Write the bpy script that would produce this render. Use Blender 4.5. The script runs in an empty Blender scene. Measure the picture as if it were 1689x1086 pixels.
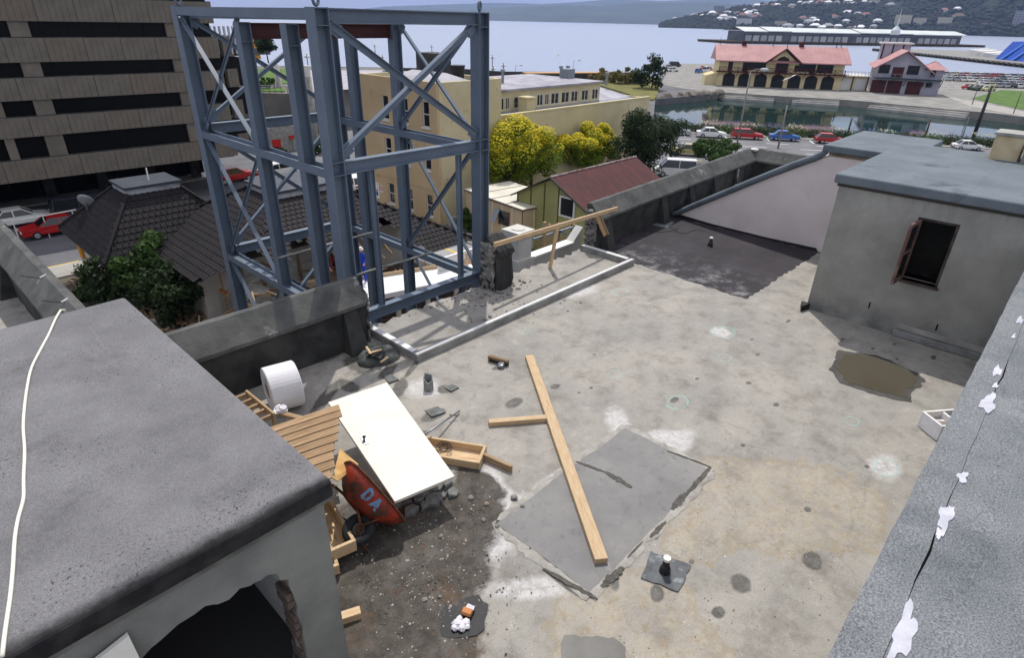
import bpy, math, random
import numpy as np
from mathutils import Vector, Matrix, Euler
rnd = random.Random(7)
scene = bpy.context.scene
col = scene.collection
# ------------------------------------------------------------------ camera (solved from the vanishing points of the photograph)
H = 5.0                                   # eye height above the roof deck
FPX, IW, IH = 990.0, 1689.0, 1086.0       # focal length in photo pixels, photo size
def _solve():
    cx, cy = IW/2, IH/2
    vx, xr, yr = 800.0-cx, 835.0-cx, 31.0-cy
    vy = (-FPX*FPX - vx*xr)/yr
    d = np.array([vx, -vy, -FPX]); up = -d/np.linalg.norm(d)
    fw = np.array([0, 0, -1.0]); fw = fw-up*fw.dot(up); fw /= np.linalg.norm(fw)
    m = np.array([np.cross(fw, up), fw, up])
    a = math.radians(47.2)
    r = np.array([[math.cos(a), math.sin(a), 0], [-math.sin(a), math.cos(a), 0], [0, 0, 1]])
    return r@m
CM = _solve()
cam = bpy.data.cameras.new('camera'); camo = bpy.data.objects.new('camera', cam); col.objects.link(camo)
mw = Matrix([list(CM[0])+[0], list(CM[1])+[0], list(CM[2])+[H], [0, 0, 0, 1]])
camo.matrix_world = mw
cam.sensor_width = 36.0; cam.lens = FPX/IW*36.0; cam.clip_start = 0.05; cam.clip_end = 40000
scene.camera = camo
# ------------------------------------------------------------------ sky, sun, exposure
SUN = Vector((0.42, 0.41, 1.0)).normalized()
world = bpy.data.worlds.new('World'); scene.world = world; world.use_nodes = True
wn = world.node_tree
for n in list(wn.nodes): wn.nodes.remove(n)
sky = wn.nodes.new('ShaderNodeTexSky'); sky.sky_type = 'NISHITA'; sky.sun_disc = False
sky.sun_elevation = math.asin(SUN.z); sky.sun_rotation = math.atan2(SUN.x, SUN.y)
sky.air_density = 1.0; sky.dust_density = 0.8; sky.ozone_density = 2.5
bg = wn.nodes.new('ShaderNodeBackground'); bg.inputs[1].default_value = 0.13
wo = wn.nodes.new('ShaderNodeOutputWorld')
tc = wn.nodes.new('ShaderNodeTexCoord'); sx = wn.nodes.new('ShaderNodeSeparateXYZ'); wn.links.new(tc.outputs['Generated'], sx.inputs[0])
ab = wn.nodes.new('ShaderNodeMath'); ab.operation = 'ABSOLUTE'; wn.links.new(sx.outputs[2], ab.inputs[0]); ad = wn.nodes.new('ShaderNodeMath'); ad.operation = 'ADD'; ad.inputs[1].default_value = .16; wn.links.new(ab.outputs[0], ad.inputs[0])
cv = wn.nodes.new('ShaderNodeCombineXYZ'); [wn.links.new(ad.outputs[0], cv.inputs[i]) for i in range(3)]
mp = wn.nodes.new('ShaderNodeVectorMath'); mp.operation = 'DIVIDE'; wn.links.new(cv.outputs[0], mp.inputs[1])
cn = wn.nodes.new('ShaderNodeTexNoise'); cn.inputs['Scale'].default_value = 1.1; cn.inputs['Detail'].default_value = 8; cn.inputs['Roughness'].default_value = .6
cr = wn.nodes.new('ShaderNodeMapRange'); cr.inputs[1].default_value = .33; cr.inputs[2].default_value = .52
mx = wn.nodes.new('ShaderNodeMix'); mx.data_type = 'RGBA'; mx.inputs[7].default_value = (6.6, 6.6, 7.1, 1)     # sunlit broken cloud over the whole dome
wn.links.new(tc.outputs['Generated'], mp.inputs[0]); wn.links.new(mp.outputs[0], cn.inputs['Vector']); wn.links.new(cn.outputs['Fac'], cr.inputs[0])
wn.links.new(cr.outputs[0], mx.inputs[0]); wn.links.new(sky.outputs[0], mx.inputs[6]); wn.links.new(mx.outputs[2], bg.inputs[0]); wn.links.new(bg.outputs[0], wo.inputs[0])
sl = bpy.data.lights.new('sun', 'SUN'); sl.energy = 3.3; sl.angle = math.radians(0.6); sl.color = (1.0, 0.96, 0.9)
so = bpy.data.objects.new('sun', sl); col.objects.link(so)
so.rotation_euler = (-SUN).to_track_quat('-Z', 'Y').to_euler(); so.location = (0, 0, 60)
vs = scene.view_settings
vs.view_transform = 'Standard'; vs.look = 'None'; vs.gamma = 1.0; vs.use_curve_mapping = False; vs.exposure = 0.08
# ------------------------------------------------------------------ measuring: a photo pixel and one known coordinate give a point of the place
def ray(x, y): return CM@np.array([x-IW/2, -(y-IH/2), -FPX])
def P(x, y, z=0.0): d = ray(x, y); t = (z-H)/d[2]; return Vector((d[0]*t, d[1]*t, z))
def PX(x, y, X): d = ray(x, y); t = X/d[0]; return Vector((X, d[1]*t, H+d[2]*t))
def PY(x, y, Y): d = ray(x, y); t = Y/d[1]; return Vector((d[0]*t, Y, H+d[2]*t))
def PD(x, y, D): d = ray(x, y); t = D/math.hypot(d[0], d[1]); return Vector((d[0]*t, d[1]*t, H+d[2]*t))
G = -10.5      # street level
SEA = -12.0
# ------------------------------------------------------------------ materials
def c(r, g, b):
    f = lambda v: (v/255/12.92) if v <= 10 else ((v/255+0.055)/1.055)**2.4
    return (f(r), f(g), f(b), 1.0)
class NT:
    def __init__(s, name):
        s.m = bpy.data.materials.new(name); s.m.use_nodes = True; s.t = s.m.node_tree
        s.b = s.t.nodes['Principled BSDF']; s.out = s.t.nodes['Material Output']
    def n(s, k, **kw):
        o = s.t.nodes.new(k)
        for a, v in kw.items(): setattr(o, a, v)
        return o
    def l(s, a, b): s.t.links.new(a, b)
    def coord(s, stretch=None, which='Object'):
        o = s.n('ShaderNodeTexCoord').outputs[which]
        if stretch:
            m = s.n('ShaderNodeMapping'); m.inputs['Scale'].default_value = stretch; s.l(o, m.inputs[0]); o = m.outputs[0]
        return o
    def noise(s, co, sc, det=6, rough=.6):
        o = s.n('ShaderNodeTexNoise'); o.inputs['Scale'].default_value = sc; o.inputs['Detail'].default_value = det
        o.inputs['Roughness'].default_value = rough; s.l(co, o.inputs['Vector']); return o.outputs['Fac']
    def rng(s, v, a, b, c_=0., d=1.):
        o = s.n('ShaderNodeMapRange'); o.inputs[1].default_value = a; o.inputs[2].default_value = b
        o.inputs[3].default_value = c_; o.inputs[4].default_value = d; s.l(v, o.inputs[0]); return o.outputs[0]
    def mix(s, f, a, b, mode='MIX'):
        o = s.n('ShaderNodeMix', data_type='RGBA', blend_type=mode)
        for v, i in ((f, 0), (a, 6), (b, 7)):
            if hasattr(v, 'is_linked'): s.l(v, o.inputs[i])
            else: o.inputs[i].default_value = v
        return o.outputs[2]
    def math(s, op, a, b=0.):
        o = s.n('ShaderNodeMath', operation=op)
        for v, i in ((a, 0), (b, 1)):
            if hasattr(v, 'is_linked'): s.l(v, o.inputs[i])
            else: o.inputs[i].default_value = v
        return o.outputs[0]
    def bump(s, v, st, dist=.02):
        o = s.n('ShaderNodeBump'); o.inputs['Strength'].default_value = st; o.inputs['Distance'].default_value = dist
        s.l(v, o.inputs['Height']); s.l(o.outputs[0], s.b.inputs['Normal'])
    def setb(s, **kw):
        for k, v in kw.items():
            k = {'rough': 'Roughness', 'metal': 'Metallic', 'spec': 'Specular IOR Level', 'col': 'Base Color', 'trans': 'Transmission Weight', 'alpha': 'Alpha', 'ior': 'IOR'}[k]
            if hasattr(v, 'is_linked'): s.l(v, s.b.inputs[k])
            else: s.b.inputs[k].default_value = v
MATS = {}
def mat(name, c1, c2=None, sc=3., rough=.85, bump=0., bsc=30., metal=0., spec=.3, speck=0., ssc=120., lo=.35, hi=.65, stretch=None, c3=None, sc3=1.2, lo3=.55, hi3=.7, vary=0., dist=.02):
    if name in MATS: return MATS[name]
    t = NT(name); co = t.coord(stretch)
    colr = c1
    if c2: colr = t.mix(t.rng(t.noise(co, sc), lo, hi), c1, c2)
    if c3: colr = t.mix(t.rng(t.noise(co, sc3, 5), lo3, hi3), colr, c3)
    if speck:
        v = t.rng(t.noise(co, ssc, 2), .3, .7, 1-speck, 1+speck)
        o = t.n('ShaderNodeCombineColor'); [t.l(v, o.inputs[i]) for i in range(3)]
        colr = t.mix(1., colr, o.outputs[0], 'MULTIPLY')
    if vary:
        oi = t.n('ShaderNodeObjectInfo'); v = t.rng(oi.outputs['Random'], 0, 1, 1-vary, 1+vary)
        o = t.n('ShaderNodeCombineColor'); [t.l(v, o.inputs[i]) for i in range(3)]
        colr = t.mix(1., colr, o.outputs[0], 'MULTIPLY')
    t.setb(col=colr, rough=rough, metal=metal, spec=spec)
    if bump: t.bump(t.noise(co, bsc, 5), bump, dist)
    MATS[name] = t.m
    return t.m
# ------------------------------------------------------------------ mesh building
WM = {}
def put(o, parent=None, M=None):
    M = M or Matrix.Identity(4)
    col.objects.link(o); o.matrix_basis = M; WM[o.name] = M
    if parent is not None:
        o.parent = parent; o.matrix_parent_inverse = WM[parent.name].inverted()
    return o
def tag(o, label=None, cat=None, group=None, kind=None):
    if label: o['label'] = label
    if cat: o['category'] = cat
    if group: o['group'] = group
    if kind: o['kind'] = kind
    return o
def thing(name, label, cat, loc=(0, 0, 0), group=None, rz=0.):
    o = bpy.data.objects.new(name, None); o.empty_display_size = .2
    put(o, None, Matrix.Translation(Vector(loc))@Matrix.Rotation(rz, 4, 'Z')); return tag(o, label, cat, group)
class MB:
    def __init__(s): s.v = []; s.f = []
    def add(s, vs, fs):
        k = len(s.v); s.v += [tuple(v) for v in vs]; s.f += [tuple(i+k for i in f) for f in fs]; return s
    def box(s, x0, x1, y0, y1, z0, z1, M=None):
        vs = [Vector((x, y, z)) for z in (z0, z1) for y in (y0, y1) for x in (x0, x1)]
        if M is not None: vs = [M@v for v in vs]
        return s.add(vs, [(0, 2, 3, 1), (4, 5, 7, 6), (0, 1, 5, 4), (2, 6, 7, 3), (0, 4, 6, 2), (1, 3, 7, 5)])
    def prism(s, pts, z0, z1, M=None):            # pts: ccw 2-D polygon, extruded along z
        n = len(pts); vs = [Vector((p[0], p[1], z)) for z in (z0, z1) for p in pts]
        if M is not None: vs = [M@v for v in vs]
        return s.add(vs, [tuple(range(n-1, -1, -1)), tuple(range(n, 2*n))]+[(i, (i+1) % n, n+(i+1) % n, n+i) for i in range(n)])
    def hull(s, bot, top):                         # two rings of the same length
        n = len(bot)
        return s.add(list(bot)+list(top), [tuple(range(n-1, -1, -1)), tuple(range(n, 2*n))]+[(i, (i+1) % n, n+(i+1) % n, n+i) for i in range(n)])
    def tube(s, pts, r, n=8, caps=True):
        pts = [Vector(p) for p in pts]; rings = []; m = len(pts)
        rr = r if isinstance(r, (list, tuple)) else [r]*m
        prev = None
        for i, p in enumerate(pts):
            d = (pts[min(i+1, m-1)]-pts[max(i-1, 0)]).normalized()
            if prev is None: a = d.orthogonal().normalized()
            else:
                a = prev-d*prev.dot(d)
                a = a.normalized() if a.length > 1e-6 else d.orthogonal().normalized()
            prev = a; b = d.cross(a)
            rings.append([p+(a*math.cos(2*math.pi*k/n)+b*math.sin(2*math.pi*k/n))*rr[i] for k in range(n)])
        vs = [v for r_ in rings for v in r_]; fs = []
        for i in range(m-1):
            for k in range(n): fs.append((i*n+k, i*n+(k+1) % n, (i+1)*n+(k+1) % n, (i+1)*n+k))
        if caps: fs += [tuple(range(n-1, -1, -1)), tuple(range((m-1)*n, m*n))]
        return s.add(vs, fs)
    def lathe(s, prof, n=24, M=None, closed=False):  # prof (r, z)
        vs = []
        for k in range(n):
            a = 2*math.pi*k/n
            vs += [Vector((r*math.cos(a), r*math.sin(a), z)) for r, z in prof]
        if M is not None: vs = [M@v for v in vs]
        m = len(prof); fs = []
        for k in range(n):
            k2 = (k+1) % n
            for i in range(m if closed else m-1):
                j = (i+1) % m; fs.append((k*m+i, k2*m+i, k2*m+j, k*m+j))
        return s.add(vs, fs)
    def quad(s, a, b, c_, d): return s.add([a, b, c_, d], [(0, 1, 2, 3)])
    def mesh(s, name, m, smooth=False):
        me = bpy.data.meshes.new(name); me.from_pydata(s.v, [], s.f); me.validate()
        if m: me.materials.append(m)
        if smooth: me.polygons.foreach_set('use_smooth', [True]*len(me.polygons))
        me.update(); return me
    def build(s, name, m, parent=None, smooth=False, bevel=0., seg=2, M=None, auto=False):
        o = bpy.data.objects.new(name, s.mesh(name, m, smooth)); put(o, parent, M)
        if bevel:
            b = o.modifiers.new('bevel', 'BEVEL'); b.width = bevel; b.segments = seg; b.limit_method = 'ANGLE'; b.angle_limit = math.radians(35)
        return o
def frame(p0, p1, up=(0, 0, 1)):                   # matrix with local x from p0 to p1
    p0, p1 = Vector(p0), Vector(p1); x = (p1-p0); L = x.length; x = x/L; u = Vector(up)
    if abs(x.dot(u)) > .98: u = Vector((0, 1, 0)) if abs(x.y) < .9 else Vector((1, 0, 0))
    y = u.cross(x).normalized(); z = x.cross(y)
    M = Matrix([[x.x, y.x, z.x, p0.x], [x.y, y.y, z.y, p0.y], [x.z, y.z, z.z, p0.z], [0, 0, 0, 1]])
    return M, L
def timber(name, p0, p1, w, h, m, parent=None, up=(0, 0, 1), bev=.004, sag=0.):
    M, L = frame(p0, p1, up); return MB().box(0, L, -w/2, w/2, -h/2, h/2).build(name, m, parent, bevel=bev, seg=1, M=M)
def hsec(name, p0, p1, d, w, m, parent, up=(0, 0, 1), tf=.018, tw=.014):   # H section: depth d along 'up', flange width w
    M, L = frame(p0, p1, up); b = MB()
    b.box(0, L, -w/2, w/2, d/2-tf, d/2); b.box(0, L, -w/2, w/2, -d/2, -d/2+tf); b.box(0, L, -tw/2, tw/2, -d/2+tf, d/2-tf)
    return b.build(name, m, parent, M=M)
def ragged(pts, step=.12, amp=.03, r=rnd, closed=True):
    out = []; n = len(pts)
    for i in range(n if closed else n-1):
        a, b = Vector(pts[i]), Vector(pts[(i+1) % n]); L = (b-a).length; k = max(1, int(L/step)); d = (b-a)/max(L, 1e-6)
        nn = Vector((-d.y, d.x)) if len(a) == 2 else Vector((-d.y, d.x, 0))
        for j in range(k): out.append(a+(b-a)*(j/k)+nn*(r.uniform(-amp, amp) if j else r.uniform(-amp, amp)*.5))
    return out
def rough_grid(b, o, u, v, nu, nv, amp, r=rnd, depth=None):   # bumpy broken face spanned by u and v
    o, u, v = Vector(o), Vector(u), Vector(v); nn = u.cross(v).normalized()
    vs = []
    for j in range(nv+1):
        for i in range(nu+1):
            e = 0 if False else 1
            vs.append(o+u*(i/nu)+v*(j/nv)+nn*r.uniform(-amp, amp)*e)
    fs = [(j*(nu+1)+i, j*(nu+1)+i+1, (j+1)*(nu+1)+i+1, (j+1)*(nu+1)+i) for j in range(nv) for i in range(nu)]
    return b.add(vs, fs)
def copy_tree(o, parent=None):
    q = o.copy(); col.objects.link(q); q.parent = parent
    if parent is not None: q.matrix_parent_inverse = o.matrix_parent_inverse
    WM[q.name] = WM.get(o.name, Matrix.Identity(4))
    for ch in [x for x in bpy.data.objects if x.parent == o]: copy_tree(ch, q)
    return q
def place(o, loc, rz=0., s=1.):
    M = Matrix.Translation(Vector(loc))@Matrix.Rotation(rz, 4, 'Z')@Matrix.Scale(s, 4)
    o.matrix_basis = M; WM[o.name] = M; return o
def rock(name, loc, r, m, parent=None, seed=0, flat=.7, squash=None):
    rr = random.Random(seed); n = 7; b = MB(); vs = [Vector((0, 0, -1))]
    for i, (zz, q) in enumerate(((-.55, .8), (.25, .95), (.8, .55))):
        for k in range(n):
            a = 2*math.pi*(k+.5*(i % 2))/n; f = q*rr.uniform(.75, 1.15); vs.append(Vector((math.cos(a)*f, math.sin(a)*f, zz+rr.uniform(-.12, .12))))
    vs.append(Vector((0, 0, .95))); fs = []
    for k in range(n): fs.append((0, 1+(k+1) % n, 1+k))
    for i in range(2):
        for k in range(n): fs.append((1+i*n+k, 1+i*n+(k+1) % n, 1+(i+1)*n+(k+1) % n, 1+(i+1)*n+k))
    for k in range(n): fs.append((1+2*n+k, 1+2*n+(k+1) % n, len(vs)-1))
    b.add([Vector((v.x*r, v.y*r*(squash or 1), v.z*r*flat)) for v in vs], fs)
    return b.build(name, m, parent, M=Matrix.Translation(Vector(loc))@Matrix.Rotation(rr.uniform(0, 6), 4, 'Z'))
def ccw(p): return p if sum(p[i].x*p[(i+1) % len(p)].y-p[(i+1) % len(p)].x*p[i].y for i in range(len(p))) > 0 else p[::-1]
def xy(v): return Vector((v.x, v.y))
# ================================================================== ROOF DECK
wood = mat('pine', c(208, 184, 150), c(190, 160, 122), sc=9, stretch=(.6, 6, 6), rough=.75, bump=.15, bsc=60, c3=c(166, 128, 92), sc3=4, lo3=.62, hi3=.72, vary=.12)
oldwood = mat('weathered_timber', c(176, 150, 118), c(142, 114, 84), sc=7, stretch=(.5, 5, 5), rough=.85, bump=.25, bsc=50, vary=.15)
greywood = mat('grey_timber', c(150, 128, 102), c(105, 86, 66), sc=6, stretch=(.5, 5, 5), rough=.9, bump=.25, bsc=50, vary=.2)
conc_d = mat('old_dark_concrete', c(76, 76, 74), c(52, 53, 52), sc=2.2, rough=.9, bump=.35, bsc=28, spec=.2, c3=c(40, 41, 42), sc3=.9, lo3=.5, hi3=.68, speck=.15)
conc_l = mat('pale_concrete', c(172, 170, 164), c(140, 138, 132), sc=2.5, rough=.9, bump=.3, bsc=40, speck=.12)
broken = mat('broken_concrete', c(150, 147, 140), c(105, 103, 100), sc=9, rough=.95, bump=.8, bsc=35, speck=.25, ssc=70)
plaster = mat('grey_plaster', c(142, 143, 137), c(122, 123, 119), sc=1.3, rough=.92, bump=.2, bsc=60, c3=c(92, 93, 92), sc3=.7, lo3=.52, hi3=.75, speck=.06)
pale_pl = mat('pale_render', c(232, 222, 218), c(218, 207, 202), sc=.9, rough=.9, bump=.08, bsc=40, c3=c(200, 186, 174), sc3=.6, lo3=.58, hi3=.8, speck=.04)
felt = mat('mineral_felt', c(122, 121, 122), c(106, 105, 107), sc=1.6, rough=.92, bump=.5, bsc=160, speck=.38, ssc=170, spec=.2, dist=.006, c3=c(88, 87, 90), sc3=.8, lo3=.56, hi3=.72)
felt2 = mat('coarse_felt', c(128, 131, 133), c(108, 112, 115), sc=1.6, rough=.9, bump=.6, bsc=110, speck=.5, ssc=85, spec=.25, dist=.006, c3=c(92, 96, 100), sc3=1.1, lo3=.55, hi3=.7)
tarblack = mat('black_bitumen', c(40, 40, 42), c(28, 28, 30), sc=4, rough=.6, bump=.3, bsc=40, spec=.4)
blueroof = mat('blue_grey_membrane', c(112, 121, 127), c(94, 103, 110), sc=1.2, rough=.8, bump=.3, bsc=26, speck=.14, spec=.3, c3=c(80, 88, 94), sc3=1.7, lo3=.58, hi3=.7)
whitepaint = mat('white_paint', c(232, 230, 222), c(218, 215, 204), sc=3, rough=.55, spec=.4, c3=c(190, 180, 160), sc3=9, lo3=.68, hi3=.76)
galv = mat('galvanised_steel', c(150, 155, 160), c(120, 126, 132), sc=8, rough=.45, metal=.6)
dark = mat('black_void', c(20, 21, 22), rough=.95)
rust = mat('rusty_steel', c(110, 70, 48), c(70, 46, 36), sc=12, rough=.85, bump=.2)

FIELDS = []
def floor_mat():
    t = NT('roof_concrete'); co = t.coord()
    n1 = t.noise(co, .55, 8, .65); n2 = t.noise(co, 2.3, 8, .7); n3 = t.noise(co, 11, 6, .7); n4 = t.noise(co, 60, 4, .6)
    colr = t.mix(t.rng(n1, .38, .62), c(162, 157, 148), c(146, 143, 137))
    colr = t.mix(t.rng(n2, .48, .7), colr, c(124, 119, 112))
    colr = t.mix(t.rng(n2, .42, .28), colr, c(174, 168, 159))
    colr = t.mix(t.rng(n3, .58, .72, 0, .7), colr, c(116, 111, 104))
    def warp(a_):
        nz = t.n('ShaderNodeTexNoise'); nz.inputs['Scale'].default_value = 3.2; nz.inputs['Detail'].default_value = 6; nz.inputs['Roughness'].default_value = .65; t.l(co, nz.inputs['Vector'])
        sub = t.n('ShaderNodeVectorMath', operation='SUBTRACT'); sub.inputs[1].default_value = (.5, .5, .5); t.l(nz.outputs['Color'], sub.inputs[0])
        mu = t.n('ShaderNodeVectorMath', operation='SCALE'); mu.inputs['Scale'].default_value = a_; t.l(sub.outputs[0], mu.inputs[0])
        ad = t.n('ShaderNodeVectorMath', operation='ADD'); t.l(co, ad.inputs[0]); t.l(mu.outputs[0], ad.inputs[1]); return ad.outputs[0]
    def field(lst, w):            # distance to the nearest stain centre, kept on the deck's vertices; ragged by noise here
        nm = 'stain%d' % len(FIELDS); FIELDS.append((nm, lst))
        at = t.n('ShaderNodeAttribute', attribute_type='GEOMETRY'); at.attribute_name = nm
        d = t.math('SUBTRACT', 3., at.outputs['Fac'])
        nz = t.math('MULTIPLY', t.math('SUBTRACT', t.noise(co, 4.5 if w > .2 else 11., 7, .68), .5), w)
        return t.math('ADD', d, nz)
    # ochre rust wash
    och = field([(1290, 830, 1.1, .75, -30), (1180, 800, .6, .4, 0), (1400, 850, .6, .4, 0), (1060, 1010, .55, .45, 0), (980, 1030, .5, .4, 0), (1150, 880, .5, .35, 0), (1110, 1060, .4, .5, 0), (950, 960, .25, .2, 0)], 1.6)
    om = t.math('MULTIPLY', t.rng(och, 1.1, .75), t.rng(t.noise(co, 3.4, 8, .75), .42, .6, .25, 1.))
    colr = t.mix(t.math('MULTIPLY', om, .7), colr, c(174, 164, 146)); colr = t.mix(t.math('MULTIPLY', t.rng(t.math('ABSOLUTE', t.math('SUBTRACT', och, .95)), .13, .03), t.rng(n3, .35, .55, .15, .6)), colr, c(150, 136, 112)); colr = t.mix(t.math('MULTIPLY', t.rng(t.noise(co, 9, 5, .6), .63, .69), t.rng(och, 1., .7, 0, .5)), colr, c(112, 120, 132)); colr = t.mix(t.math('MULTIPLY', t.rng(t.noise(co, 6.5, 6, .7), .56, .64), t.rng(och, 1., .6, 0, .55)), colr, c(148, 131, 104))
    ring = t.math('MULTIPLY', t.rng(t.math('ABSOLUTE', t.math('SUBTRACT', t.noise(co, 4.2, 5, .6), .52)), .03, .0), t.rng(och, 1.05, .6))
    colr = t.mix(t.math('MULTIPLY', ring, .35), colr, c(150, 128, 96))
    # pale lime wash round the patch and near the mud
    lime = field([(830, 880, .35, .12, 0), (1020, 700, .5, .18, 45), (1100, 720, .45, .15, -40), (850, 840, .3, .2, 0), (960, 480, .5, .25, 0), (1190, 548, .22, .2, 0), (700, 640, .3, .3, 0), (820, 800, .14, .45, -20), (1120, 730, .3, .2, 0), (880, 970, .5, .14, -40), (1460, 770, .3, .2, 0), (800, 900, .35, .3, 20), (905, 800, .4, .12, 0)], 1.4)
    colr = t.mix(t.math('MULTIPLY', t.rng(lime, 1.15, .6), t.rng(n3, .35, .6, .3, .9)), colr, c(200, 198, 196))
    # mud, wet dirt
    mud = field([(640, 900, .55, .8, 0), (690, 1000, .5, .55, 20), (600, 1000, .55, .6, 0), (760, 850, .45, .5, 0), (700, 1075, .55, .4, 0), (790, 800, .2, .35, 0), (620, 1060, .5, .5, 0), (655, 840, .45, .35, 0), (650, 950, .6, .6, 0), (720, 930, .5, .5, 0)], 1.0)
    mm = t.rng(mud, 1.2, .98)
    mcol = t.mix(t.rng(t.noise(co, 6, 8, .75), .35, .62), c(50, 46, 42), c(88, 82, 75))
    mcol = t.mix(t.rng(t.noise(co, 2.2, 4, .6), .55, .68), mcol, c(82, 62, 44))
    colr = t.mix(t.math('MULTIPLY', mm, t.rng(n2, .3, .7, 1., .9)), colr, mcol)
    # dark damp spots and tar
    wet = field([(1340, 925, .13, .1, 10), (1220, 962, .12, .1, 20), (1185, 1011, .075, .06, 0), (1083, 980, .1, .07, 20), (1332, 841, .05, .04, 0), (1141, 927, .04, .03, 0), (1112, 660, .09, .05, 0), (1280, 668, .06, .04, 0), (1070, 803, .07, .05, 0), (1410, 600, .1, .06, 0),
                 (538, 655, .5, .1, 35), (575, 637, .12, .25, 0), (640, 612, .3, .1, 30), (615, 598, .45, .12, 20), (540, 588, .3, .13, 0), (660, 640, .3, .1, 40), (715, 685, .2, .12, 0), (690, 720, .14, .1, 0), (590, 600, .2, .3, 0), (640, 580, .2, .1, 40),
                 (1120, 828, .05, .14, -45), (1150, 795, .05, .17, -45), (1080, 880, .04, .1, -45), (1010, 953, .06, .17, -45), (1020, 790, .06, .2, 0), (985, 775, .03, .25, 35), (930, 965, .03, .3, 0), (1005, 915, .06, .1, 0),
                 (735, 642, .12, .12, 45), (915, 638, .1, .06, 0), (848, 665, .16, .1, 0), (1390, 560, .1, .03, 0), (1475, 568, .08, .03, 0), (1540, 590, .1, .04, 0), (1440, 575, .05, .03, 0), (1240, 560, .05, .03, 0), (1300, 530, .1, .03, 0), (1480, 592, .05, .03, 0), (820, 607, .1, .05, 0), (680, 608, .3, .05, 30),
                 (1225, 735, .04, .03, 0), (1430, 770, .04, .03, 0), (930, 885, .05, .04, 0), (870, 838, .06, .05, 0), (1250, 585, .06, .03, 0), (1235, 632, .05, .04, 0), (1150, 625, .05, .03, 0), (980, 585, .03, .03, 0), (975, 640, .04, .03, 0), (955, 648, .03, .03, 0)], 1.1)
    wm = t.rng(wet, 1.14, .84)
    colr = t.mix(wm, colr, t.mix(t.rng(n3, .4, .6), c(78, 76, 71), c(104, 100, 94)))
    # chalk rings round test holes
    rg = field([(1015, 617, .13, .1, 0), (1118, 664, .2, .13, 0), (1193, 548, .24, .2, 0), (1022, 481, .2, .15, 0), (1405, 695, .12, .09, 0), (1462, 771, .2, .13, 0), (870, 548, .12, .08, 0), (1195, 590, .14, .1, 0)], .35)
    rm = t.rng(t.math('ABSOLUTE', t.math('SUBTRACT', rg, 1.)), .13, .04)
    colr = t.mix(t.math('MULTIPLY', rm, t.rng(n3, .4, .55, .05, .5)), colr, c(140, 196, 188))
    # fine grit
    v = t.rng(n4, .3, .7, .9, 1.1); cc = t.n('ShaderNodeCombineColor'); [t.l(v, cc.inputs[i]) for i in range(3)]
    colr = t.mix(1., colr, cc.outputs[0], 'MULTIPLY')
    sp = t.rng(t.noise(co, 26, 3, .5), .7, .74); colr = t.mix(t.math('MULTIPLY', sp, .7), colr, c(215, 212, 208))
    pit = t.rng(t.noise(co, 34, 3, .55), .7, .735); colr = t.mix(t.math('MULTIPLY', pit, .65), colr, c(88, 84, 78))
    scr = t.rng(t.noise(t.coord((9, 1.2, 1)), 3.5, 6, .7), .64, .7); colr = t.mix(t.math('MULTIPLY', scr, .3), colr, c(186, 182, 176))
    # hairline cracks
    vo = t.n('ShaderNodeTexVoronoi', feature='DISTANCE_TO_EDGE'); vo.inputs['Scale'].default_value = .33; t.l(warp(.5), vo.inputs['Vector'])
    colr = t.mix(t.math('MULTIPLY', t.rng(vo.outputs['Distance'], .004, .001), .3), colr, c(96, 92, 86))
    t.setb(col=colr, rough=t.math('SUBTRACT', .9, t.math('MULTIPLY', t.math('MAXIMUM', wm, t.math('MULTIPLY', mm, t.rng(t.noise(co, 2.6, 4), .5, .62))), .38)), spec=.3)
    t.bump(t.math('ADD', t.math('MULTIPLY', n4, .5), t.math('ADD', n3, t.math('MULTIPLY', t.math('MULTIPLY', mm, t.noise(co, 22, 4)), 2.5))), .35, .02)
    return t.m
floorm = floor_mat()
# deck: one slab with a jagged broken edge where the parapet was taken down
rf = random.Random(3)
edge = [(11.6, 8.35)]+[(11.45-i*.09, 8.42+rf.uniform(-.07, .07)-.12*math.exp(-((11.45-i*.09-10.6)/.8)**2)) for i in range(70)]+[(5.05, 8.3), (5.0, 8.25)]
deck = [(-14, -9), (24, -9), (24, 8.9), (17, 8.75), (11.65, 8.4)]+edge+[(1.75, 8.25), (1.72, 24), (-14, 24)]
b = MB().prism(deck, -.28, -.006); o = b.build('roof_deck', floorm); tag(o, kind='structure', label='flat concrete roof deck with stains, mud and chalk rings')
# finely divided top layer of the deck where the camera looks, with real unevenness and the stain distances on its vertices
GX0, GX1, GY0, GY1, GS = 1.3, 15.62, .0, 8.24, .026
nx, ny = int((GX1-GX0)/GS), int((GY1-GY0)/GS)
gx, gy = np.meshgrid(np.linspace(GX0, GX1, nx+1), np.linspace(GY0, GY1, ny+1), indexing='ij')
def vnoise(x, y, sc, seed):
    r_ = np.random.RandomState(seed); tb = r_.rand(256, 256); x, y = x*sc, y*sc
    xi, yi = np.floor(x).astype(int), np.floor(y).astype(int); fx, fy = x-xi, y-yi; fx, fy = fx*fx*(3-2*fx), fy*fy*(3-2*fy)
    g = lambda i, j: tb[(xi+i) % 256, (yi+j) % 256]
    return (g(0, 0)*(1-fx)+g(1, 0)*fx)*(1-fy)+(g(0, 1)*(1-fx)+g(1, 1)*fx)*fy-.5
vals = {}
for nm, lst in FIELDS:
    best = np.full(gx.shape, 9.)
    for (px, py, rx, ry, ang) in lst:
        q = P(px, py); a_ = math.radians(ang); dx, dy = gx-q.x, gy-q.y
        best = np.minimum(best, np.hypot((dx*math.cos(a_)+dy*math.sin(a_))/rx, (-dx*math.sin(a_)+dy*math.cos(a_))/ry))
    vals[nm] = np.clip(3.-best, 0, 3)
mudm = np.clip((vals['stain2']-1.9)*3, 0, 1)
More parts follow.
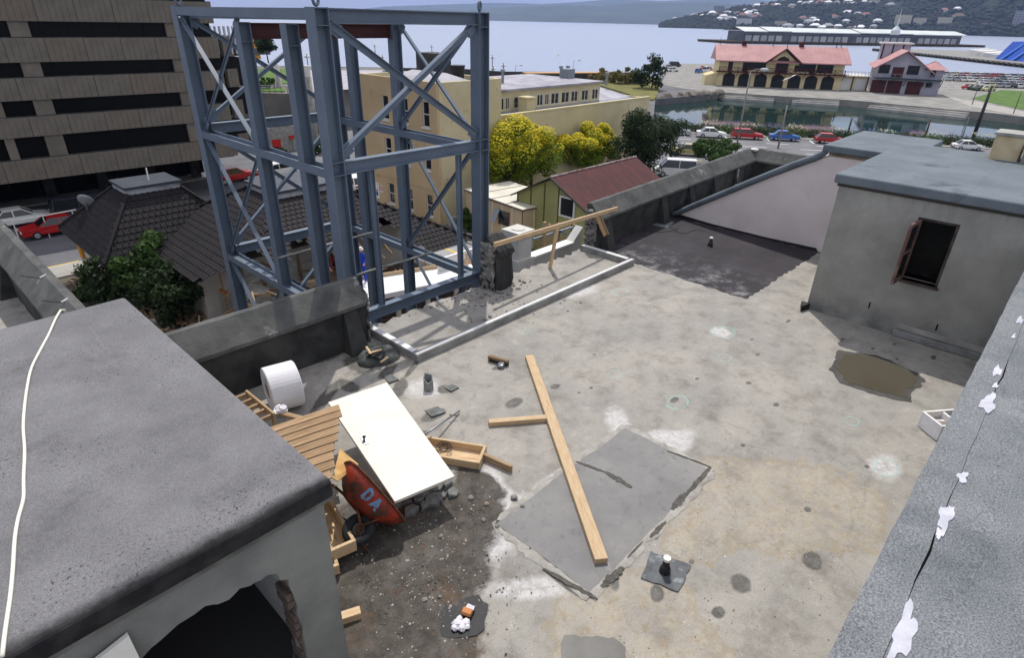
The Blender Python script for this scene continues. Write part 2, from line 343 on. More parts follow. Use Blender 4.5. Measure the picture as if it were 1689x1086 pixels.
gz = vnoise(gx, gy, .8, 1)*.004+vnoise(gx, gy, 5, 2)*.002-.002
gz = gz+mudm*(.013+vnoise(gx, gy, 7, 3)*.016+vnoise(gx, gy, 19, 4)*.012)
gz = np.maximum(gz, -.0045)
me = bpy.data.meshes.new('roof_screed'); idx = np.arange((nx+1)*(ny+1)).reshape(nx+1, ny+1)
quads = np.stack([idx[:-1, :-1], idx[1:, :-1], idx[1:, 1:], idx[:-1, 1:]], -1).reshape(-1, 4)
me.vertices.add(idx.size); me.vertices.foreach_set('co', np.stack([gx, gy, gz], -1).astype(np.float32).ravel())
me.loops.add(quads.size); me.loops.foreach_set('vertex_index', quads.astype(np.int32).ravel())
me.polygons.add(len(quads)); me.polygons.foreach_set('loop_start', np.arange(0, quads.size, 4, dtype=np.int32)); me.polygons.foreach_set('loop_total', np.full(len(quads), 4, dtype=np.int32))
me.update(calc_edges=True); me.polygons.foreach_set('use_smooth', [True]*len(me.polygons))
for nm in vals:
    at = me.attributes.new(nm, 'FLOAT', 'POINT'); at.data.foreach_set('value', vals[nm].astype(np.float32).ravel())
me.materials.append(floorm); o = bpy.data.objects.new('roof_screed', me); put(o); tag(o, kind='structure', label='stained concrete screed with mud, puddle marks and chalk rings')
# body of the building we stand on
b = MB().prism([(-13.8, -8.8), (23.8, -8.8), (23.8, 8.5), (11.6, 8.05), (1.6, 8.05), (1.6, 23.8), (-13.8, 23.8)], G-.3, -.28)
o = b.build('roof_building', plaster); tag(o, 'grey rendered building whose flat roof fills the foreground', 'building')
# black membrane area beyond the kerb
def membrane_mat():
    t = NT('dark_membrane'); co = t.coord()
    n1 = t.noise(co, 1.1, 7, .65); n2 = t.noise(co, 5, 6, .7)
    colr = t.mix(t.rng(n1, .35, .65), c(44, 41, 45), c(58, 54, 59))
    colr = t.mix(t.rng(n2, .62, .74, 0, .6), colr, c(120, 118, 122))
    q = t.n('ShaderNodeSeparateXYZ'); t.l(co, q.inputs[0])
    colr = t.mix(t.math('MULTIPLY', t.rng(t.noise(co, 2.2, 8, .75), .5, .66), t.rng(q.outputs[0], 13.2, 11.5)), colr, c(140, 138, 138))
    t.setb(col=colr, rough=.8, spec=.3); t.bump(n2, .25); return t.m
mem = [Vector(p) for p in ((11.5, 4.15), (15.6, 4.1), (15.6, 8.2), (11.62, 8.2), (11.58, 6.9))]
b = MB().prism(ragged(mem, .1, .035), .0, .006); o = b.build('bitumen_membrane', membrane_mat()); tag(o, kind='structure')
# slightly raised repair screed
def patch_mat():
    t = NT('smooth_screed'); co = t.coord(); n1 = t.noise(co, 1.4, 7, .65); n2 = t.noise(co, 7, 6, .7)
    colr = t.mix(t.rng(n1, .35, .65), c(120, 119, 118), c(138, 136, 133)); colr = t.mix(t.rng(n2, .55, .75, 0, .7), colr, c(94, 93, 92)); colr = t.mix(t.rng(t.noise(co, 3, 7, .7), .62, .72, 0, .6), colr, c(160, 157, 152))
    t.setb(col=colr, rough=.8, spec=.3); t.bump(t.noise(co, 40, 4), .12); return t.m
pt = [Vector(p) for p in ((3.54, 2.15), (6.04, 2.16), (6.04, 3.42), (4.4, 3.45), (3.54, 3.44))]
o = MB().prism(ragged(pt, .15, .012), .0, .008).build('screed_patch', patch_mat()); tag(o, kind='structure')
lm = mat('mortar_fillet', c(172, 168, 160), c(140, 136, 128), sc=6, rough=.9, bump=.5, bsc=30)
b = MB()
for (a, q) in (((3.5, 2.12), (6.06, 2.13)), ((6.06, 2.13), (6.08, 3.46)), ((6.08, 3.46), (3.5, 3.47)), ((3.5, 3.47), (3.5, 2.12))):
    n = 26; a, q = Vector(a), Vector(q); d = (q-a).normalized(); nn = Vector((-d.y, d.x)); rw = []
    for i in range(n+1):
        m = a+(q-a)*(i/n); w = .05+rnd.uniform(-.02, .03); off = rnd.uniform(-.012, .012)
        rw.append((m+nn*(off-w), m+nn*off, m+nn*(off+w)))
    for i in range(n):
        A, B = rw[i], rw[i+1]; h = .0105
        b.quad((*A[0], .003), (*B[0], .003), (*B[1], h), (*A[1], h)); b.quad((*A[1], h), (*B[1], h), (*B[2], .003), (*A[2], .003))
o = b.build('mortar_fillet', lm, smooth=True); tag(o, kind='structure')
spall = mat('spalled_concrete', c(100, 97, 91), c(78, 75, 70), sc=14, rough=.95, bump=.8, bsc=40)
for i, (xa, ya, xb, yb, w_) in enumerate(((1172, 772, 1128, 822, .035), (1132, 815, 1108, 842, .05), (1098, 862, 1072, 888, .03), (1060, 895, 1035, 922, .014), (1028, 938, 992, 970, .05), (950, 763, 1002, 782, .022), (998, 780, 1042, 806, .045), (896, 940, 985, 990, .03), (1100, 745, 1172, 772, .016))):
    q0, q1 = xy(P(xa, ya)), xy(P(xb, yb)); d = (q1-q0).normalized(); nn = Vector((-d.y, d.x)); rs = random.Random(i+5); n_ = 16; up_, dn_ = [], []
    for k_ in range(n_+1):
        f = k_/n_; m_ = q0+(q1-q0)*f; e = w_*math.sin(math.pi*(.06+.88*f))**.6; up_.append(m_+nn*e*rs.uniform(.6, 1.15)); dn_.append(m_-nn*e*rs.uniform(.6, 1.15))
    o = MB().prism(ccw(up_+dn_[::-1]), .002, .0125+.0003*i).build('spalled_hollow', spall); tag(o, kind='structure')
# puddle in front of the hut, a darker wet rim round shallow brown water
pm = NT('brown_puddle_water'); pm.setb(col=c(84, 78, 66), rough=.06, spec=.5)
wr = mat('wet_concrete', c(84, 82, 78), c(66, 64, 60), sc=5, rough=.45, spec=.4)
pud = [P(x, y, 0.) for x, y in ((1368, 610), (1378, 590), (1385, 578), (1418, 582), (1445, 586), (1475, 598), (1505, 612), (1526, 626), (1518, 640), (1504, 648), (1503, 664), (1460, 655), (1415, 642), (1385, 632))]
pud = [Vector((p.x, p.y)) for p in pud][::-1]
cen = sum(pud, Vector((0, 0)))/len(pud)
o = MB().prism(ragged(ccw(pud), .07, .035), 0, .004).build('wet_patch', wr); tag(o, kind='structure')
o = MB().prism(ragged(ccw([cen+(p-cen)*.84 for p in pud]), .06, .03), 0, .008).build('puddle', pm.m); tag(o, kind='structure')
# kerb of the taken-down parapet bay
k = thing('concrete_kerb', 'low pale concrete kerb around the bay where the parapet is missing', 'kerb', (8, 7, 0))
kc = mat('kerb_concrete', c(158, 157, 154), c(124, 123, 120), sc=3, rough=.85, bump=.25, bsc=40, speck=.1)
kt = mat('kerb_capping', c(224, 224, 222), c(204, 204, 202), sc=4, rough=.6, spec=.4)
for (x0, x1, y0, y1) in ((5.13, 11.47, 6.82, 6.95), (5.13, 5.26, 6.95, 8.28), (11.34, 11.47, 6.95, 8.3)):
    s_ = MB().box(x0, x1, y0, y1, 0, .13).build('kerb_segment', kc, k, bevel=.004)
    MB().box(x0+.01, x1-.01, y0+.02, y1-.045, .13, .142).build('capping', kt, s_, bevel=.004, seg=1)
# ------------------------------------------------------------------ parapets
def parapet(name, label, A, B, zt=1.13, piers=(), h0=-.02, end0=False, end1=False, side=1):
    A, B = Vector(A), Vector(B); d = (B-A).normalized(); L = (B-A).length; nn = Vector((-d.y, d.x))*side    # nn points outwards (away from the deck)
    t = thing(name, label, 'parapet', (A.x, A.y, 0))
    def ring(s, prof): p = A+d*s; return [Vector((p.x+nn.x*u, p.y+nn.y*u, z)) for u, z in prof]
    w = [(-.25, h0), (-.25, .74), (.1, .74), (.1, h0)]
    cp = [(-.33, .74), (-.33, .80), (-.03, zt), (.06, zt+.005), (.1, zt-.03), (.12, .74)]
    jr = random.Random(int(L*10))
    for nm, prof, m in (('wall', w, conc_d), ('coping', cp, mat('weathered_coping', c(100, 100, 97), c(74, 75, 74), sc=2.5, rough=.9, bump=.4, bsc=35, c3=c(140, 139, 134), sc3=3.5, lo3=.63, hi3=.72, speck=.15))):
        b = MB(); k_ = max(2, int(L/.25)); vs = []; n = len(prof)
        for i in range(k_+1):
            e = .05 if (i == 0 and end0) or (i == k_ and end1) else 0
            for v in ring(L*i/k_, [(u+jr.uniform(-.006, .006), z+jr.uniform(-.006, .006)) for u, z in prof]):
                vs.append(v+Vector((d.x, d.y, 0))*jr.uniform(-e, e))
        fs = [(i*n+j, i*n+(j+1) % n, (i+1)*n+(j+1) % n, (i+1)*n+j) for i in range(k_) for j in range(n)]
        fs += [tuple(range(n))[::-1], tuple(range(k_*n, k_*n+n))]
        if side < 0: fs = [f[::-1] for f in fs]
        b.add(vs, fs); b.build(nm, m, t)
    for s_ in piers:                              # tapered buttress under the coping
        p0 = A+d*(s_-.17); p1 = A+d*(s_+.17)
        bot = [Vector((q.x+nn.x*u, q.y+nn.y*u, h0)) for q, u in ((p0, -.24), (p0, -.52), (p1, -.52), (p1, -.24))]
        q0 = A+d*(s_-.12); q1 = A+d*(s_+.12)
        top = [Vector((q.x+nn.x*u, q.y+nn.y*u, .72)) for q, u in ((q0, -.24), (q0, -.30), (q1, -.30), (q1, -.24))]
        MB().hull(bot, top).build('buttress', conc_d, t, bevel=.01)
    for s_, e in ((0., end0), (L, end1)):         # broken ends
        if not e: continue
        p = A+d*(s_+(.03 if s_ else -.03)); b = MB()
        o_ = Vector((p.x-nn.x*.25, p.y-nn.y*.25, h0)); rough_grid(b, o_, Vector((nn.x, nn.y, 0))*.36, (0, 0, 1.0), 8, 20, .03, jr)
        b.build('broken_end', broken, t)
        for q in range(9):
            rock('rubble', (p.x+d.x*(.04 if s_ else -.04)+nn.x*jr.uniform(-.25, .05), p.y+d.y*(.04 if s_ else -.04)+nn.y*jr.uniform(-.25, .05), jr.uniform(.0, 1.0)), jr.uniform(.05, .1), broken, t, seed=jr.randint(0, 999))
    return t
parapet('parapet_wall', 'dark weathered parapet in front of the steel tower, ending in a broken edge', (1.7, 8.22), (4.98, 8.2), piers=(2.95,), end1=True)
parapet('parapet_wall', 'long dark parapet with sloping coping beside the black membrane', (11.62, 8.28), (21.7, 8.75), piers=(.35, 3.2, 4.9, 6.6, 8.3), end0=True)
parapet('parapet_wall', 'far parapet return with a white chipped corner behind the sloping wall', (21.7, 8.75), (21.7, 1.0), side=1, piers=(2.2,))
parapet('parapet_wall', 'parapet at the left edge above the street with sloping inner face', (1.45, 24.), (1.45, 8.2), side=1, piers=(3., 6.5, 9.6))
# pale chip on the far corner
wc = mat('fresh_chip', c(225, 222, 220), c(200, 196, 190), sc=8, rough=.9, bump=.4)
o = rock('concrete_chunk', (21.62, 8.62, 1.1), .16, wc, seed=4, flat=.35); tag(o, 'pale lump of fresh mortar on the far parapet corner', 'mortar lump')
# stub of parapet left standing in the gap
t = thing('parapet_stub', 'ragged stub of parapet left standing in the gap beside the timber rail', 'parapet stub', (8.6, 8.15, 0))
js = random.Random(12); prof = [(7.93, 0), (7.9, .2), (7.94, .72), (7.86, .78), (7.9, .88), (8.2, 1.13), (8.32, 1.1), (8.36, .7), (8.38, 0)]
b = MB(); vs = []; n = len(prof); K = 8
for i in range(K+1):
    x = 8.06+(.46)*i/K
    for (y, z) in prof:
        e = .05 if i in (0, K) else .018
        inset = (.05 if (z > .95 and i in (0, K)) else 0)*(1 if i == 0 else -1)
        vs.append((x+js.uniform(-e, e)+inset, y+js.uniform(-.02, .02), z+(js.uniform(-.02, .02) if z > 0 else 0)))
b.add(vs, [(i*n+j, i*n+(j+1) % n, (i+1)*n+(j+1) % n, (i+1)*n+j) for i in range(K) for j in range(n)]+[tuple(range(n))[::-1], tuple(range(K*n, K*n+n))])
b.build('wall', conc_d, t)
b = MB(); rough_grid(b, (8.03, 7.95, -.01), (0, .4, 0), (0, 0, 1.02), 7, 16, .05, js); b.build('broken_end', broken, t)
b = MB(); rough_grid(b, (8.54, 8.36, -.01), (0, -.4, 0), (0, 0, 1.02), 7, 16, .04, js); b.build('broken_end', broken, t)
for q in range(26):
    a = js.uniform(0, 6.28); rr = js.uniform(.15, .55)
    rock('rubble', (8.3+math.cos(a)*rr*1.1, 8.0+math.sin(a)*rr*.5-.08, js.uniform(0, .02)), js.uniform(.015, .05), broken, t, seed=q)
# ------------------------------------------------------------------ timber guard rail over the gap
t = thing('timber_guard_rail', 'pale timber guard rail on a post across the gap in the parapet', 'guard rail', (9.85, 8., 0))
ra, rb = PY(815, 404, 7.82), PY(1018, 344, 7.95)
timber('rail', ra, rb, .045, .09, wood, t)
pb_ = P(907, 443, 0); timber('post', (pb_.x, pb_.y, 0), (pb_.x, 7.87, ra.z-.06), .09, .045, wood, t, up=(0, 1, 0))
s0, s1 = PY(1000, 388, 7.8), PY(985, 358, 7.93)
timber('strut', (s0.x-.05, s0.y, s0.z), (s1.x, s1.y, s1.z), .09, .045, oldwood, t, up=(0, 1, 0))
timber('strut', (s0.x+.08, s0.y, s0.z), (s1.x+.12, s1.y, s1.z), .05, .045, oldwood, t, up=(0, 1, 0))
# chimney pier and low wall on the lower annexe roof outside
whitec = mat('white_masonry', c(214, 212, 206), c(196, 193, 186), sc=2, rough=.85, bump=.15, speck=.05)
q = PY(853, 440, 9.7)
o = MB().box(q.x-.34, q.x+3.4, 9.36, 10.05, G-.2, -1.15).build('annexe', plaster, None); tag(o, 'narrow grey annexe wall carrying the white pier outside the broken parapet', 'annexe')
t = thing('masonry_pier', 'white capped masonry pier standing behind the parapet stub', 'pier', (q.x, 9.7, -1.15))
tz_ = PY(853, 386, 9.45).z; pz_ = PY(853, 433, 9.4).z
MB().box(q.x-.3, q.x+.3, 9.4, 10.0, -1.15, pz_).build('plinth', whitec, t, bevel=.01)
MB().box(q.x-.25, q.x+.25, 9.45, 9.95, pz_, tz_-.16).build('shaft', whitec, t, bevel=.01)
MB().box(q.x-.3, q.x+.3, 9.4, 10.0, tz_-.16, tz_).build('cap', whitec, t, bevel=.01)
MB().lathe([(0, tz_+.02), (.17, tz_+.02), (.17, tz_), (0.0, tz_)], 20, Matrix.Translation((q.x, 9.7, 0))).build('flue_ring', whitec, t)
t = thing('low_wall', 'low wall with bright white top running right from the masonry pier', 'wall', (q.x+1, 9.7, -1.15))
x1 = PY(940, 408, 9.7).x; zt = PY(905, 411, 9.7).z
MB().box(q.x+.32, x1, 9.6, 9.85, -1.15, zt-.05).build('wall', whitec, t)
MB().box(q.x+.32, x1+.02, 9.58, 9.87, zt-.05, zt).build('capping', mat('bright_capping', c(238, 238, 234), rough=.6), t)
MB().hull([Vector((x1, 9.6, zt-.5)), Vector((x1+.3, 9.6, zt-.3)), Vector((x1+.3, 9.85, zt-.3)), Vector((x1, 9.85, zt-.5))], [Vector((x1, 9.6, zt)), Vector((x1+.4, 9.6, zt+.35)), Vector((x1+.4, 9.85, zt+.35)), Vector((x1, 9.85, zt))]).build('raking_end', whitec, t)
# ================================================================== HUT WITH OPEN WINDOW (right)
HX, HY = 11.95, 3.1
t = thing('roof_hut', 'grey rendered rooftop hut with an open casement window and blue grey roof', 'hut', (HX, HY, 0))
w = [PX(x, y, HX) for x, y in ((1516, 358), (1584, 371), (1547, 473), (1480, 461))]
wy1 = (w[0].y+w[3].y)/2; wy0 = (w[1].y+w[2].y)/2; wz1 = (w[0].z+w[1].z)/2; wz0 = (w[2].z+w[3].z)/2
b = MB(); zt = 2.5
b.box(HX, HX+.2, wy1, HY, 0, zt); b.box(HX, HX+.2, -7, wy0, 0, zt); b.box(HX, HX+.2, wy0, wy1, 0, wz0); b.box(HX, HX+.2, wy0, wy1, wz1, zt)
def hut_mat():
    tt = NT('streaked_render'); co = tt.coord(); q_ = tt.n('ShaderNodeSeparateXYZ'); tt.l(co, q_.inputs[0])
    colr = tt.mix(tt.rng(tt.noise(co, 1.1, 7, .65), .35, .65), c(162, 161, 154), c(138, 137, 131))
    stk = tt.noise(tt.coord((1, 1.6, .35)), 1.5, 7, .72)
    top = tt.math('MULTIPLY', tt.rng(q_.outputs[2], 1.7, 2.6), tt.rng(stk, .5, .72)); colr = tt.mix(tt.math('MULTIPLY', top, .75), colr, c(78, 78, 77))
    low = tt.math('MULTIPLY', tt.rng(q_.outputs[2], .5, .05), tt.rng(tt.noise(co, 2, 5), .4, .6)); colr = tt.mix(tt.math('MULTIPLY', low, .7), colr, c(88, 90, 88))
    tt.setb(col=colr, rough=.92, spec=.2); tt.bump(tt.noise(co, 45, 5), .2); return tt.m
hutm = hut_mat()
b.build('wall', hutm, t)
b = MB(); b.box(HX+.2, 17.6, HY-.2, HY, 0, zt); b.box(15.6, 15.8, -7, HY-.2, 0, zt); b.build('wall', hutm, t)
MB().box(HX+.2, 15.6, -7, HY-.2, .0, .02).build('inner_floor', mat('dark_floor', c(70, 70, 70)), t)
r_ = MB().box(HX-.09, 16.55, -7.2, HY+.09, zt, zt+.17).build('roof', blueroof, t, bevel=.035, seg=3)
MB().box(HX-.03, 15, -7.1, HY+.03, zt-.05, zt).build('soffit_board', mat('dark_trim', c(66, 62, 58), rough=.8), r_)
for k_ in range(2): MB().box(HX-.06, 16.5, HY-1.9-k_*2.98, HY-1.8-k_*2.98, zt+.17, zt+.173).build('sheet_lap', blueroof, r_)
# casement
fr = mat('peeling_maroon_paint', c(104, 74, 68), c(136, 120, 112), sc=5, rough=.8, lo=.45, hi=.7)
wf = MB(); th = .045
wf.box(HX+.03, HX+.12, wy1-th, wy1, wz0, wz1); wf.box(HX+.03, HX+.12, wy0, wy0+th, wz0, wz1); wf.box(HX+.03, HX+.12, wy0+th, wy1-th, wz1-th, wz1); wf.box(HX-.04, HX+.14, wy0-.03, wy1+.03, wz0-.04, wz0)
wo_ = wf.build('window', mat('dark_frame', c(66, 54, 50), c(92, 84, 80), sc=5), t)
M = Matrix.Translation((HX+.02, wy1-.05, 0))@Matrix.Rotation(math.radians(175), 4, 'Z')   # sash swung wide open
L = wy1-wy0-.1; b = MB()
for (y0, y1, z0, z1) in ((0, L, wz0+.02, wz0+.09), (0, L, wz1-.09, wz1-.03), (0, .06, wz0+.09, wz1-.09), (L-.06, L, wz0+.09, wz1-.09), (.06, L-.06, (wz0+wz1)/2-.015, (wz0+wz1)/2+.015)): b.box(y0, y1, -.02, .02, z0, z1, M)
b.build('casement_sash', fr, wo_)
gl = NT('window_glass'); gl.setb(col=c(40, 44, 46), rough=.08, spec=.6)
b = MB(); b.box(.06, L-.06, -.004, .004, wz0+.09, wz1-.09, M); b.build('pane', gl.m, wo_)
for (y, z) in ((2.05, .42), (.95, .36)): MB().box(HX-.004, HX+.01, y-.012, y+.012, z-.06, z+.06).build('weep_slot', dark, t)

MB().box(HX-.06, HX, -3, 1.55, 0, .12).build('skirting', mat('pale_skirting', c(150, 150, 148), c(120, 120, 118), sc=5), t, bevel=.02)
MB().box(HX-.012, HX, -1, 1.5, .14, .24).build('render_patch', conc_l, t, bevel=.01)
b = MB(); b.prism([Vector((HX-.25, HY+.02)), Vector((HX+.02, HY-.06)), Vector((HX+.02, HY+.12))], 0, .12); b.build('flashing', tarblack, t)
# second roof behind and pale sloping bulkhead
q0 = PX(1353, 240, 15.55); q1 = PX(1450, 262, 15.55)
t = thing('stair_bulkhead', 'pale rendered stair bulkhead with a raking top edge and blue grey flat roof', 'bulkhead', (15.65, 6, 0))
BX = 15.65; ztp = 2.3
poly = [(8.2, .0), (8.2, .1), (4.42, ztp), (3.1, ztp), (3.1, 0)]
MB().add([(x, y, z) for x in (BX, 18.4) for y, z in poly], [(0, 1, 2, 3, 4), (9, 8, 7, 6, 5), (0, 5, 6, 1), (1, 6, 7, 2), (2, 7, 8, 3), (3, 8, 9, 4), (4, 9, 5, 0)]).build('wall', pale_pl, t)
cpts = [Vector((BX-.01, 8.35, .03)), Vector((BX-.02, 8.1, .12)), Vector((BX-.02, 7.6, .45)), Vector((BX-.02, 6.2, 1.34)), Vector((BX-.02, 5.2, 1.96)), Vector((BX-.02, 4.75, 2.2)), Vector((BX-.02, 4.58, 2.33)), Vector((BX-.02, 4.5, 2.44))]
MB().tube(cpts, [.07, .075, .08, .085, .085, .085, .08, .06], 10).build('coping_roll', blueroof, t, smooth=True)
MB().quad((BX, 8.25, .16), (BX, 4.42, 2.38), (18.4, 4.42, 2.38), (18.4, 8.25, .16)).build('raking_roof', blueroof, t)
MB().box(BX-.12, 18.6, 2.75, 4.6, ztp+.08, ztp+.25).build('roof', blueroof, t, bevel=.035, seg=3)
MB().box(BX-.03, 18.4, 3.12, 4.45, ztp, ztp+.08).build('fascia_board', mat('stained_fascia', c(150, 138, 120), c(110, 98, 84), sc=6, rough=.9), t)
MB().box(BX-.012, BX, 3.55, 3.95, 1.8, 2.05).build('vent', dark, t)
b = MB(); bl = [(8.25, .0), (8.2, .11), (7.0, .05), (5.5, .04), (4.2, .07), (4.15, 0)]
b.add([(x, y, z) for x in (BX-.035, BX) for y, z in bl], [(0, 1, 2, 3, 4, 5), (6, 7, 1, 0), (7, 8, 2, 1), (8, 9, 3, 2), (9, 10, 4, 3), (10, 11, 5, 4), (5, 11, 6, 0), (11, 10, 9, 8, 7, 6)]); b.build('bitumen_skirting', tarblack, t)
o = MB().add([(15.7, 8.45, .0), (21.5, 8.65, .0), (21.5, 8.1, .08), (15.7, 7.95, .05), (21.5, 7.8, .3), (15.7, 7.7, .2)], [(0, 3, 2, 1), (3, 5, 4, 2)]).build('gutter_membrane', mat('gutter_membrane', c(138, 146, 152), c(96, 102, 108), sc=2.4, rough=.6, spec=.4, bump=.2)); tag(o, kind='structure')
# thin pipe on the far parapet
o = MB().tube([(19.9, 8.33, .72), (19.85, 8.3, .62), (19.85, 8.3, .25), (19.3, 8.1, .18)], .03, 8).build('drain_pipe', galv, None, smooth=True); tag(o, 'thin pale pipe bent along the far parapet wall', 'pipe')
# cream block beyond the hut roof
q = P(1655, 262, 2.7)
t = thing('chimney_stack', 'stained cream chimney stack beyond the blue grey hut roof', 'chimney', (q.x, q.y, 2.6))
crm = mat('stained_cream', c(206, 192, 158), c(176, 148, 104), sc=1.5, rough=.9, speck=.06)
y1 = PX(1633, 250, q.x).y; y0 = PX(1680, 260, q.x).y; zc = PX(1645, 222, q.x).z
MB().box(q.x, q.x+.6, y0, y1, 2.3, zc).build('shaft', crm, t, bevel=.02); MB().box(q.x-.04, q.x+.64, y0-.03, y1+.03, zc, zc+.05).build('cap', conc_l, t)
o = MB().box(q.x-.2, q.x+.5, y0-.9, y0-.06, 2.3, zc-.1).build('chimney_stack', plaster, bevel=.02); tag(o, 'grey rendered stack at the right edge beside the cream one', 'chimney')
# ================================================================== LEFT STAIR HOUSE (foreground roof)
LZ = 2.05; lc = P(549, 792, LZ); LX, LY = lc.x, lc.y; LY1 = P(215, 487, LZ).y
t = thing('stair_house', 'grey felt roofed stair house in the left foreground with a broken open doorway', 'stair house', (LX-2, LY+2, 0))
# roof with a rounded bitumen edge
def felt_edge():
    tt = NT('felt_with_bitumen_edge'); co = tt.coord(); q_ = tt.n('ShaderNodeSeparateXYZ'); tt.l(co, q_.inputs[0])
    colr = tt.mix(tt.rng(tt.noise(co, 1.6), .35, .65), c(124, 123, 124), c(108, 107, 109)); colr = tt.mix(tt.rng(tt.noise(co, 2.1, 8, .7), .56, .72, 0, .55), colr, c(84, 83, 86))
    colr = tt.mix(tt.rng(tt.noise(tt.coord((1, .25, 1)), 2.6, 6, .7), .6, .72, 0, .35), colr, c(146, 144, 144))
    sp = tt.rng(tt.noise(co, 170, 2), .3, .7, .62, 1.38); cc = tt.n('ShaderNodeCombineColor'); [tt.l(sp, cc.inputs[i]) for i in range(3)]; colr = tt.mix(1., colr, cc.outputs[0], 'MULTIPLY')
    drp = tt.math('MULTIPLY', tt.rng(tt.noise(co, 42, 3, .5), .6, .66), tt.rng(tt.noise(co, 1.3, 4, .6), .5, .64)); colr = tt.mix(tt.math('MULTIPLY', drp, .85), colr, c(56, 55, 56))
    e = tt.math('ADD', q_.outputs[1], tt.math('MULTIPLY', tt.math('SUBTRACT', tt.noise(co, 7, 7, .7), .5), .12)); ed = tt.rng(e, LY+.12, LY+.03); colr = tt.mix(ed, colr, tt.mix(tt.rng(tt.noise(co, 5, 6), .4, .65), c(36, 36, 38), c(58, 57, 57)))
    tt.setb(col=colr, rough=.92, spec=.2); tt.bump(tt.math('ADD', tt.noise(co, 160, 5), tt.math('MULTIPLY', tt.noise(co, 6, 4), 2.)), .5, .006); return tt.m
MB().box(-6, LX, LY, LY1, LZ-.16, LZ).build('roof', felt_edge(), t, bevel=.035, seg=3)
MB().box(-6, LX-.03, LY+.02, LY+.1, LZ-.19, LZ-.155).build('drip_edge', mat('grey_drip', c(120, 120, 114), c(90, 90, 86), sc=5), t)
WY = LY+.06; wx = LX-.07
side = MB().box(wx-.18, wx, WY+.22, LY1-.06, 0, LZ-.13).build('wall', plaster, t)
# front wall, polygon with a jagged hole
hole = [PY(x, y, WY) for x, y in ((235, 1086), (262, 1060), (320, 1015), (352, 998), (378, 990), (395, 972), (420, 962), (440, 950), (458, 948), (476, 957), (485, 985), (490, 1015), (500, 1050), (507, 1086))]
hp = []
jr = random.Random(5)
hp.append((hole[0].x-.3, 0.))
hp.append((hole[0].x-.25, hole[0].z-.35))
for i, q in enumerate(hole):
    hp.append((q.x, q.z))
    if i < len(hole)-1:
        n_ = hole[i+1]; hp.append(((q.x+n_.x)/2+jr.uniform(-.025, .025), (q.z+n_.z)/2+jr.uniform(-.025, .025)))
hp.append((hole[-1].x+.06, hole[-1].z-.4)); hp.append((hole[-1].x+.1, 0.))
outline = [(-6, 0.)]+hp+[(wx, 0.), (wx, LZ-.13), (-6, LZ-.13)]
n = len(outline); vs = [(x, WY, z) for x, z in outline]+[(x+jr.uniform(-.03, .03), WY+.11, z+jr.uniform(-.02, .02)) for x, z in outline]+[(x, WY+.22, z) for x, z in outline]
fs = [tuple(range(n)), tuple(range(2*n, 3*n))[::-1]]+[(j*n+i, j*n+n+i, j*n+n+(i+1) % n, j*n+(i+1) % n) for i in range(n) for j in (0, 1)]
fw = MB().add(vs, fs).build('wall', plaster, t)
# ragged brick edge of the opening
bk = mat('exposed_brick', c(118, 102, 92), c(80, 72, 68), sc=7, rough=.95, bump=.6, bsc=25)
for i in range(16):
    z = hole[9].z-.03-i*.085
    if z < 0.06: break
    x = hole[9].x+(hole[-1].x-hole[9].x)*min(1, i/8)+.035
    MB().box(x-.06+jr.uniform(-.02, .02), x+.05, WY+.02, WY+.2, z-.038, z+.03).build('brick', bk, fw, bevel=.006, seg=1)
MB().box(wx-.2, wx-.181, WY+.23, LY1-.3, .02, LZ-.17).build('added_pale_sheet', mat('brightening_white', c(206, 204, 200), c(180, 178, 174), sc=2), t)  # white sheet added to brighten the dark inner wall seen through the doorway
b = MB().box(-5.9, wx-.2, WY+.22, LY1-.06, .0, .02); b.build('inner_floor', mat('dark_floor', c(70, 70, 70)), t)
MB().box(-6, wx, LY1-.26, LY1-.06, 0, LZ-.13).build('wall', plaster, t)
# white sheet leaning by the doorway
q = PY(196, 1066, WY-.05)
o = MB().hull([Vector((q.x-.25, WY-.35, 0)), Vector((q.x+.1, WY-.33, 0)), Vector((q.x+.1, WY-.30, 0)), Vector((q.x-.25, WY-.32, 0))], [Vector((q.x-.22, WY-.06, q.z-.03)), Vector((q.x+.06, WY-.05, q.z+.03)), Vector((q.x+.06, WY-.02, q.z+.03)), Vector((q.x-.22, WY-.03, q.z-.03))]).build('leaning_board', whitepaint); tag(o, 'small white board leaning on the wall left of the broken doorway', 'board')
# white cable over the roof
cb = [(100, 512), (92, 527), (80, 552), (66, 577), (52, 608), (45, 640), (40, 672), (38, 705), (41, 745), (39, 790), (38, 822), (30, 855), (25, 890), (21, 940), (16, 985), (9, 1040), (3, 1095)]
pts = [P(x, y, LZ+.012)+Vector((0, 0, .006*math.sin(i*1.7))) for i, (x, y) in enumerate(cb)]
sm = []
for i in range(len(pts)-1):
    for j in range(4):
        p0, p1, p2, p3 = pts[max(i-1, 0)], pts[i], pts[i+1], pts[min(i+2, len(pts)-1)]; u = j/4
        sm.append(.5*((2*p1)+(p2-p0)*u+(2*p0-5*p1+4*p2-p3)*u*u+(3*p1-p0-3*p2+p3)*u**3))
p0 = pts[0]; d = (pts[0]-pts[1]).normalized()
sm = [p0+Vector((d.x*.3, d.y*.3, -.5)), p0+Vector((d.x*.12, d.y*.12, -.05))]+sm
o = MB().tube(sm, .011, 8).build('power_cable', mat('white_cable', c(232, 230, 214), rough=.5), None, smooth=True); tag(o, 'white cable lying across the foreground felt roof', 'cable')
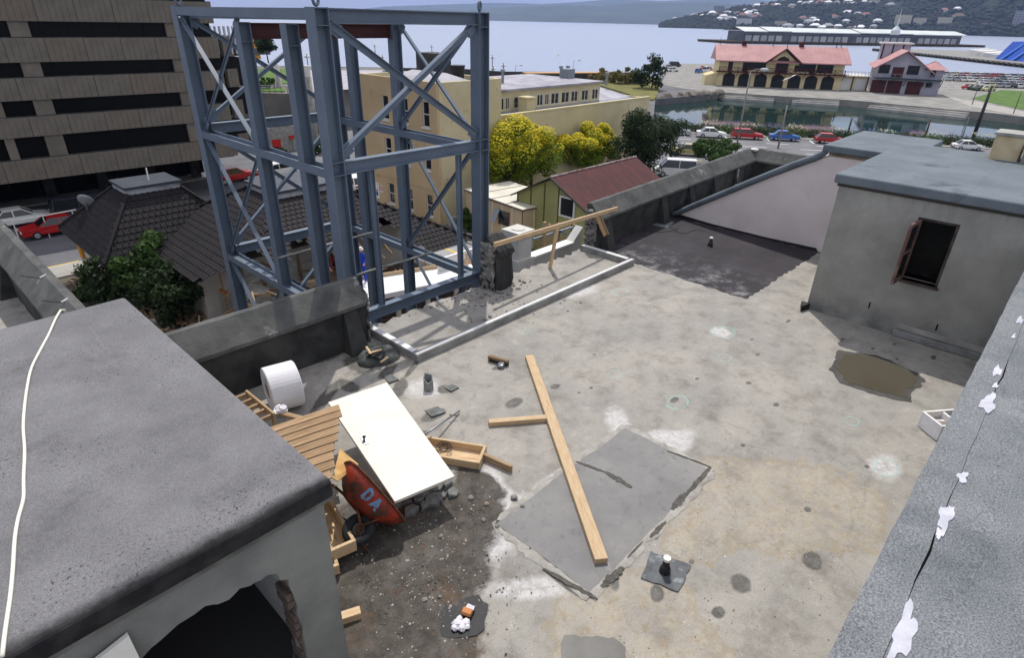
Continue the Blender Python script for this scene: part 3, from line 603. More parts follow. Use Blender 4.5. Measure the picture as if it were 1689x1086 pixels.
# ================================================================== RIGHT FELT ROOF (foreground)
RZ = 2.05
e0 = P(1385, 1086, RZ).y; e1 = P(1605, 590, RZ).y; ck = (P(1480, 1075, RZ).y+P(1630, 660, RZ).y)/2
EY = (e0+e1)/2
t = thing('felt_roof', 'coarse grey felt roof of the structure along the right edge', 'roof', (6, -1, 0))
MB().box(0.6, HX-.02, EY-.3, EY-.02, 0, RZ-.06).build('wall', plaster, t)
b = MB(); n = 70; rr = random.Random(8); top = []
for i in range(n+1):
    x = .4+(HX-.03-.4)*i/n; top.append((x, EY+rr.uniform(-.004, .004), ck+.012+rr.uniform(-.006, .006)))
vs = []
for x, ya, yb in top: vs += [(x, ya, RZ-.1), (x, ya, RZ-.012), (x, ya-.02, RZ), (x, yb, RZ+.01), (x, yb, RZ-.03)]
fs = []
for i in range(n):
    for j in range(4): fs.append((i*5+j, i*5+j+1, (i+1)*5+j+1, (i+1)*5+j))
b.add(vs, fs); b.build('edge_strip', felt2, t, smooth=False)
b = MB(); vs = []
for i, (x, ya, yb) in enumerate(top):
    g = .003+.012*max(0, math.sin(i*.37)+.3*math.sin(i*1.3)-.2); vs += [(x, yb-g, RZ-.03), (x, yb-g, RZ+.004), (x, yb-.3, RZ+.02), (x, -7, RZ+.1)]
fs = [(i*4+j, i*4+j+1, (i+1)*4+j+1, (i+1)*4+j) for i in range(n) for j in range(3)]
b.add(vs, fs); b.build('roof', felt2, t)
MB().box(.4, HX-.03, ck-.08, ck+.03, RZ-.06, RZ-.032).build('crack_base', tarblack, t)
sealant = mat('flaking_sealant', c(206, 206, 214), c(176, 176, 186), sc=6, rough=.9, bump=.3, bsc=50)
for i, (px, py, w, l) in enumerate(((1645, 612, .035, .12), (1642, 636, .02, .06), (1630, 665, .05, .22), (1588, 787, .03, .08), (1560, 852, .045, .15), (1550, 880, .025, .06), (1490, 1045, .045, .24), (1682, 528, .03, .12), (1672, 555, .015, .08))):
    q = P(px, py, RZ+.015); rr = random.Random(i+40); k_ = 24; ring = []
    for a in range(k_):
        an = 2*math.pi*a/k_; f = rr.uniform(.8, 1.12)*(1+.25*math.sin(3*an+i)+.15*math.sin(5*an+2*i)); ring.append((q.x+math.cos(an)*l*f, q.y+math.sin(an)*w*f))
    MB().prism(ring, RZ+.0, RZ+.014+.002*(i % 3)).build('sealant_flake', sealant, t)
# ================================================================== STEEL TOWER
steel = mat('blue_grey_steel_paint', c(106, 119, 134), c(95, 108, 123), sc=1.2, rough=.5, spec=.4, bump=.06, bsc=60, c3=c(124, 128, 130), sc3=9, lo3=.66, hi3=.74, speck=.07, ssc=40, vary=.05)
redox = mat('red_oxide_steel', c(72, 36, 36), c(62, 31, 32), sc=2, rough=.6)
TX0, TX1, TY0, TY1 = 5.31, 8.645, 9.0, 14.17
Y1, Y2, Y3, Y4 = 11.53, 9.88, 11.63, 13.33
t = thing('steel_tower', 'blue grey bolted steel frame tower standing just outside the roof edge', 'steel frame', (7, 11.5, G))
for (x, y, d, w) in ((TX0, TY0, .25, .26), (TX0, TY1, .25, .26), (TX1, TY0, .25, .26), (TX1, TY1, .25, .26), (TX0, Y1, .22, .2), (TX0, Y2, .22, .2), (TX1, Y3, .22, .2), (TX1, Y4, .22, .2)):
    hsec('column', (x, y, G), (x, y, 5.10 if d > .23 else 4.86), d, w, steel, t, up=(1, 0, 0))
LV = [(5.1, 2.85), (2.85, .03), (.03, -2.8), (-2.8, -5.6), (-5.6, -8.4)]
for k_, zt in enumerate((5.1, 2.85, .05, -2.8, -5.6, -8.4)):
    up = zt-.11
    hsec('beam', (TX0+.126, TY0-.02, up), (TX1-.126, TY0-.02, up), .21, .16, steel, t)
    hsec('beam', (TX0+.126, TY1, up), (TX1-.126, TY1, up), .21, .16, steel, t)
    lo = zt-.2 if k_ else zt-.09
    for X, ys in ((TX0, (TY0, Y2, Y1, TY1)), (TX1, (TY0, Y3, Y4, TY1))):
        hsec('beam', (X, TY0+.131, lo), (X, TY1-.131, lo), .24, .15, steel, t, up=(1, 0, 0))
def brace(p0, p1, s=.09):
    M, L = frame(p0, p1); b = MB(); b.box(0, L, -s/2, s/2, s/2-.012, s/2); b.box(0, L, -.006, .006, -s/2, s/2-.012); o_ = b.build('brace', steel, t, M=M); [MB().box(a_, a_+.24, .008, .018, -.1, .1).build('gusset_plate', steel, o_, M=M) for a_ in (-.02, L-.22)]; return o_
for k_, (za, zb) in enumerate(LV[:3]):
    za -= .22; zb += .1
    if k_ == 0:
        brace((TX0+.15, TY0-.06, za), (TX1-.15, TY0-.06, zb), .11); brace((TX1-.15, TY0-.02, za), (TX0+.15, TY0-.02, zb), .11)
    brace((TX0+.15, TY1+.03, za), (TX1-.15, TY1+.03, zb)); brace((TX1-.15, TY1-.04, za), (TX0+.15, TY1-.04, zb))
    brace((TX0-.07, TY1-.12, za), (TX0-.07, Y1+.1, zb-.15)); brace((TX0, Y1+.1, za), (TX0, TY1-.12, zb-.15), .07)
    brace((TX1-.03, TY0+.15, za), (TX1-.03, Y3-.1, zb-.15)); brace((TX1+.04, Y3-.1, za), (TX1+.04, TY0+.15, zb-.15), .07)
for px in (613, 757):
    q = PY(px, 300, TY0); hsec('hanger', (q.x, TY0, .05), (q.x, TY0, 2.64), .1, .08, steel, t, up=(1, 0, 0), tf=.01, tw=.01)
hsec('red_beam', (TX0+.13, Y1, 4.72), (TX1-.1, Y3, 4.72), .26, .15, redox, t)
for (x, y) in ((TX0, TY0), (TX0, TY1), (TX1, TY0)):     # lifting eyes
    M = Matrix.Translation((x, y, 5.2))@Matrix.Rotation(math.radians(90), 4, 'X')@Matrix.Rotation(.5, 4, 'Y')
    MB().lathe([(.075+.024*math.cos(a*math.pi/4), .024*math.sin(a*math.pi/4)) for a in range(8)], 18, M, closed=True).build('lifting_eye', steel, t, smooth=True)
for (x, y) in ((TX0, TY0), (TX1, TY0)):                  # stiffener plates at the beam levels
    for z in (4.86, 2.64, 2.85, 5.09, -.16):
        MB().box(x-.115, x+.115, y-.13, y+.13, z-.006, z+.006).build('stiffener', steel, t)
for y in (Y1, Y2):
    for z in (4.55, 4.85): MB().box(TX0-.1, TX0+.1, y-.1, y+.1, z-.006, z+.006).build('stiffener', steel, t)
pipe = mat('scaffold_tube', c(140, 142, 138), c(110, 110, 104), sc=6, rough=.5, metal=.4)
for (a, q, y) in (((460, 426), (617, 383), 10.3), ((583, 456), (632, 440), 9.3), ((632, 441), (712, 417), 9.3)):
    p0, p1 = PY(*a, y), PY(*q, y)
    MB().tube([p0, p1], .024, 10).build('scaffold_tube', pipe, t, smooth=True)
# ================================================================== THINGS ON THE DECK
# long timber and its cross piece
a, q = P(873, 588, .05), P(992, 926, .05)
o = timber('timber_length', (a.x, a.y, .05), (q.x, q.y, .05), .14, .075, wood); o.location.z = .0415; tag(o, 'long pale pine timber lying across the repair patch', 'timber')
a, q = P(806, 698, .04), P(906, 690, .04)
d_ = (q-a).normalized()
o = timber('timber_length', (a.x, a.y, .038), (q.x-d_.x*.02, q.y-d_.y*.02, .038), .095, .07, wood); tag(o, 'short pine timber butting against the long timber', 'timber')
# white roll of membrane with a hollow core
q = P(474, 676, 0.); ax = (P(505, 668, .3)-P(432, 690, .3)); ax.z = 0; ax.normalize()
R0 = .33; Lr = .42; cen = Vector((q.x+.1, q.y+.1, R0))
cen = PD(466, 638, math.hypot(q.x, q.y)+.1); cen.z = R0
M = Matrix.Translation(cen)@Vector((0, 0, 1)).rotation_difference(ax).to_matrix().to_4x4()
wroll = mat('white_sheet_roll', c(226, 225, 226), c(212, 210, 212), sc=2, c3=c(196, 192, 188), sc3=5, lo3=.64, hi3=.76, rough=.6, spec=.3)
t = thing('membrane_roll', 'big white roll of sheet with a hollow core beside the parapet', 'roll', (cen.x, cen.y, 0))
MB().lathe([(.13, -Lr/2), (R0-.012, -Lr/2), (R0, -Lr/2+.012), (R0, Lr/2-.012), (R0-.012, Lr/2), (.13, Lr/2)], 40, M, closed=True).build('wound_sheet', wroll, t, smooth=False)
MB().lathe([(.105, -Lr/2+.01), (.129, -Lr/2+.01), (.129, Lr/2-.01), (.105, Lr/2-.01)], 30, M, closed=True).build('core_tube', mat('cardboard', c(150, 125, 92), rough=.9), t)
mk = MB(); gm = mat('green_spray', c(70, 215, 110), rough=.7)
for (u0, v0, u1, v1) in ((-.2, -.04, -.17, .07), (-.24, .07, -.19, -.06), (-.26, -.02, -.21, -.07)):
    z_ = -Lr/2-.003; d = Vector((u1-u0, v1-v0)).normalized(); n_ = Vector((-d.y, d.x))*.008
    mk.add([M@Vector((u0+n_.x, v0+n_.y, z_)), M@Vector((u0-n_.x, v0-n_.y, z_)), M@Vector((u1-n_.x, v1-n_.y, z_)), M@Vector((u1+n_.x, v1+n_.y, z_))], [(0, 1, 2, 3)])
mk.build('sprayed_mark', gm, t)
# flush white door lying on the rubbish heap
tl, tr, br, bl = P(541, 664, .62), P(638, 631, .62), P(750, 786, .42), P(651, 828, .42)
t = thing('door_leaf', 'white painted flush door lying tilted on the rubble heap', 'door', ((tl.x+br.x)/2, (tl.y+br.y)/2, .3))
nn = (br-tl).cross(tr-tl); nn = nn.normalized(); nn = nn if nn.z > 0 else -nn
MB().hull([p-nn*.042 for p in (tl, bl, br, tr)], [tl, bl, br, tr]).build('leaf', mat('white_door_paint', c(226, 223, 211), c(214, 210, 196), sc=2, rough=.55, spec=.35, c3=c(196, 188, 170), sc3=7, lo3=.67, hi3=.75, speck=.04), t, bevel=.004)
hc = tl+(bl-tl)*.46+(tr-tl)*.13; u = (bl-tl).normalized(); v = (tr-tl).normalized()
chrome = mat('worn_chrome', c(150, 155, 160), rough=.3, metal=.8)
hd = MB().hull([hc+u*a+v*b_+nn*.001 for a, b_ in ((-.08, -.025), (.08, -.025), (.08, .025), (-.08, .025))], [hc+u*a+v*b_+nn*.008 for a, b_ in ((-.08, -.025), (.08, -.025), (.08, .025), (-.08, .025))]).build('handle_plate', chrome, t)
MB().tube([hc+nn*.008, hc+nn*.045, hc+nn*.055], [.012, .012, .024], 12).build('knob', mat('dark_knob', c(50, 52, 56), rough=.3, metal=.5), hd, smooth=True)
# slatted crate panel leaning against the stair house
t = thing('slatted_panel', 'weathered timber slatted panel beside the white door', 'pallet', P(520, 730, .5))
A, B = P(563, 667, .84), P(546, 792, .92)      # right-hand ends, top to bottom
A2, B2 = P(418, 715, .70), P(445, 835, .92)
# keep slats parallel and boards 90 mm wide
for i in range(9):
    f0 = i/9; f1 = (i+.82)/9
    p = A+(B-A)*((f0+f1)/2); q = A2+(B-A)*((f0+f1)/2); wv = (B-A)*(f1-f0)
    dx = (q-p).normalized(); ya = wv.normalized(); zz = dx.cross(ya).normalized(); ya = zz.cross(dx)
    M = Matrix([[dx.x, ya.x, zz.x, p.x], [dx.y, ya.y, zz.y, p.y], [dx.z, ya.z, zz.z, p.z], [0, 0, 0, 1]])
    j0 = rnd.uniform(-.02, .02)
    MB().box(j0, 1.05+rnd.uniform(0, .05), -wv.length/2, wv.length/2, -.009, .009).build('slat', oldwood, t, bevel=.003, seg=1, M=M)
dx = (A2-A).normalized()
for f in (.06, .5):
    p, q = A+dx*f-Vector((0, 0, .035)), B+dx*f-Vector((0, 0, .035)); timber('batten', p, q, .06, .045, oldwood, t)
# small crate by the roll
t = thing('timber_crate', 'small slatted crate of pale battens behind the stair house roof', 'crate', P(425, 690, .3))
z = .5; a = P(407, 650, z); d = (P(455, 690, z)-a); d.z = 0; d.normalize(); e = Vector((-d.y, d.x, 0))
e = e if e.dot(P(400, 690, z)-a) > 0 else -e
for s_ in (0., .28): timber('rail', a+e*s_, a+d*.75+e*s_, .03, .12, oldwood, t)
for k_ in range(5): timber('rung', a+d*(.02+.17*k_), a+d*(.02+.17*k_)+e*.28, .035, .06, oldwood, t)
for s_ in (.03, .7):
    for e_ in (0., .28): timber('leg', a+d*s_+e*e_-Vector((0, 0, .5)), a+d*s_+e*e_, .04, .04, oldwood, t)
# crumpled paper
def crumple(name, loc, r, m, label, cat, seed=0, flat=.6):
    rr = random.Random(seed); b = MB(); n, k_ = 10, 6; vs = []
    for i in range(k_+1):
        for j in range(n):
            th = math.pi*i/k_; ph = 2*math.pi*j/n; f = r*rr.uniform(.6, 1.15); vs.append((f*math.sin(th)*math.cos(ph), f*math.sin(th)*math.sin(ph), f*math.cos(th)*flat))
    b.add(vs, [(i*n+j, (i+1)*n+j, (i+1)*n+(j+1) % n, i*n+(j+1) % n) for i in range(k_) for j in range(n)])
    o = b.build(name, m, M=Matrix.Translation(Vector(loc))); return tag(o, label, cat)
paper = mat('white_paper', c(226, 224, 230), c(205, 200, 206), sc=20, rough=.8)
crumple('crumpled_paper', P(462, 676, .3), .1, paper, 'crumpled white paper between the roll and the slatted panel', 'paper', 3)
timber_ = timber('timber_offcut', P(455, 680, .26), P(500, 692, .26), .08, .04, oldwood); tag(timber_, 'short brown offcut beside the crumpled paper', 'offcut')
# plywood offcut between panel and barrow
t0 = [P(560, 742, .62), P(591, 768, .58), P(556, 796, .78), P(548, 790, .84)]
nn = (t0[1]-t0[0]).cross(t0[2]-t0[0]).normalized()
o = MB().hull([p-nn*.012 for p in t0], t0).build('plywood_offcut', mat('plywood', c(206, 168, 110), c(180, 138, 84), sc=5, rough=.8)); tag(o, 'tan plywood offcut wedged between slatted panel and barrow', 'plywood')
# --- overturned wheelbarrow
t = thing('wheelbarrow', 'overturned red wheelbarrow with blue painted letters and a fat black tyre', 'wheelbarrow', P(610, 850, 0))
redp = mat('scuffed_red_paint', c(160, 52, 32), c(118, 46, 28), sc=5, rough=.6, spec=.35, c3=c(72, 48, 38), sc3=6, lo3=.48, hi3=.62, bump=.1)
pa, pb = P(571, 763, .74), P(659, 862, .12)             # rim line, upper end to lower end
xx = (pb-pa); Lb = xx.length; xx.normalize()
tocam = (Vector((0, 0, H))-(pa+pb)/2).normalized(); zz = (tocam-xx*tocam.dot(xx)).normalized()
# pan bottom faces the camera and a little to the left
camr, camu = Vector(CM[:, 0]), Vector(CM[:, 1]); zz = (-camr*.85-camu*.5+tocam*.55); zz = (zz-xx*zz.dot(xx)).normalized(); yy = zz.cross(xx)
M = Matrix([[xx.x, yy.x, zz.x, pa.x], [xx.y, yy.y, zz.y, pa.y], [xx.z, yy.z, zz.z, pa.z], [0, 0, 0, 1]])
def pan(off):
    rings = []
    for (x0, x1, w, d) in ((0 , Lb, .29, 0), (.06, Lb-.05, .27, .08), (.16, Lb-.16, .235, .17), (.26, Lb-.27, .19, .225), (.32, Lb-.34, .12, .24)):
        cx_, hx, n = (x0+x1)/2, (x1-x0)/2, 28; ring = []
        for k_ in range(n):
            a = 2*math.pi*k_/n; ca, sa = math.cos(a), math.sin(a); e = .55
            ring.append(M@Vector((cx_+math.copysign(abs(ca)**e, ca)*(hx-off), math.copysign(abs(sa)**e, sa)*(w-off), d-off)))
        rings.append(ring)
    return rings
rg = pan(0); b = MB(); n = 28
b.add([v for r_ in rg for v in r_], [(i*n+k_, i*n+(k_+1) % n, (i+1)*n+(k_+1) % n, (i+1)*n+k_) for i in range(4) for k_ in range(n)]+[tuple(range(4*n, 5*n))])
tray = b.build('tray', redp, t, smooth=True)
so_ = tray.modifiers.new('solid', 'SOLIDIFY'); so_.thickness = .006; so_.offset = -1
MB().tube(rg[0]+[rg[0][0]], .012, 8, caps=False).build('rim', rust, t, smooth=True)
# painted letters D and A on the side of the tray
blue = mat('blue_letter_paint', c(108, 138, 172), c(110, 66, 50), sc=22, rough=.8, lo=.52, hi=.6)
def letter(kind, cx_, cy_, h):
    b = MB(); s_ = .022
    def seg(x0, y0, x1, y1):
        d = Vector((x1-x0, y1-y0)).normalized(); nn_ = Vector((-d.y, d.x))*s_; ps = []
        for (x, y) in ((x0+nn_.x, y0+nn_.y), (x0-nn_.x, y0-nn_.y), (x1-nn_.x, y1-nn_.y), (x1+nn_.x, y1+nn_.y)):
            ps.append((cx_+x*h, cy_+y*h))
        b.f.append(ps)
    return seg, b
bl_o = []
def surf(u, side=-1):                                      # point on the tray flank, u along x, v from rim (0) to bottom (1)
    return None
def flank(x, v):
    # flank facing -y local: between rings 0 and 2
    i = min(2, int(v*3)); f = v*3-i
    ws = [(.29, 0), (.27, .08), (.235, .17), (.19, .225)]
    w = ws[i][0]+(ws[i+1][0]-ws[i][0])*f; d = ws[i][1]+(ws[i+1][1]-ws[i][1])*f
    return w, d
FL = 1 if (M.to_3x3()@Vector((0, 1, .6))).dot(tocam) > (M.to_3x3()@Vector((0, -1, .6))).dot(tocam) else -1
def strokes(segs, cx_, sc_):
    b = MB()
    for (x0, y0, x1, y1) in segs:
        d = Vector((x1-x0, y1-y0)); d.normalize(); nn_ = Vector((-d.y, d.x))*.13
        q = []
        for (x, y) in ((x0+nn_.x, y0+nn_.y), (x0-nn_.x, y0-nn_.y), (x1-nn_.x, y1-nn_.y), (x1+nn_.x, y1+nn_.y)):
            vv = max(0.02, min(.98, .2+.45*(1-y))); w, dd = flank(0, vv)
            q.append(M@Vector((cx_+x*sc_, FL*(w+.006), dd+.006)))
        b.add(q, [(0, 1, 2, 3)])
    return b
dseg = [(0, 0, 0, 1), (0, 1, .45, .85), (.45, .85, .5, .5), (.5, .5, .45, .15), (.45, .15, 0, 0)]
aseg = [(0, 0, .3, 1), (.3, 1, .6, 0), (.12, .35, .48, .35)]
strokes(dseg, Lb*.4, .125).build('letter_d', blue, t); strokes(aseg, Lb*.54, .125).build('letter_a', blue, t)
# wheel
wc_ = P(592, 874, .24); wn_ = (tocam*.55+Vector((0, 0, .45))+Vector((-.1, .1, 0))).normalized()
MW = Matrix.Translation(wc_)@Vector((0, 0, 1)).rotation_difference(wn_).to_matrix().to_4x4()
wh = MB().lathe([(.12+.055*math.cos(a*math.pi/5), .05*math.sin(a*math.pi/5)) for a in range(10)], 32, MW, closed=True).build('tyre', mat('black_rubber', c(44, 46, 50), c(32, 33, 36), sc=10, rough=.75), t, smooth=True)
MB().lathe([(0, .03), (.03, .03), (.04, .01), (.085, .005), (.09, .03), (.1, .03), (.1, -.03), (.085, -.01), (0, -.01)], 28, MW).build('hub', mat('dirty_rim', c(120, 112, 100), c(70, 62, 54), sc=12, rough=.6, metal=.3), wh, smooth=False)
fork = [P(585, 828, .42), P(590, 845, .4), P(594, 862, .36), wc_+wn_*.07, P(600, 900, .16), P(606, 912, .05)]
MB().tube(fork, .014, 8).build('fork', rust, t, smooth=True)
MB().tube([wc_+wn_*.06, P(622, 858, .34), P(645, 851, .36)], .011, 8).build('stay', rust, t, smooth=True)
MB().tube([P(548, 800, .52), P(566, 815, .46), P(584, 838, .4)], .016, 8).build('handle', rust, t, smooth=True)
# formwork boxes left of the barrow
def trough(name, label, p0, p1, w, h, m, parentcat='formwork', zb=0., group=None, floor=True):
    M_, L = frame(p0, p1); t_ = thing(name, label, parentcat, p0)
    def bb(nm, *a): return MB().box(*a).build(nm, m, t_, bevel=.003, seg=1, M=M_)
    th = .035
    bb('side_board', 0, L, -w/2, -w/2+th, 0, h); bb('side_board', 0, L, w/2-th, w/2, 0, h)
    bb('end_board', -.04, -.001, -w/2, w/2, 0, h); bb('end_board', L+.001, L+.04, -w/2, w/2, 0, h)
    if floor: bb('base_board', 0, L, -w/2+th, w/2-th, 0, .012)
    return t_
a, q = P(523, 850, .0), P(590, 925, .0)
trough('formwork_box', 'narrow timber formwork box beside the barrow wheel', (a.x+.05, a.y+.1, .12), (q.x-.1, q.y+.08, .12), .26, .14, wood)
a, q = P(520, 870, 0), P(560, 945, 0)
trough('formwork_box', 'second formwork box half hidden by the stair house wall', (a.x-.02, a.y-.05, .05), (q.x-.12, q.y+.02, .05), .24, .12, wood)
# open timber tray to the right of the door
p0, p1 = P(700, 743, .03), P(792, 758, .03)
tt = trough('timber_tray', 'shallow open timber tray holding a coil of wire, right of the white door', (p0.x, p0.y, .01), (p1.x, p1.y, .01), .36, .11, wood, 'tray')
wv = []; cw = P(732, 738, .1)
for i in range(90):
    a = i*.55; r_ = .08+.03*math.sin(i*.7); wv.append((cw.x+r_*math.cos(a), cw.y+r_*math.sin(a), .06+.05*abs(math.sin(i*.23))))
o = MB().tube(wv, .003, 5).build('wire_coil', mat('dark_wire', c(52, 54, 52), rough=.6)); tag(o, 'tangled coil of dark wire inside the open timber tray', 'wire')
a, q = P(795, 752, .05), P(844, 774, .05)
o = timber('timber_offcut', (a.x, a.y, .05), (q.x, q.y, .05), .045, .095, oldwood); tag(o, 'brown plank end poking out from the open tray', 'offcut')
a, q = P(566, 1021, .04), P(595, 1012, .04)
o = timber('timber_offcut', (a.x-.05, a.y+.02, .047), (q.x, q.y, .047), .09, .09, wood); tag(o, 'square timber offcut on the mud by the stair house wall', 'offcut')
# broken concrete slabs under the lower end of the door
slabm = mat('slab_stone', c(134, 134, 130), c(98, 99, 98), sc=9, rough=.95, bump=.5, speck=.15)
for i, (px, py, r_, z_) in enumerate(((672, 830, .1, 0), (692, 826, .1, 0), (714, 830, .13, 0), (678, 847, .1, 0), (731, 817, .09, 0), (745, 818, .08, 0), (702, 812, .12, .06), (722, 806, .1, .06), (737, 803, .09, .05), (662, 820, .12, .05), (684, 812, .13, .1), (700, 838, .07, 0), (725, 828, .06, 0), (656, 838, .08, 0))):
    q = P(px, py, z_); rs = random.Random(i+70); k_ = rs.choice((4, 5, 5)); a0 = rs.uniform(0, 6); th = rs.uniform(.05, .09)
    ring = [Vector((r_*rs.uniform(.75, 1.15)*math.cos(a0+j*6.283/k_), r_*rs.uniform(.6, 1.)*math.sin(a0+j*6.283/k_))) for j in range(k_)]
    o = MB().prism(ring, 0, th).build('broken_slab', slabm, bevel=.008, seg=1, M=Matrix.Translation((q.x, q.y, z_+.005))@Euler((rs.uniform(-.25, .25), rs.uniform(-.25, .25), 0)).to_matrix().to_4x4())
    tag(o, 'angular lump of grey broken concrete in the heap under the white door', 'rubble', 'rubble lumps under the door')
# metal rod
a, q = P(694, 722, .25), P(758, 678, .03)
t = thing('metal_rod', 'thin grey metal rod with a clip leaning out from under the door', 'rod', (q.x, q.y, 0))
MB().tube([a, q], .014, 8).build('rod', galv, t, smooth=True)
m_ = a+(q-a)*.82; MB().tube([m_+Vector((-.05, .02, .02)), m_+Vector((.05, -.05, -.015))], .008, 6).build('clip', rust, t)
# cut vent pipe, drain openings
q = P(707, 643, 0)
b = MB(); vs = []; n = 20
for k_ in range(n):
    a = 2*math.pi*k_/n; x, y = math.cos(a), math.sin(a); z = .2+.05*math.cos(a-1.2)+(.02 if k_ % 5 == 0 else 0)
    vs += [(q.x+.075*x, q.y+.075*y, 0), (q.x+.07*x, q.y+.07*y, z), (q.x+.055*x, q.y+.055*y, z), (q.x+.055*x, q.y+.055*y, .01)]
b.add(vs, [(k_*4+j, ((k_+1) % n)*4+j, ((k_+1) % n)*4+j+1, k_*4+j+1) for k_ in range(n) for j in range(3)])
o = b.build('vent_pipe', mat('lead_grey', c(150, 152, 150), c(118, 118, 116), sc=8, rough=.7), None, smooth=False); tag(o, 'short grey vent pipe cut off at a slant near the kerb', 'pipe')
def capped_pipe(px, py, h, r_, label, pad):
    q = P(px, py, 0); t = thing('capped_pipe', label, 'pipe', q)
    MB().lathe([(r_*1.7, 0), (r_*1.5, h*.35), (r_*1.1, h*.5), (r_, h*.5), (r_, h)], 18, Matrix.Translation(q)).build('sleeve', tarblack, t, smooth=True)
    MB().lathe([(0, h+.012), (r_*1.1, h+.01), (r_*1.15, h-.02), (r_, h-.02)], 18, Matrix.Translation(q)).build('cap', whitepaint, t, smooth=False)
    return t
pad = [P(x, y) for x, y in ((1072, 911), (1140, 934), (1118, 978), (1057, 955))]
o = MB().prism(ragged(ccw([Vector((p.x, p.y)) for p in pad]), .06, .012), 0, .012).build('tar_pad', mat('grey_tar_pad', c(104, 107, 110), c(78, 81, 84), sc=7, rough=.7, bump=.4, c3=c(150, 152, 152), sc3=6, lo3=.58, hi3=.68)); tag(o, kind='structure')
capped_pipe(1096, 945, .2, .035, 'white capped pipe standing on the square tar pad in the foreground', True)
capped_pipe(1171, 406, .22, .04, 'white capped pipe standing on the black membrane', True)
q = P(1090, 369, 0); o = MB().box(-.3, .3, -.28, .28, .006, .02, Matrix.Translation((q.x, q.y, 0))@Matrix.Rotation(.2, 4, 'Z')).build('felt_offcut', mat('grey_offcut', c(128, 134, 136), c(104, 110, 112), sc=4)); tag(o, 'square grey felt offcut on the black membrane near the parapet', 'offcut')
lp = [P(1085+35*math.cos(a*.35), 374+9*math.sin(a*.35), .015) for a in range(15)]+[P(1120+k_*6, 384-k_*.6+2*math.sin(k_), .015) for k_ in range(8)]
o = MB().tube(lp, .006, 6).build('loose_wire', mat('dark_wire', c(52, 54, 52), rough=.6)); tag(o, 'thin black wire looped on the black membrane', 'wire')
# broom head
t = thing('broom_head', 'worn wooden broom head lying bristles down near the kerb', 'broom', P(822, 596, 0))
a, q = P(806, 588, .08), P(838, 597, .08)
timber('stock', a, q, .07, .045, greywood, t); b = MB(); M_, L = frame(a, q)
for i in range(26):
    for j in range(4):
        x = .01+L*i/26; y = -.025+.017*j; b.tube([M_@Vector((x, y, -.02)), M_@Vector((x+rnd.uniform(-.012, .012), y+rnd.uniform(-.015, .015), -.078))], .005, 4, caps=False)
b.build('bristles', mat('dark_bristle', c(60, 52, 44), rough=.9), t)
crumple('crumpled_foil', P(827, 602, .05), .07, mat('grey_foil', c(160, 162, 166), c(110, 112, 116), sc=16, rough=.35, metal=.5), 'crumpled grey foil beside the broom head', 'foil', 9)
# drain mound by the kerb
q = P(624, 590, 0)
t = thing('drain_mound', 'lumpy tarred drain mound with wood chips at the end of the parapet', 'drain', q)
b = MB(); rr = random.Random(2); vs = []; n = 18
for i, (r_, z) in enumerate(((.36, 0), (.33, .06), (.26, .12), (.15, .14), (.11, .06), (0.01, .04))):
    for k_ in range(n):
        a = 2*math.pi*k_/n; f = r_*rr.uniform(.88, 1.1); vs.append((q.x+f*math.cos(a), q.y+f*math.sin(a)*.85, max(0, z+(rr.uniform(-.015, .015) if z else 0))))
b.add(vs, [(i*n+k_, i*n+(k_+1) % n, (i+1)*n+(k_+1) % n, (i+1)*n+k_) for i in range(5) for k_ in range(n)]); b.build('mound', mat('mossy_tar', c(88, 92, 88), c(58, 60, 60), sc=8, rough=.8, bump=.5, c3=c(110, 122, 112), sc3=9, lo3=.58, hi3=.68), t, smooth=True)
for (px, py, px2, py2, z) in ((606, 578, 622, 584, .18), (608, 583, 630, 577, .2), (628, 598, 640, 589, .16), (604, 572, 612, 584, .22)):
    timber('wood_chip', P(px, py, z), P(px2, py2, z-.02), .04, .015, wood, t)
MB().hull([P(604, 586, .14), P(628, 592, .13), P(634, 580, .15), P(612, 576, .16)], [P(604, 586, .17), P(628, 592, .16), P(634, 580, .18), P(612, 576, .19)]).build('cover_plate', tarblack, t)
# tarred outlet basin in the foreground
q = P(765, 1020, 0)
t = thing('drain_basin', 'black tarred drain basin with plaster rubble and a brick chip', 'drain', q)
ringp = [Vector((q.x+(.26+rnd.uniform(-.03, .03))*math.cos(a*.35), q.y+(.2+rnd.uniform(-.03, .03))*math.sin(a*.35))) for a in range(18)]
MB().prism(ringp, 0, .012).build('tar_collar', tarblack, t)
for i, (px, py, r_) in enumerate(((755, 1030, .06), (762, 1036, .05), (768, 1028, .05), (758, 1022, .04), (750, 1036, .04), (771, 1034, .03))): rock('rubble', P(px, py, .03), r_, paper, t, seed=i+200, flat=.7)
timber('brick_chip', P(763, 1008, .05), P(778, 1013, .05), .06, .05, mat('orange_brick', c(190, 128, 84), rough=.9), t)
MB().hull([P(768, 1002, .03), P(781, 1008, .03), P(783, 1001, .03), P(772, 996, .03)], [P(768, 1002, .06), P(781, 1008, .06), P(783, 1001, .07), P(772, 996, .07)]).build('rubble', paper, t)
pit = [P(x, y) for x, y in ((930, 1049), (1012, 1053), (1032, 1070), (1033, 1100), (925, 1100), (926, 1062))]
o = MB().prism(ragged(ccw([Vector((p.x, p.y)) for p in pit]), .05, .012), 0, .008).build('damp_patch', wr); tag(o, kind='structure')
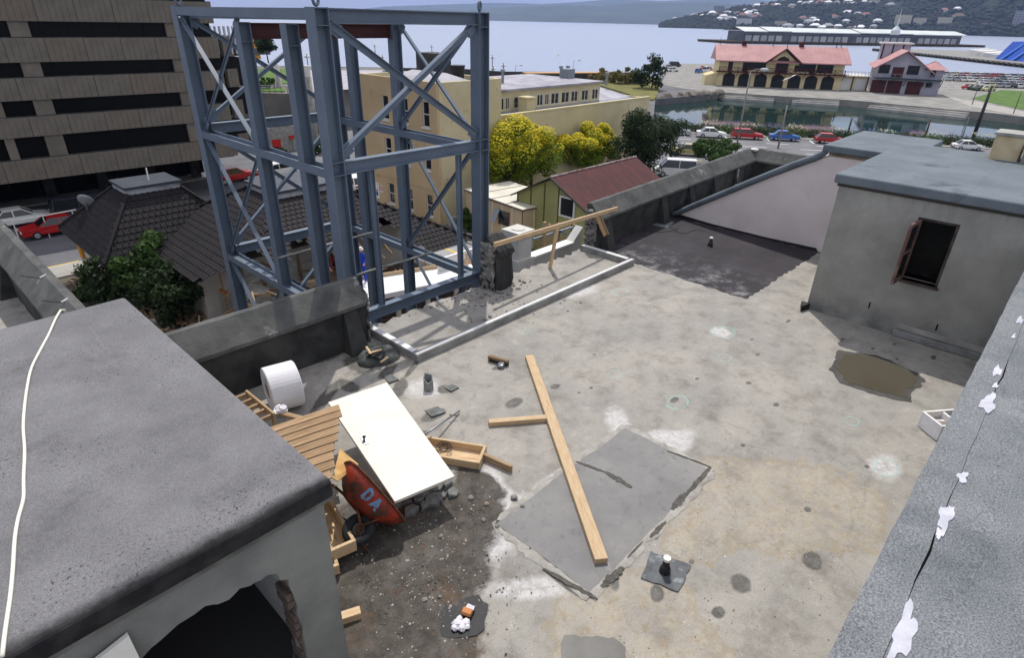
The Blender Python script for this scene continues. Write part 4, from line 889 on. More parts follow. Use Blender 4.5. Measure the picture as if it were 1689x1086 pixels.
for nm, pts_, lab in (('drain_plate', ((700, 678), (722, 672), (735, 682), (712, 690)), 'bent grey drain plate beside the metal rod'), ('drain_plate', ((733, 640), (746, 635), (757, 641), (744, 648)), 'small square sump plate right of the vent pipe'), ('drain_plate', ((632, 622), (645, 618), (658, 628), (642, 634)), 'small bluish flashing scrap by the top of the door')):
    ps = [P(x, y, .0) for x, y in pts_]
    o = MB().hull(ps, [p+Vector((0, 0, .008+.006*i)) for i, p in enumerate(ps)]).build(nm, mat('dull_metal', c(110, 114, 112), c(76, 78, 76), sc=9, rough=.6, metal=.3), None); tag(o, lab, 'drain plate')
# polystyrene packing tray by the right-hand roof
t = thing('foam_crate', 'broken white foam crate beside the right hand felt roof', 'crate', P(1552, 690, 0))
foam = mat('white_foam', c(240, 238, 236), c(228, 226, 226), sc=10, rough=.8); tan_ = mat('tan_card', c(190, 165, 130), rough=.9)
q = P(1562, 712, 0); M_ = Matrix.Translation((q.x, q.y, 0))@Matrix.Rotation(math.radians(-38), 4, 'Z')@Matrix.Scale(.82, 4)
b = MB()
for a in ((-.4, .4, -.22, -.18, 0, .3), (-.4, .4, .18, .22, 0, .3), (-.4, -.36, -.18, .18, 0, .3), (-.04, 0, -.18, .18, 0, .28), (.36, .4, -.18, .18, 0, .3)): b.box(*a, M_)
b.build('tray', foam, t, bevel=.008); MB().box(-.36, .36, -.18, .18, .01, .03, M_).build('base', tan_, t)
q2 = P(1540, 706, 0); MB().box(-.2, .2, -.03, .03, 0, .14, Matrix.Translation(q2)@Matrix.Rotation(math.radians(-50), 4, 'Z')).build('loose_side', foam, t, bevel=.006)
# white flakes, grit and stones over the mud (uncountable)
b = MB(); b2 = MB(); rr = random.Random(21)
def chip(bb, x, y, r_, zb_=0.):
    a0 = rr.uniform(0, 6); vs = [(x+r_*math.cos(a0+k_*1.57)*rr.uniform(.6, 1.2), y+r_*math.sin(a0+k_*1.57)*rr.uniform(.6, 1.2), zb_) for k_ in range(4)]
    bb.add(vs+[(x+rr.uniform(-.3, .3)*r_, y+rr.uniform(-.3, .3)*r_, zb_+r_*.8)], [(0, 1, 4), (1, 2, 4), (2, 3, 4), (3, 0, 4)])
for i in range(1500):
    px, py = rr.gauss(690, 70), rr.gauss(930, 75)
    if px < 560+((py-850)*.1) or px > 900: continue
    p = P(px, py); chip(b if rr.random() < .32 else b2, p.x, p.y, rr.choice((.004, .005, .006, .007, .009, .012, .016)), .011)
for i in range(700):
    p = P(rr.uniform(600, 1500), rr.uniform(560, 1080))
    if p.y > .2: chip(b if rr.random() < .3 else b2, p.x, p.y, rr.choice((.004, .005, .006, .009)))
for i in range(220):
    p = P(rr.gauss(800, 60), rr.gauss(490, 18)); chip(b2, p.x, min(p.y, 8.3), rr.choice((.008, .012, .02, .03)))
o = b.build('white_grit', mat('white_grit', c(196, 190, 180), rough=.9)); tag(o, kind='stuff', label='small white plaster crumbs scattered on the roof deck')
o = b2.build('grey_grit', mat('grey_grit', c(122, 116, 108), c(92, 86, 80), sc=20, rough=.9)); tag(o, kind='stuff', label='small grey stones and grit scattered on the roof deck')
for i, (px, py, r_) in enumerate(((848, 822, .05), (862, 835, .03), (777, 822, .04), (803, 832, .035), (820, 868, .03), (727, 885, .03), (700, 990, .03), (725, 985, .02), (798, 858, .03), (795, 490, .06), (800, 527, .05), (808, 522, .04))):
    o = rock('stone', P(px, py, .015), r_, broken, seed=i+300); tag(o, 'loose grey stone on the deck, %s' % ('largest below the timber tray', 'beside the largest one below the tray', 'left of the lime streak', 'on the lime streak edge', 'at the corner of the screed patch', 'in the mud near its middle', 'near the drain basin, left', 'near the drain basin, right', 'on the mud edge by the patch', 'inside the kerb near the stub', 'inside the kerb by the slab edge', 'inside the kerb, smallest')[i], 'stone', 'loose stones on the deck')
# bent wires on the left parapet
for i, (px, py) in enumerate(((76, 458), (112, 498), (8, 378))):
    q = P(px, py, 1.08); t = thing('tied_wire', ('twisted wire with pale rag on the left parapet, middle one', 'twisted wire with pale rag on the left parapet, nearest to the felt roof', 'twisted wire with pale rag on the left parapet, farthest')[i], 'wire', q)
    MB().tube([q+Vector((-.3, .05, .1)), q+Vector((-.1, 0, .02)), q, q+Vector((.1, -.06, .03))], .009, 6).build('wire', mat('dark_wire', c(52, 54, 52), rough=.6), t)
    M_ = Matrix.Translation(q); vs = MB(); vs.tube([q+Vector((-.08, .0, .02)), q+Vector((0, 0, .035)), q+Vector((.06, -.02, -.02)), q+Vector((.09, .03, -.06))], [.012, .03, .02, .006], 6).build('rag', paper, t)
# ================================================================== LAND AND SEA
def L(x, y, z=G): return P(x, y, z)
seam = NT('sea_water'); co = seam.coord()
seam.setb(col=c(150, 160, 180), rough=.26, spec=.5, ior=1.33)
seam.bump(seam.math('ADD', seam.noise(seam.coord((.05, .05, .05)), 6, 8, .65), seam.math('MULTIPLY', seam.noise(seam.coord((.4, .4, .4)), 4, 4, .6), .25)), .45, 1.6)
o = MB().add([(-16000, -9000, SEA), (24000, -9000, SEA), (24000, 24000, SEA), (-16000, 24000, SEA)], [(0, 1, 2, 3)]).build('sea', seam.m); tag(o, kind='structure')
lagm = NT('lagoon_water'); lagm.setb(col=c(24, 52, 48), rough=.03, spec=.5, ior=1.33); lagm.bump(lagm.noise(lagm.coord((.6, .6, .6)), 2.4, 3, .55), .03, .12)
asph = mat('asphalt', c(112, 112, 114), c(96, 96, 99), sc=.35, rough=.9, speck=.12, ssc=6, c3=c(86, 86, 88), sc3=.12, lo3=.5, hi3=.7)
pave = mat('pavement', c(172, 168, 160), c(150, 147, 142), sc=.5, rough=.9, speck=.08, ssc=5)
dirt = mat('yard_dirt', c(104, 96, 86), c(78, 72, 66), sc=.6, rough=.95, bump=.5, bsc=3, speck=.2, ssc=8)
grassm = mat('lawn', c(92, 120, 52), c(70, 98, 40), sc=.4, rough=.95, speck=.15, ssc=8)
hd = Vector((26, -41)).normalized(); hp = xy(L(1100, 214)); hn = Vector((-hd.y, hd.x))   # line of the hedge along the waterfront road; hn points seawards
hn = hn if hn.dot(hp) > 0 else -hn
def hedge(s, off): p = hp+hd*s+hn*off; return Vector((p.x, p.y))
mainland = [Vector((-400, -500)), Vector((420, -560)), hedge(260, 1.2), hedge(-6, 1.2), xy(L(1078, 195)), xy(L(1081, 163)), xy(L(1120, 160)), xy(L(1185, 154)), xy(L(1180, 143)), xy(L(1092, 128)), xy(L(1000, 128)), xy(L(830, 127)), xy(L(640, 120)), xy(L(480, 118)), xy(L(300, 118)), Vector((-400, 320))]
o = MB().prism(ccw(mainland), SEA-2, G).build('ground', asph); tag(o, kind='structure')
apron = [L(1183, 152), L(1300, 159.5), L(1400, 165), L(1560, 180), L(1640, 187), L(1720, 197), L(2000, 232), L(2000, 150), L(1720, 122), L(1560, 121), L(1548, 128), L(1420, 126), L(1183, 118), L(1180, 105), L(1094, 105), L(1092, 140), L(1150, 150)]
conc_q = mat('quay_concrete', c(150, 148, 142), c(122, 120, 116), sc=.3, rough=.9, speck=.1, ssc=4)
o = MB().prism(ccw([xy(p) for p in apron]), SEA-2, G+.05).build('quay', conc_q); tag(o, kind='structure')
# lagoon between road and boat sheds: clearer, calmer water
lag = [hedge(-14, 1.0), hedge(240, 1.0), xy(L(2000, 240, SEA)), xy(L(1640, 180, SEA)), xy(L(1400, 158, SEA)), xy(L(1183, 145, SEA)), xy(L(1078, 150, SEA))]
o = MB().add([(p.x, p.y, SEA+.03) for p in ccw(lag)], [tuple(range(len(lag)))]).build('lagoon', lagm.m); tag(o, kind='structure')
# steps down to the lagoon
def strip(a, b, w0, w1, z0, z1, name, m):
    d = (b-a).normalized(); n = Vector((-d.y, d.x)); n = n if n.dot(a) < 0 else -n
    p = [a+n*w0, b+n*w0, b+n*w1, a+n*w1]; o = MB().prism(ccw(p), z0, z1).build(name, m); return tag(o, kind='structure')
sa, sb = xy(L(1190, 152)), xy(L(1385, 164)); sc_, sd = xy(L(1440, 168)), xy(L(1600, 184))
for a, b in ((sa, sa+(sb-sa)*.47), (sa+(sb-sa)*.62, sb), (sc_, sd)):
    for k_ in range(3): strip(a, b, .0+k_*.9, .9+k_*.9, SEA-.5, G-.25-.35*k_, 'quay_step', mat('pale_step', c(178, 176, 170), c(150, 148, 144), sc=.5, rough=.9))
o = MB().prism(ccw([xy(L(x, y)) for x, y in ((985, 130), (1090, 130), (1084, 160), (1078, 166), (1066, 166), (985, 141))]), G-.2, G+.3).build('grass_bank', mat('olive_grass', c(122, 116, 66), c(96, 98, 50), sc=.2, rough=.95, bump=.5, bsc=2)); tag(o, kind='structure')
# road along the hedge: kerb, lane paint
def quad_strip(s0, s1, o0, o1, z, name, m):
    p = [hedge(s0, o0), hedge(s1, o0), hedge(s1, o1), hedge(s0, o1)]; o = MB().add([(q.x, q.y, z) for q in ccw(p)], [(0, 1, 2, 3)]).build(name, m); return tag(o, kind='structure')
quad_strip(-60, 120, -38, -3.2, G+.004, 'road', mat('road_asphalt', c(122, 122, 124), c(106, 106, 109), sc=.25, rough=.9, speck=.1, ssc=5))
wl = mat('white_road_paint', c(225, 225, 222), rough=.7); yl = mat('yellow_road_paint', c(228, 190, 60), rough=.7)
for off, per, ln, m in ((-8.2, 7, 3.2, wl), (-11.8, 9, 4.5, wl), (-15.2, 9, 4.5, wl), (-24, 8, 3.5, yl)):
    b = MB()
    for k_ in range(-6, 13):
        p = [hedge(k_*per, off), hedge(k_*per+ln, off), hedge(k_*per+ln, off+.2), hedge(k_*per, off+.2)]; b.add([(q.x, q.y, G+.01) for q in ccw(p)], [(0, 1, 2, 3)])
    o = b.build('lane_marking', m); tag(o, kind='structure')
b = MB()
for k_ in range(-6, 14):
    p = [hedge(k_*6.2+2.4, -3.4), hedge(k_*6.2+2.6, -3.4), hedge(k_*6.2+2.6, -6), hedge(k_*6.2+2.4, -6)]; b.add([(q.x, q.y, G+.01) for q in ccw(p)], [(0, 1, 2, 3)])
o = b.build('parking_marking', wl); tag(o, kind='structure')
p = [hedge(-60, -3.2), hedge(130, -3.2), hedge(130, .9), hedge(-60, .9)]; o = MB().prism(ccw(p), G-.1, G+.13).build('pavement', pave); tag(o, kind='structure')
# lane beside the cream building, street by the offices, demolition yard
def rect(name, x0, x1, y0, y1, z, m): o = MB().add([(x0, y0, z), (x1, y0, z), (x1, y1, z), (x0, y1, z)], [(0, 1, 2, 3)]).build(name, m); return tag(o, kind='structure')
rect('lane', 25.2, 30.0, 14, 60, G+.006, mat('pale_lane', c(168, 168, 168), c(146, 146, 147), sc=.5, rough=.9, speck=.08, ssc=6))
o = MB().box(30.0, 31.3, 14, 46, G-.1, G+.13).build('pavement', pave); tag(o, kind='structure')
for y in (39.2, 35.8, 32.3, 28.5): rect('lane_marking', 27.9, 28.1, y-.8, y+.8, G+.012, yl)
rect('yard', 1.8, 25.0, 12, 47, G+.005, dirt)
rect('street', -60, 40, 48, 66, G+.008, mat('street_asphalt', c(110, 111, 114), c(92, 93, 97), sc=.3, rough=.9, speck=.1, ssc=5))
o = MB().box(-60, 40, 45.6, 48, G-.1, G+.12).build('pavement', pave); tag(o, kind='structure')
o = MB().box(-60, 24, 66, 68.5, G-.1, G+.12).build('pavement', pave); tag(o, kind='structure')
rect('street_marking', 2, 8, 48.3, 48.45, G+.014, yl)
# ------------------------------------------------------------------ far hills and headland
def ridge(name, pxs, base_d, back, m, seed, label=None, rows=10, amp=.06):
    rr = np.random.RandomState(seed); n = len(pxs); vs = []; xs = [p[0] for p in pxs]
    X = np.linspace(xs[0], xs[-1], 110); Yr = np.interp(X, xs, [p[1] for p in pxs])
    for j in range(rows+1):
        f = j/rows
        for i, x in enumerate(X):
            hor = 31+.023*(x-835); dd = base_d+(back*f); top = PD(x, Yr[i], base_d+back).z
            e = f**.8; z = SEA-3+(top-SEA+3)*e
            nz = (vnoise(np.array([x*.05]), np.array([f*3.]), 1., seed)[0]+.5*vnoise(np.array([x*.17]), np.array([f*7.]), 1., seed+1)[0])*amp*(top-SEA)*math.sin(math.pi*min(1, f*.9+.05))
            q = PD(x, hor, dd); vs.append((q.x, q.y, z+nz))
    nc = len(X)
    for i, x in enumerate(X): q = PD(x, 30, base_d+back*1.6); vs.append((q.x, q.y, SEA-3))
    fs = [(j*nc+i, j*nc+i+1, (j+1)*nc+i+1, (j+1)*nc+i) for j in range(rows+1) for i in range(nc-1)]
    o = MB().add(vs, fs).build(name, m, smooth=True); return tag(o, kind='structure', label=label)
hillm = mat('far_hill_bush', c(58, 72, 66), c(76, 88, 80), sc=.003, rough=.95)
ridge('far_hills', [(-700, 0), (-300, 8), (100, 14), (350, 20), (480, 22), (545, 22), (590, 15), (640, 10), (700, 8), (760, 6), (815, 4), (900, 6), (960, 2), (1010, -2), (1100, 1), (1180, -4), (1260, 0), (1400, -5), (1800, -10), (2400, -5)], 9000, 3000, hillm, 3)
ridge('near_hills', [(560, 31), (640, 16), (700, 14), (760, 17), (815, 13), (860, 10), (930, 8), (985, 9), (1060, 3), (1110, 4), (1170, 3), (1230, 8), (1300, 4), (1500, 0), (1800, -6)], 6500, 1400, hillm, 5)
headm = mat('headland_bush', c(36, 48, 32), c(24, 34, 24), sc=.02, rough=.95, c3=c(96, 92, 60), sc3=.012, lo3=.64, hi3=.74)
HB, HK = 2650., 700.
HP = [(1084, 44.5), (1090, 41), (1100, 36), (1115, 32), (1135, 27), (1155, 23), (1180, 19), (1205, 13), (1230, 10), (1260, 6), (1290, 2), (1310, -3), (1340, -8), (1400, -14), (1480, -24), (1560, -40), (1689, -60), (1900, -70), (2400, -30)]
ridge('headland', HP, HB, HK, headm, 9, rows=24, amp=.12)
def head_pt(px, f):                                  # a point on the slope, f from shore (0) to ridge (1)
    top = PD(px, np.interp(px, [p[0] for p in HP], [p[1] for p in HP]), HB+HK).z; q = PD(px, 40, HB+HK*f); q.z = SEA-3+(top-SEA+3)*f**.8; return q
def head_px(px, py):                                 # find f whose point projects at pixel row py
    lo, hi = 0., 1.
    for _ in range(30):
        f = (lo+hi)/2; q = head_pt(px, f); zz = PD(px, py, HB+HK*f).z
        if q.z < zz: lo = f
        else: hi = f
    return head_pt(px, (lo+hi)/2)
# bush canopy on the headland: clumps, uncountable
b = MB(); rr = random.Random(31)
def blob(b, p, r_, rr, n=6, sq=.8):
    vs = [(p.x, p.y, p.z+r_*sq*rr.uniform(.8, 1.2))]
    for z, q in ((.35, .85), (-.4, 1.)):
        for k_ in range(n):
            a = 2*math.pi*k_/n+rr.random()*.5; f = r_*q*rr.uniform(.75, 1.2); vs.append((p.x+f*math.cos(a), p.y+f*math.sin(a), p.z+r_*sq*(z+rr.uniform(-.15, .15))))
    b.add(vs, [(0, 1+k_, 1+(k_+1) % n) for k_ in range(n)]+[(1+k_, 1+n+k_, 1+n+(k_+1) % n, 1+(k_+1) % n) for k_ in range(n)])
for i in range(5200):
    px = rr.uniform(1090, 1760); f = rr.random()**1.1; q = head_pt(px, f); blob(b, q+Vector((0, 0, 2)), rr.choice((5, 7, 9, 11, 14)), rr)
o = b.build('headland_bush', mat('bush_canopy', c(36, 50, 31), c(22, 32, 21), sc=.03, rough=.95, vary=.0)); tag(o, kind='stuff', label='dark green bush covering the headland')
# houses on the headland
roofs = {'red': mat('red_tile', c(146, 98, 88), rough=.8), 'grey': mat('grey_iron', c(150, 152, 156), rough=.7), 'white': mat('white_iron', c(222, 222, 222), rough=.6), 'brown': mat('brown_tile', c(112, 90, 80), rough=.8)}
wallw = mat('white_weatherboard', c(222, 220, 214), c(205, 204, 200), sc=.3, rough=.8); wallg = mat('cream_weatherboard', c(208, 198, 172), rough=.8)
glassd = NT('dark_glass'); glassd.setb(col=c(30, 34, 38), rough=.1, spec=.6); glassd = glassd.m
cammat = Vector((0, 0, 0))
def house(px, py, w, h, roof, wall, label):
    q = head_px(px, py); t = thing('hillside_house', label, 'house', q, 'houses on the headland')
    d = Vector((q.x, q.y, 0)).normalized(); r_ = Vector((d.y, -d.x, 0)); a = rnd.uniform(-.5, .5); r2 = r_*math.cos(a)+d*math.sin(a); d2 = Vector((-r2.y, r2.x, 0))
    M = Matrix([[r2.x, d2.x, 0, q.x], [r2.y, d2.y, 0, q.y], [0, 0, 1, q.z-4], [0, 0, 0, 1]])
    MB().box(-w/2, w/2, -w*.35, w*.35, 0, h+6, M).build('wall', wall, t)
    e = .6; vs = [M@Vector(v) for v in ((-w/2-e, -w*.35-e, h+6), (w/2+e, -w*.35-e, h+6), (w/2+e, w*.35+e, h+6), (-w/2-e, w*.35+e, h+6), (-w*.25, 0, h+6+w*.22), (w*.25, 0, h+6+w*.22))]
    MB().add(vs, [(0, 1, 5, 4), (2, 3, 4, 5), (1, 2, 5), (3, 0, 4), (3, 2, 1, 0)]).build('roof', roofs[roof], t)
    for k_ in (-.28, .05, .32):
        MB().box(w*k_-w*.07, w*k_+w*.07, -w*.35-.1, -w*.35+.1, h+2.2, h+4.4, M).build('window', glassd, t)
hs = [(1112, 30), (1143, 24), (1158, 25), (1166, 24), (1172, 22), (1178, 23), (1186, 24), (1192, 27), (1196, 21), (1203, 20), (1200, 31), (1208, 30), (1213, 21), (1222, 24), (1228, 22), (1234, 25), (1232, 20), (1240, 18), (1244, 22), (1248, 26), (1240, 28), (1225, 16), (1192, 33), (1186, 30), (1216, 27),
      (1243, 9), (1256, 8), (1268, 9), (1275, 8), (1300, 10), (1312, 4), (1322, 6), (1330, 4), (1338, 5), (1346, 3), (1358, 4), (1372, 3), (1390, 2), (1398, 5), (1416, 2), (1432, 3), (1322, 30), (1339, 32), (1333, 37), (1345, 34), (1312, 42), (1345, 42), (1377, 29), (1372, 26), (1394, 20), (1411, 23), (1394, 36), (1366, 43), (1383, 45), (1404, 46), (1424, 24), (1446, 36), (1442, 44), (1420, 45), (1460, 9), (1571, 15), (1577, 26), (1550, 16), (1320, 44), (1300, 44), (1358, 46)]
for i, (x, y) in enumerate(hs):
    rf_ = ('white', 'grey', 'red', 'white', 'brown', 'grey', 'white')[i*5 % 7]; big = (22, 27, 34)[i*5 % 3]
    zone = 'on the point' if x < 1262 else ('along the ridge' if y < 12 else 'low on the slope')
    house(x, y+2.5, big, rnd.choice((4, 6, 8)), rf_, (wallw, wallg)[i % 4 == 1], 'pale house with %s roof %s of the headland' % (rf_, zone))
def block(px0, px1, pyt, pyb, label, name='apartment_block', m=None, dist=None, floors=8, bays=8, nm='apartments', roof=None):
    D = dist or HB+60; a, b_ = PD(px0, pyb, D), PD(px1, pyb, D); zt = PD((px0+px1)/2, pyt, D).z; zb = min(a.z, b_.z)-15
    u = (b_-a); u.z = 0; W = u.length; u.normalize(); d = Vector((-u.y, u.x, 0)); d = d if d.dot(a) > 0 else -d
    M = Matrix([[u.x, d.x, 0, a.x], [u.y, d.y, 0, a.y], [0, 0, 1, zb], [0, 0, 0, 1]]); Hh = zt-zb
    t = thing(name, label, 'building', (a.x, a.y, zb))
    MB().box(0, W, 0, W*.5, 0, Hh, M).build('wall', m or wallw, t)
    if roof: MB().box(-1, W+1, -1, W*.5+1, Hh, Hh+2, M).build('roof', roof, t)
    fh = (Hh-15)/floors
    for k_ in range(floors):
        MB().box(W*.04, W*.96, -.25, -.02, 15+fh*(k_+.42), 15+fh*(k_+.72), M).build('window_band', glassd, t)
    for j in range(1, bays): MB().box(W*j/bays-W*.02, W*j/bays+W*.02, -.7, -.26, 12, Hh, M).build('pier', m or wallw, t)
    return t
block(1176, 1194, 9, 19, 'tall grey apartment block on the skyline of the headland', m=mat('grey_tower', c(150, 152, 158), rough=.8), dist=HB+HK*.8, floors=8, bays=5)
block(1213, 1238, 30, 46, 'white apartment block with vertical bars and red roof line by the shore', floors=7, bays=12, roof=roofs['red'])
block(1276, 1296, 34, 44, 'cream stepped apartment block behind the wharf shed', m=wallg, floors=4, bays=6)
block(1472, 1499, 24, 47, 'broad pale apartment tower with rounded balconies behind the wharf shed', m=wallg, floors=10, bays=9)
block(1503, 1524, 29, 47, 'pale apartment tower with white end wall behind the wharf shed', m=wallg, floors=9, bays=5)
block(1542, 1566, 28, 48, 'leaning pale apartment tower with a tall white fin wall', m=wallg, floors=9, bays=5)
block(1614, 1640, 38, 49, 'pink apartment block with dark window rows near the wharf end', m=mat('pink_render', c(196, 170, 156), rough=.85), floors=4, bays=7)
block(1664, 1700, 17, 52, 'tall grey apartment tower at the right edge of the photo', m=mat('grey_tower', c(150, 152, 158), rough=.8), floors=13, bays=6)
# ------------------------------------------------------------------ wharf with the long white roofed shed
wa, wb = xy(L(1200, 71.5, SEA)), xy(L(1625, 78, SEA)); wu = (wb-wa).normalized(); wv = Vector((-wu.y, wu.x)); wv = wv if wv.dot(wa) > 0 else -wv
WL = (wb-wa).length
MWf = Matrix([[wu.x, wv.x, 0, wa.x], [wu.y, wv.y, 0, wa.y], [0, 0, 1, 0], [0, 0, 0, 1]])
timb = mat('wharf_timber', c(86, 74, 56), c(58, 50, 42), sc=.3, rough=.95)
t = thing('wharf', 'long timber wharf carrying the white roofed shed', 'wharf', (wa.x, wa.y, SEA))
MB().box(0, WL, 0, 60, -10.6, -9.8, MWf).build('deck', timb, t)
MB().box(0, WL, .5, 59, SEA-.5, -10.7, MWf).build('pile_skirt', timb, t)
for k_ in range(60): MB().box(WL*k_/60, WL*k_/60+1.6, -.6, .4, SEA-1, -10.0, MWf).build('pile', timb, t)
t = thing('wharf_shed', 'long white roofed wharf shed with bays of pale doors', 'shed', (wa.x, wa.y, -9.8))
def wpx(px): q = L(px, 71.5+(px-1200)*.0153, SEA); return (xy(q)-wa).dot(wu)
x0, x1 = wpx(1232), wpx(1602)
MB().box(x0+4, x1-2, 14, 44, -9.8, -.8, MWf).build('wall', mat('shed_grey', c(120, 124, 130), c(96, 100, 108), sc=.1, rough=.85), t)
rw = mat('white_shed_roof', c(216, 220, 216), c(196, 202, 198), sc=.05, rough=.5)
for k_, (a, b_) in enumerate(((0, .1), (.1, .2), (.2, .5), (.5, .74), (.74, 1.))):
    xa, xb = x0+(x1-x0)*a, x0+(x1-x0)*b_-.5; z = -.6+(.5 if k_ % 2 else 0)
    MB().add([MWf@Vector(v) for v in ((xa, 9, z), (xb, 9, z), (xb, 26, z+3.6), (xa, 26, z+3.6), (xb, 50, z), (xa, 50, z), (xa, 9, z-.8), (xb, 9, z-.8))], [(0, 1, 2, 3), (3, 2, 4, 5), (6, 7, 1, 0)]).build('roof', rw, t)
lightd = [mat('pale_shed_door', c(190, 192, 196), rough=.7), mat('blue_shed_door', c(92, 104, 128), rough=.7), mat('white_shed_door', c(214, 214, 212), rough=.7)]
for k_ in range(30):
    xa = x0+6+(x1-x0-12)*k_/30
    if k_ % 9 == 5: continue
    MB().box(xa, xa+(x1-x0)/30*.72, 13.6, 13.95, -9.6, -4.4, MWf).build('door', lightd[(k_*k_+k_) % 3], t)
MB().box(x0+4, x1-2, 13.2, 13.9, -3.0, -2.5, MWf).build('gallery_rail', galv, t)
sp = PD(1479, 46, 760); t = thing('spire', 'thin white spire on a small drum above the wharf shed roof', 'spire', (sp.x, sp.y, 4))
tp = PD(1487, 14, 760)
MB().tube([(sp.x, sp.y, 0), (sp.x, sp.y, tp.z)], [.9, .1], 8).build('mast', rw, t); MB().lathe([(4, -1), (4.2, 3), (3, 4.5), (.8, 7)], 16, Matrix.Translation((sp.x, sp.y, 0))).build('drum', rw, t)
# second wharf at right with blue covered stacks
qa, qb = xy(L(1440, 79, -10)), xy(L(1760, 112, -10)); u2 = (qb-qa).normalized(); v2 = Vector((-u2.y, u2.x)); v2 = v2 if v2.dot(qa) > 0 else -v2; L2 = (qb-qa).length
M2 = Matrix([[u2.x, v2.x, 0, qa.x], [u2.y, v2.y, 0, qa.y], [0, 0, 1, 0], [0, 0, 0, 1]])
t = thing('wharf', 'paved wharf on dark piles at the right with blue covered stacks', 'wharf', (qa.x, qa.y, SEA))
MB().box(0, L2, 0, 70, -10.8, -10, M2).build('deck', conc_q, t); MB().box(0, L2, 2, 60, SEA-1, -10.8, M2).build('pile_shadow', mat('under_deck_shade', c(40, 38, 36), rough=.9), t)  # dark box under the deck paints the shade among the piles
for k_ in range(46): MB().box(L2*k_/46, L2*k_/46+1.4, -.4, 1.2, SEA-1, -10.3, M2).build('pile', timb, t)
tarp = mat('blue_tarpaulin', c(40, 92, 190), c(28, 70, 160), sc=.06, rough=.5)
sx = (xy(L(1640, 97, -10))-qa).dot(u2)
t = thing('covered_stack', 'big stack under bright blue tarpaulin on the right hand wharf', 'tarpaulin', (qa+u2*sx).to_3d())
MB().hull([M2@Vector(v) for v in ((sx, 12, -10), (sx+70, 12, -10), (sx+70, 40, -10), (sx, 40, -10))], [M2@Vector(v) for v in ((sx+4, 16, -.5), (sx+70, 16, -.5), (sx+70, 34, 1), (sx+4, 34, 1))]).build('tarpaulin', tarp, t)
for k_ in range(3): MB().hull([M2@Vector((sx+6+k_*11, 11.4, -10)), M2@Vector((sx+8+k_*11, 11.4, -10)), M2@Vector((sx+17+k_*11, 15.6, -1.6)), M2@Vector((sx+15+k_*11, 15.6, -1.6))], [M2@Vector((sx+6+k_*11, 11.1, -9.8)), M2@Vector((sx+8+k_*11, 11.1, -9.8)), M2@Vector((sx+17+k_*11, 15.3, -1.4)), M2@Vector((sx+15+k_*11, 15.3, -1.4))]).build('fold', mat('light_blue_tarpaulin', c(70, 120, 215), rough=.5), t)
for k_, (px, w, h, m_) in enumerate(((1595, 14, 2.4, wallw), (1616, 10, 3, wallw), (1632, 6, 3.4, lightd[2]), (1570, 16, 2, lightd[0]))):
    sx2 = (xy(L(px, 92, -10))-qa).dot(u2); o = MB().hull([M2@Vector(v) for v in ((sx2, 20, -10), (sx2+w, 20, -10), (sx2+w, 30, -10), (sx2, 30, -10))], [M2@Vector(v) for v in ((sx2, 20, -10+h), (sx2+w, 20, -10+h), (sx2+w, 30, -9+h), (sx2, 30, -9+h))]).build('storage_shed', m_)
    tag(o, ('low white shed on the right hand wharf, left of the blue stack', 'white shed with flat front on the right hand wharf', 'small bright white store next to the blue tarpaulin', 'long low pale shed at the left of the paved wharf')[k_], 'shed')
# ================================================================== BOAT SHEDS
def vplane(a, b):                                    # vertical plane through two ground points; pixel -> (u along, height above street)
    u = (b-a); u.z = 0; u.normalize(); n = Vector((-u.y, u.x, 0)); n = n if n.dot(a) > 0 else -n
    def uv(px, py):
        d = Vector(ray(px, py)); k_ = a.dot(n); k_ = (Vector((a.x, a.y, 0))).dot(n); t_ = k_/(d.x*n.x+d.y*n.y); p = Vector((0, 0, H))+d*t_; return ((p-a).dot(u), p.z-a.z)
    return Matrix([[u.x, n.x, 0, a.x], [u.y, n.y, 0, a.y], [0, 0, 1, a.z], [0, 0, 0, 1]]), uv
zb = G+.05
A, B = L(1181, 140.5, zb), L(1384, 148.5, zb)
MB1, uv = vplane(A, B); BL = uv(1384, 148.5)[0]
eave = uv(1187, 96)[1]; rdg = uv(1184, 80)[1]; flr = uv(1250, 117)[1]
eave = 6.9; rdg = 10.4; flr = 3.9
cream = mat('cream_boards', c(222, 208, 164), c(206, 192, 148), sc=.6, rough=.85)
maroon = mat('maroon_paint', c(84, 38, 40), c(66, 30, 34), sc=1, rough=.6)
pinkr = mat('pink_iron_roof', c(184, 138, 136), c(168, 122, 122), sc=.3, rough=.6, stretch=(1, 1, 1))
ddoor = mat('dark_green_door', c(34, 40, 42), c(26, 30, 32), sc=1, rough=.6)
t = thing('boathouse', 'cream and maroon boathouse with pink iron roof and seven arched doors', 'boathouse', A)
DP = 13.
MB().box(0, BL, 0, DP, -.2, eave, MB1).build('wall', cream, t)
def tri_prism(b, pts, y0, y1, M):
    n = len(pts); b.add([M@Vector((x, y, z)) for y in (y0, y1) for x, z in pts], [tuple(range(n)), tuple(range(2*n-1, n-1, -1))]+[(i, i+n, (i+1) % n+n, (i+1) % n) for i in range(n)])
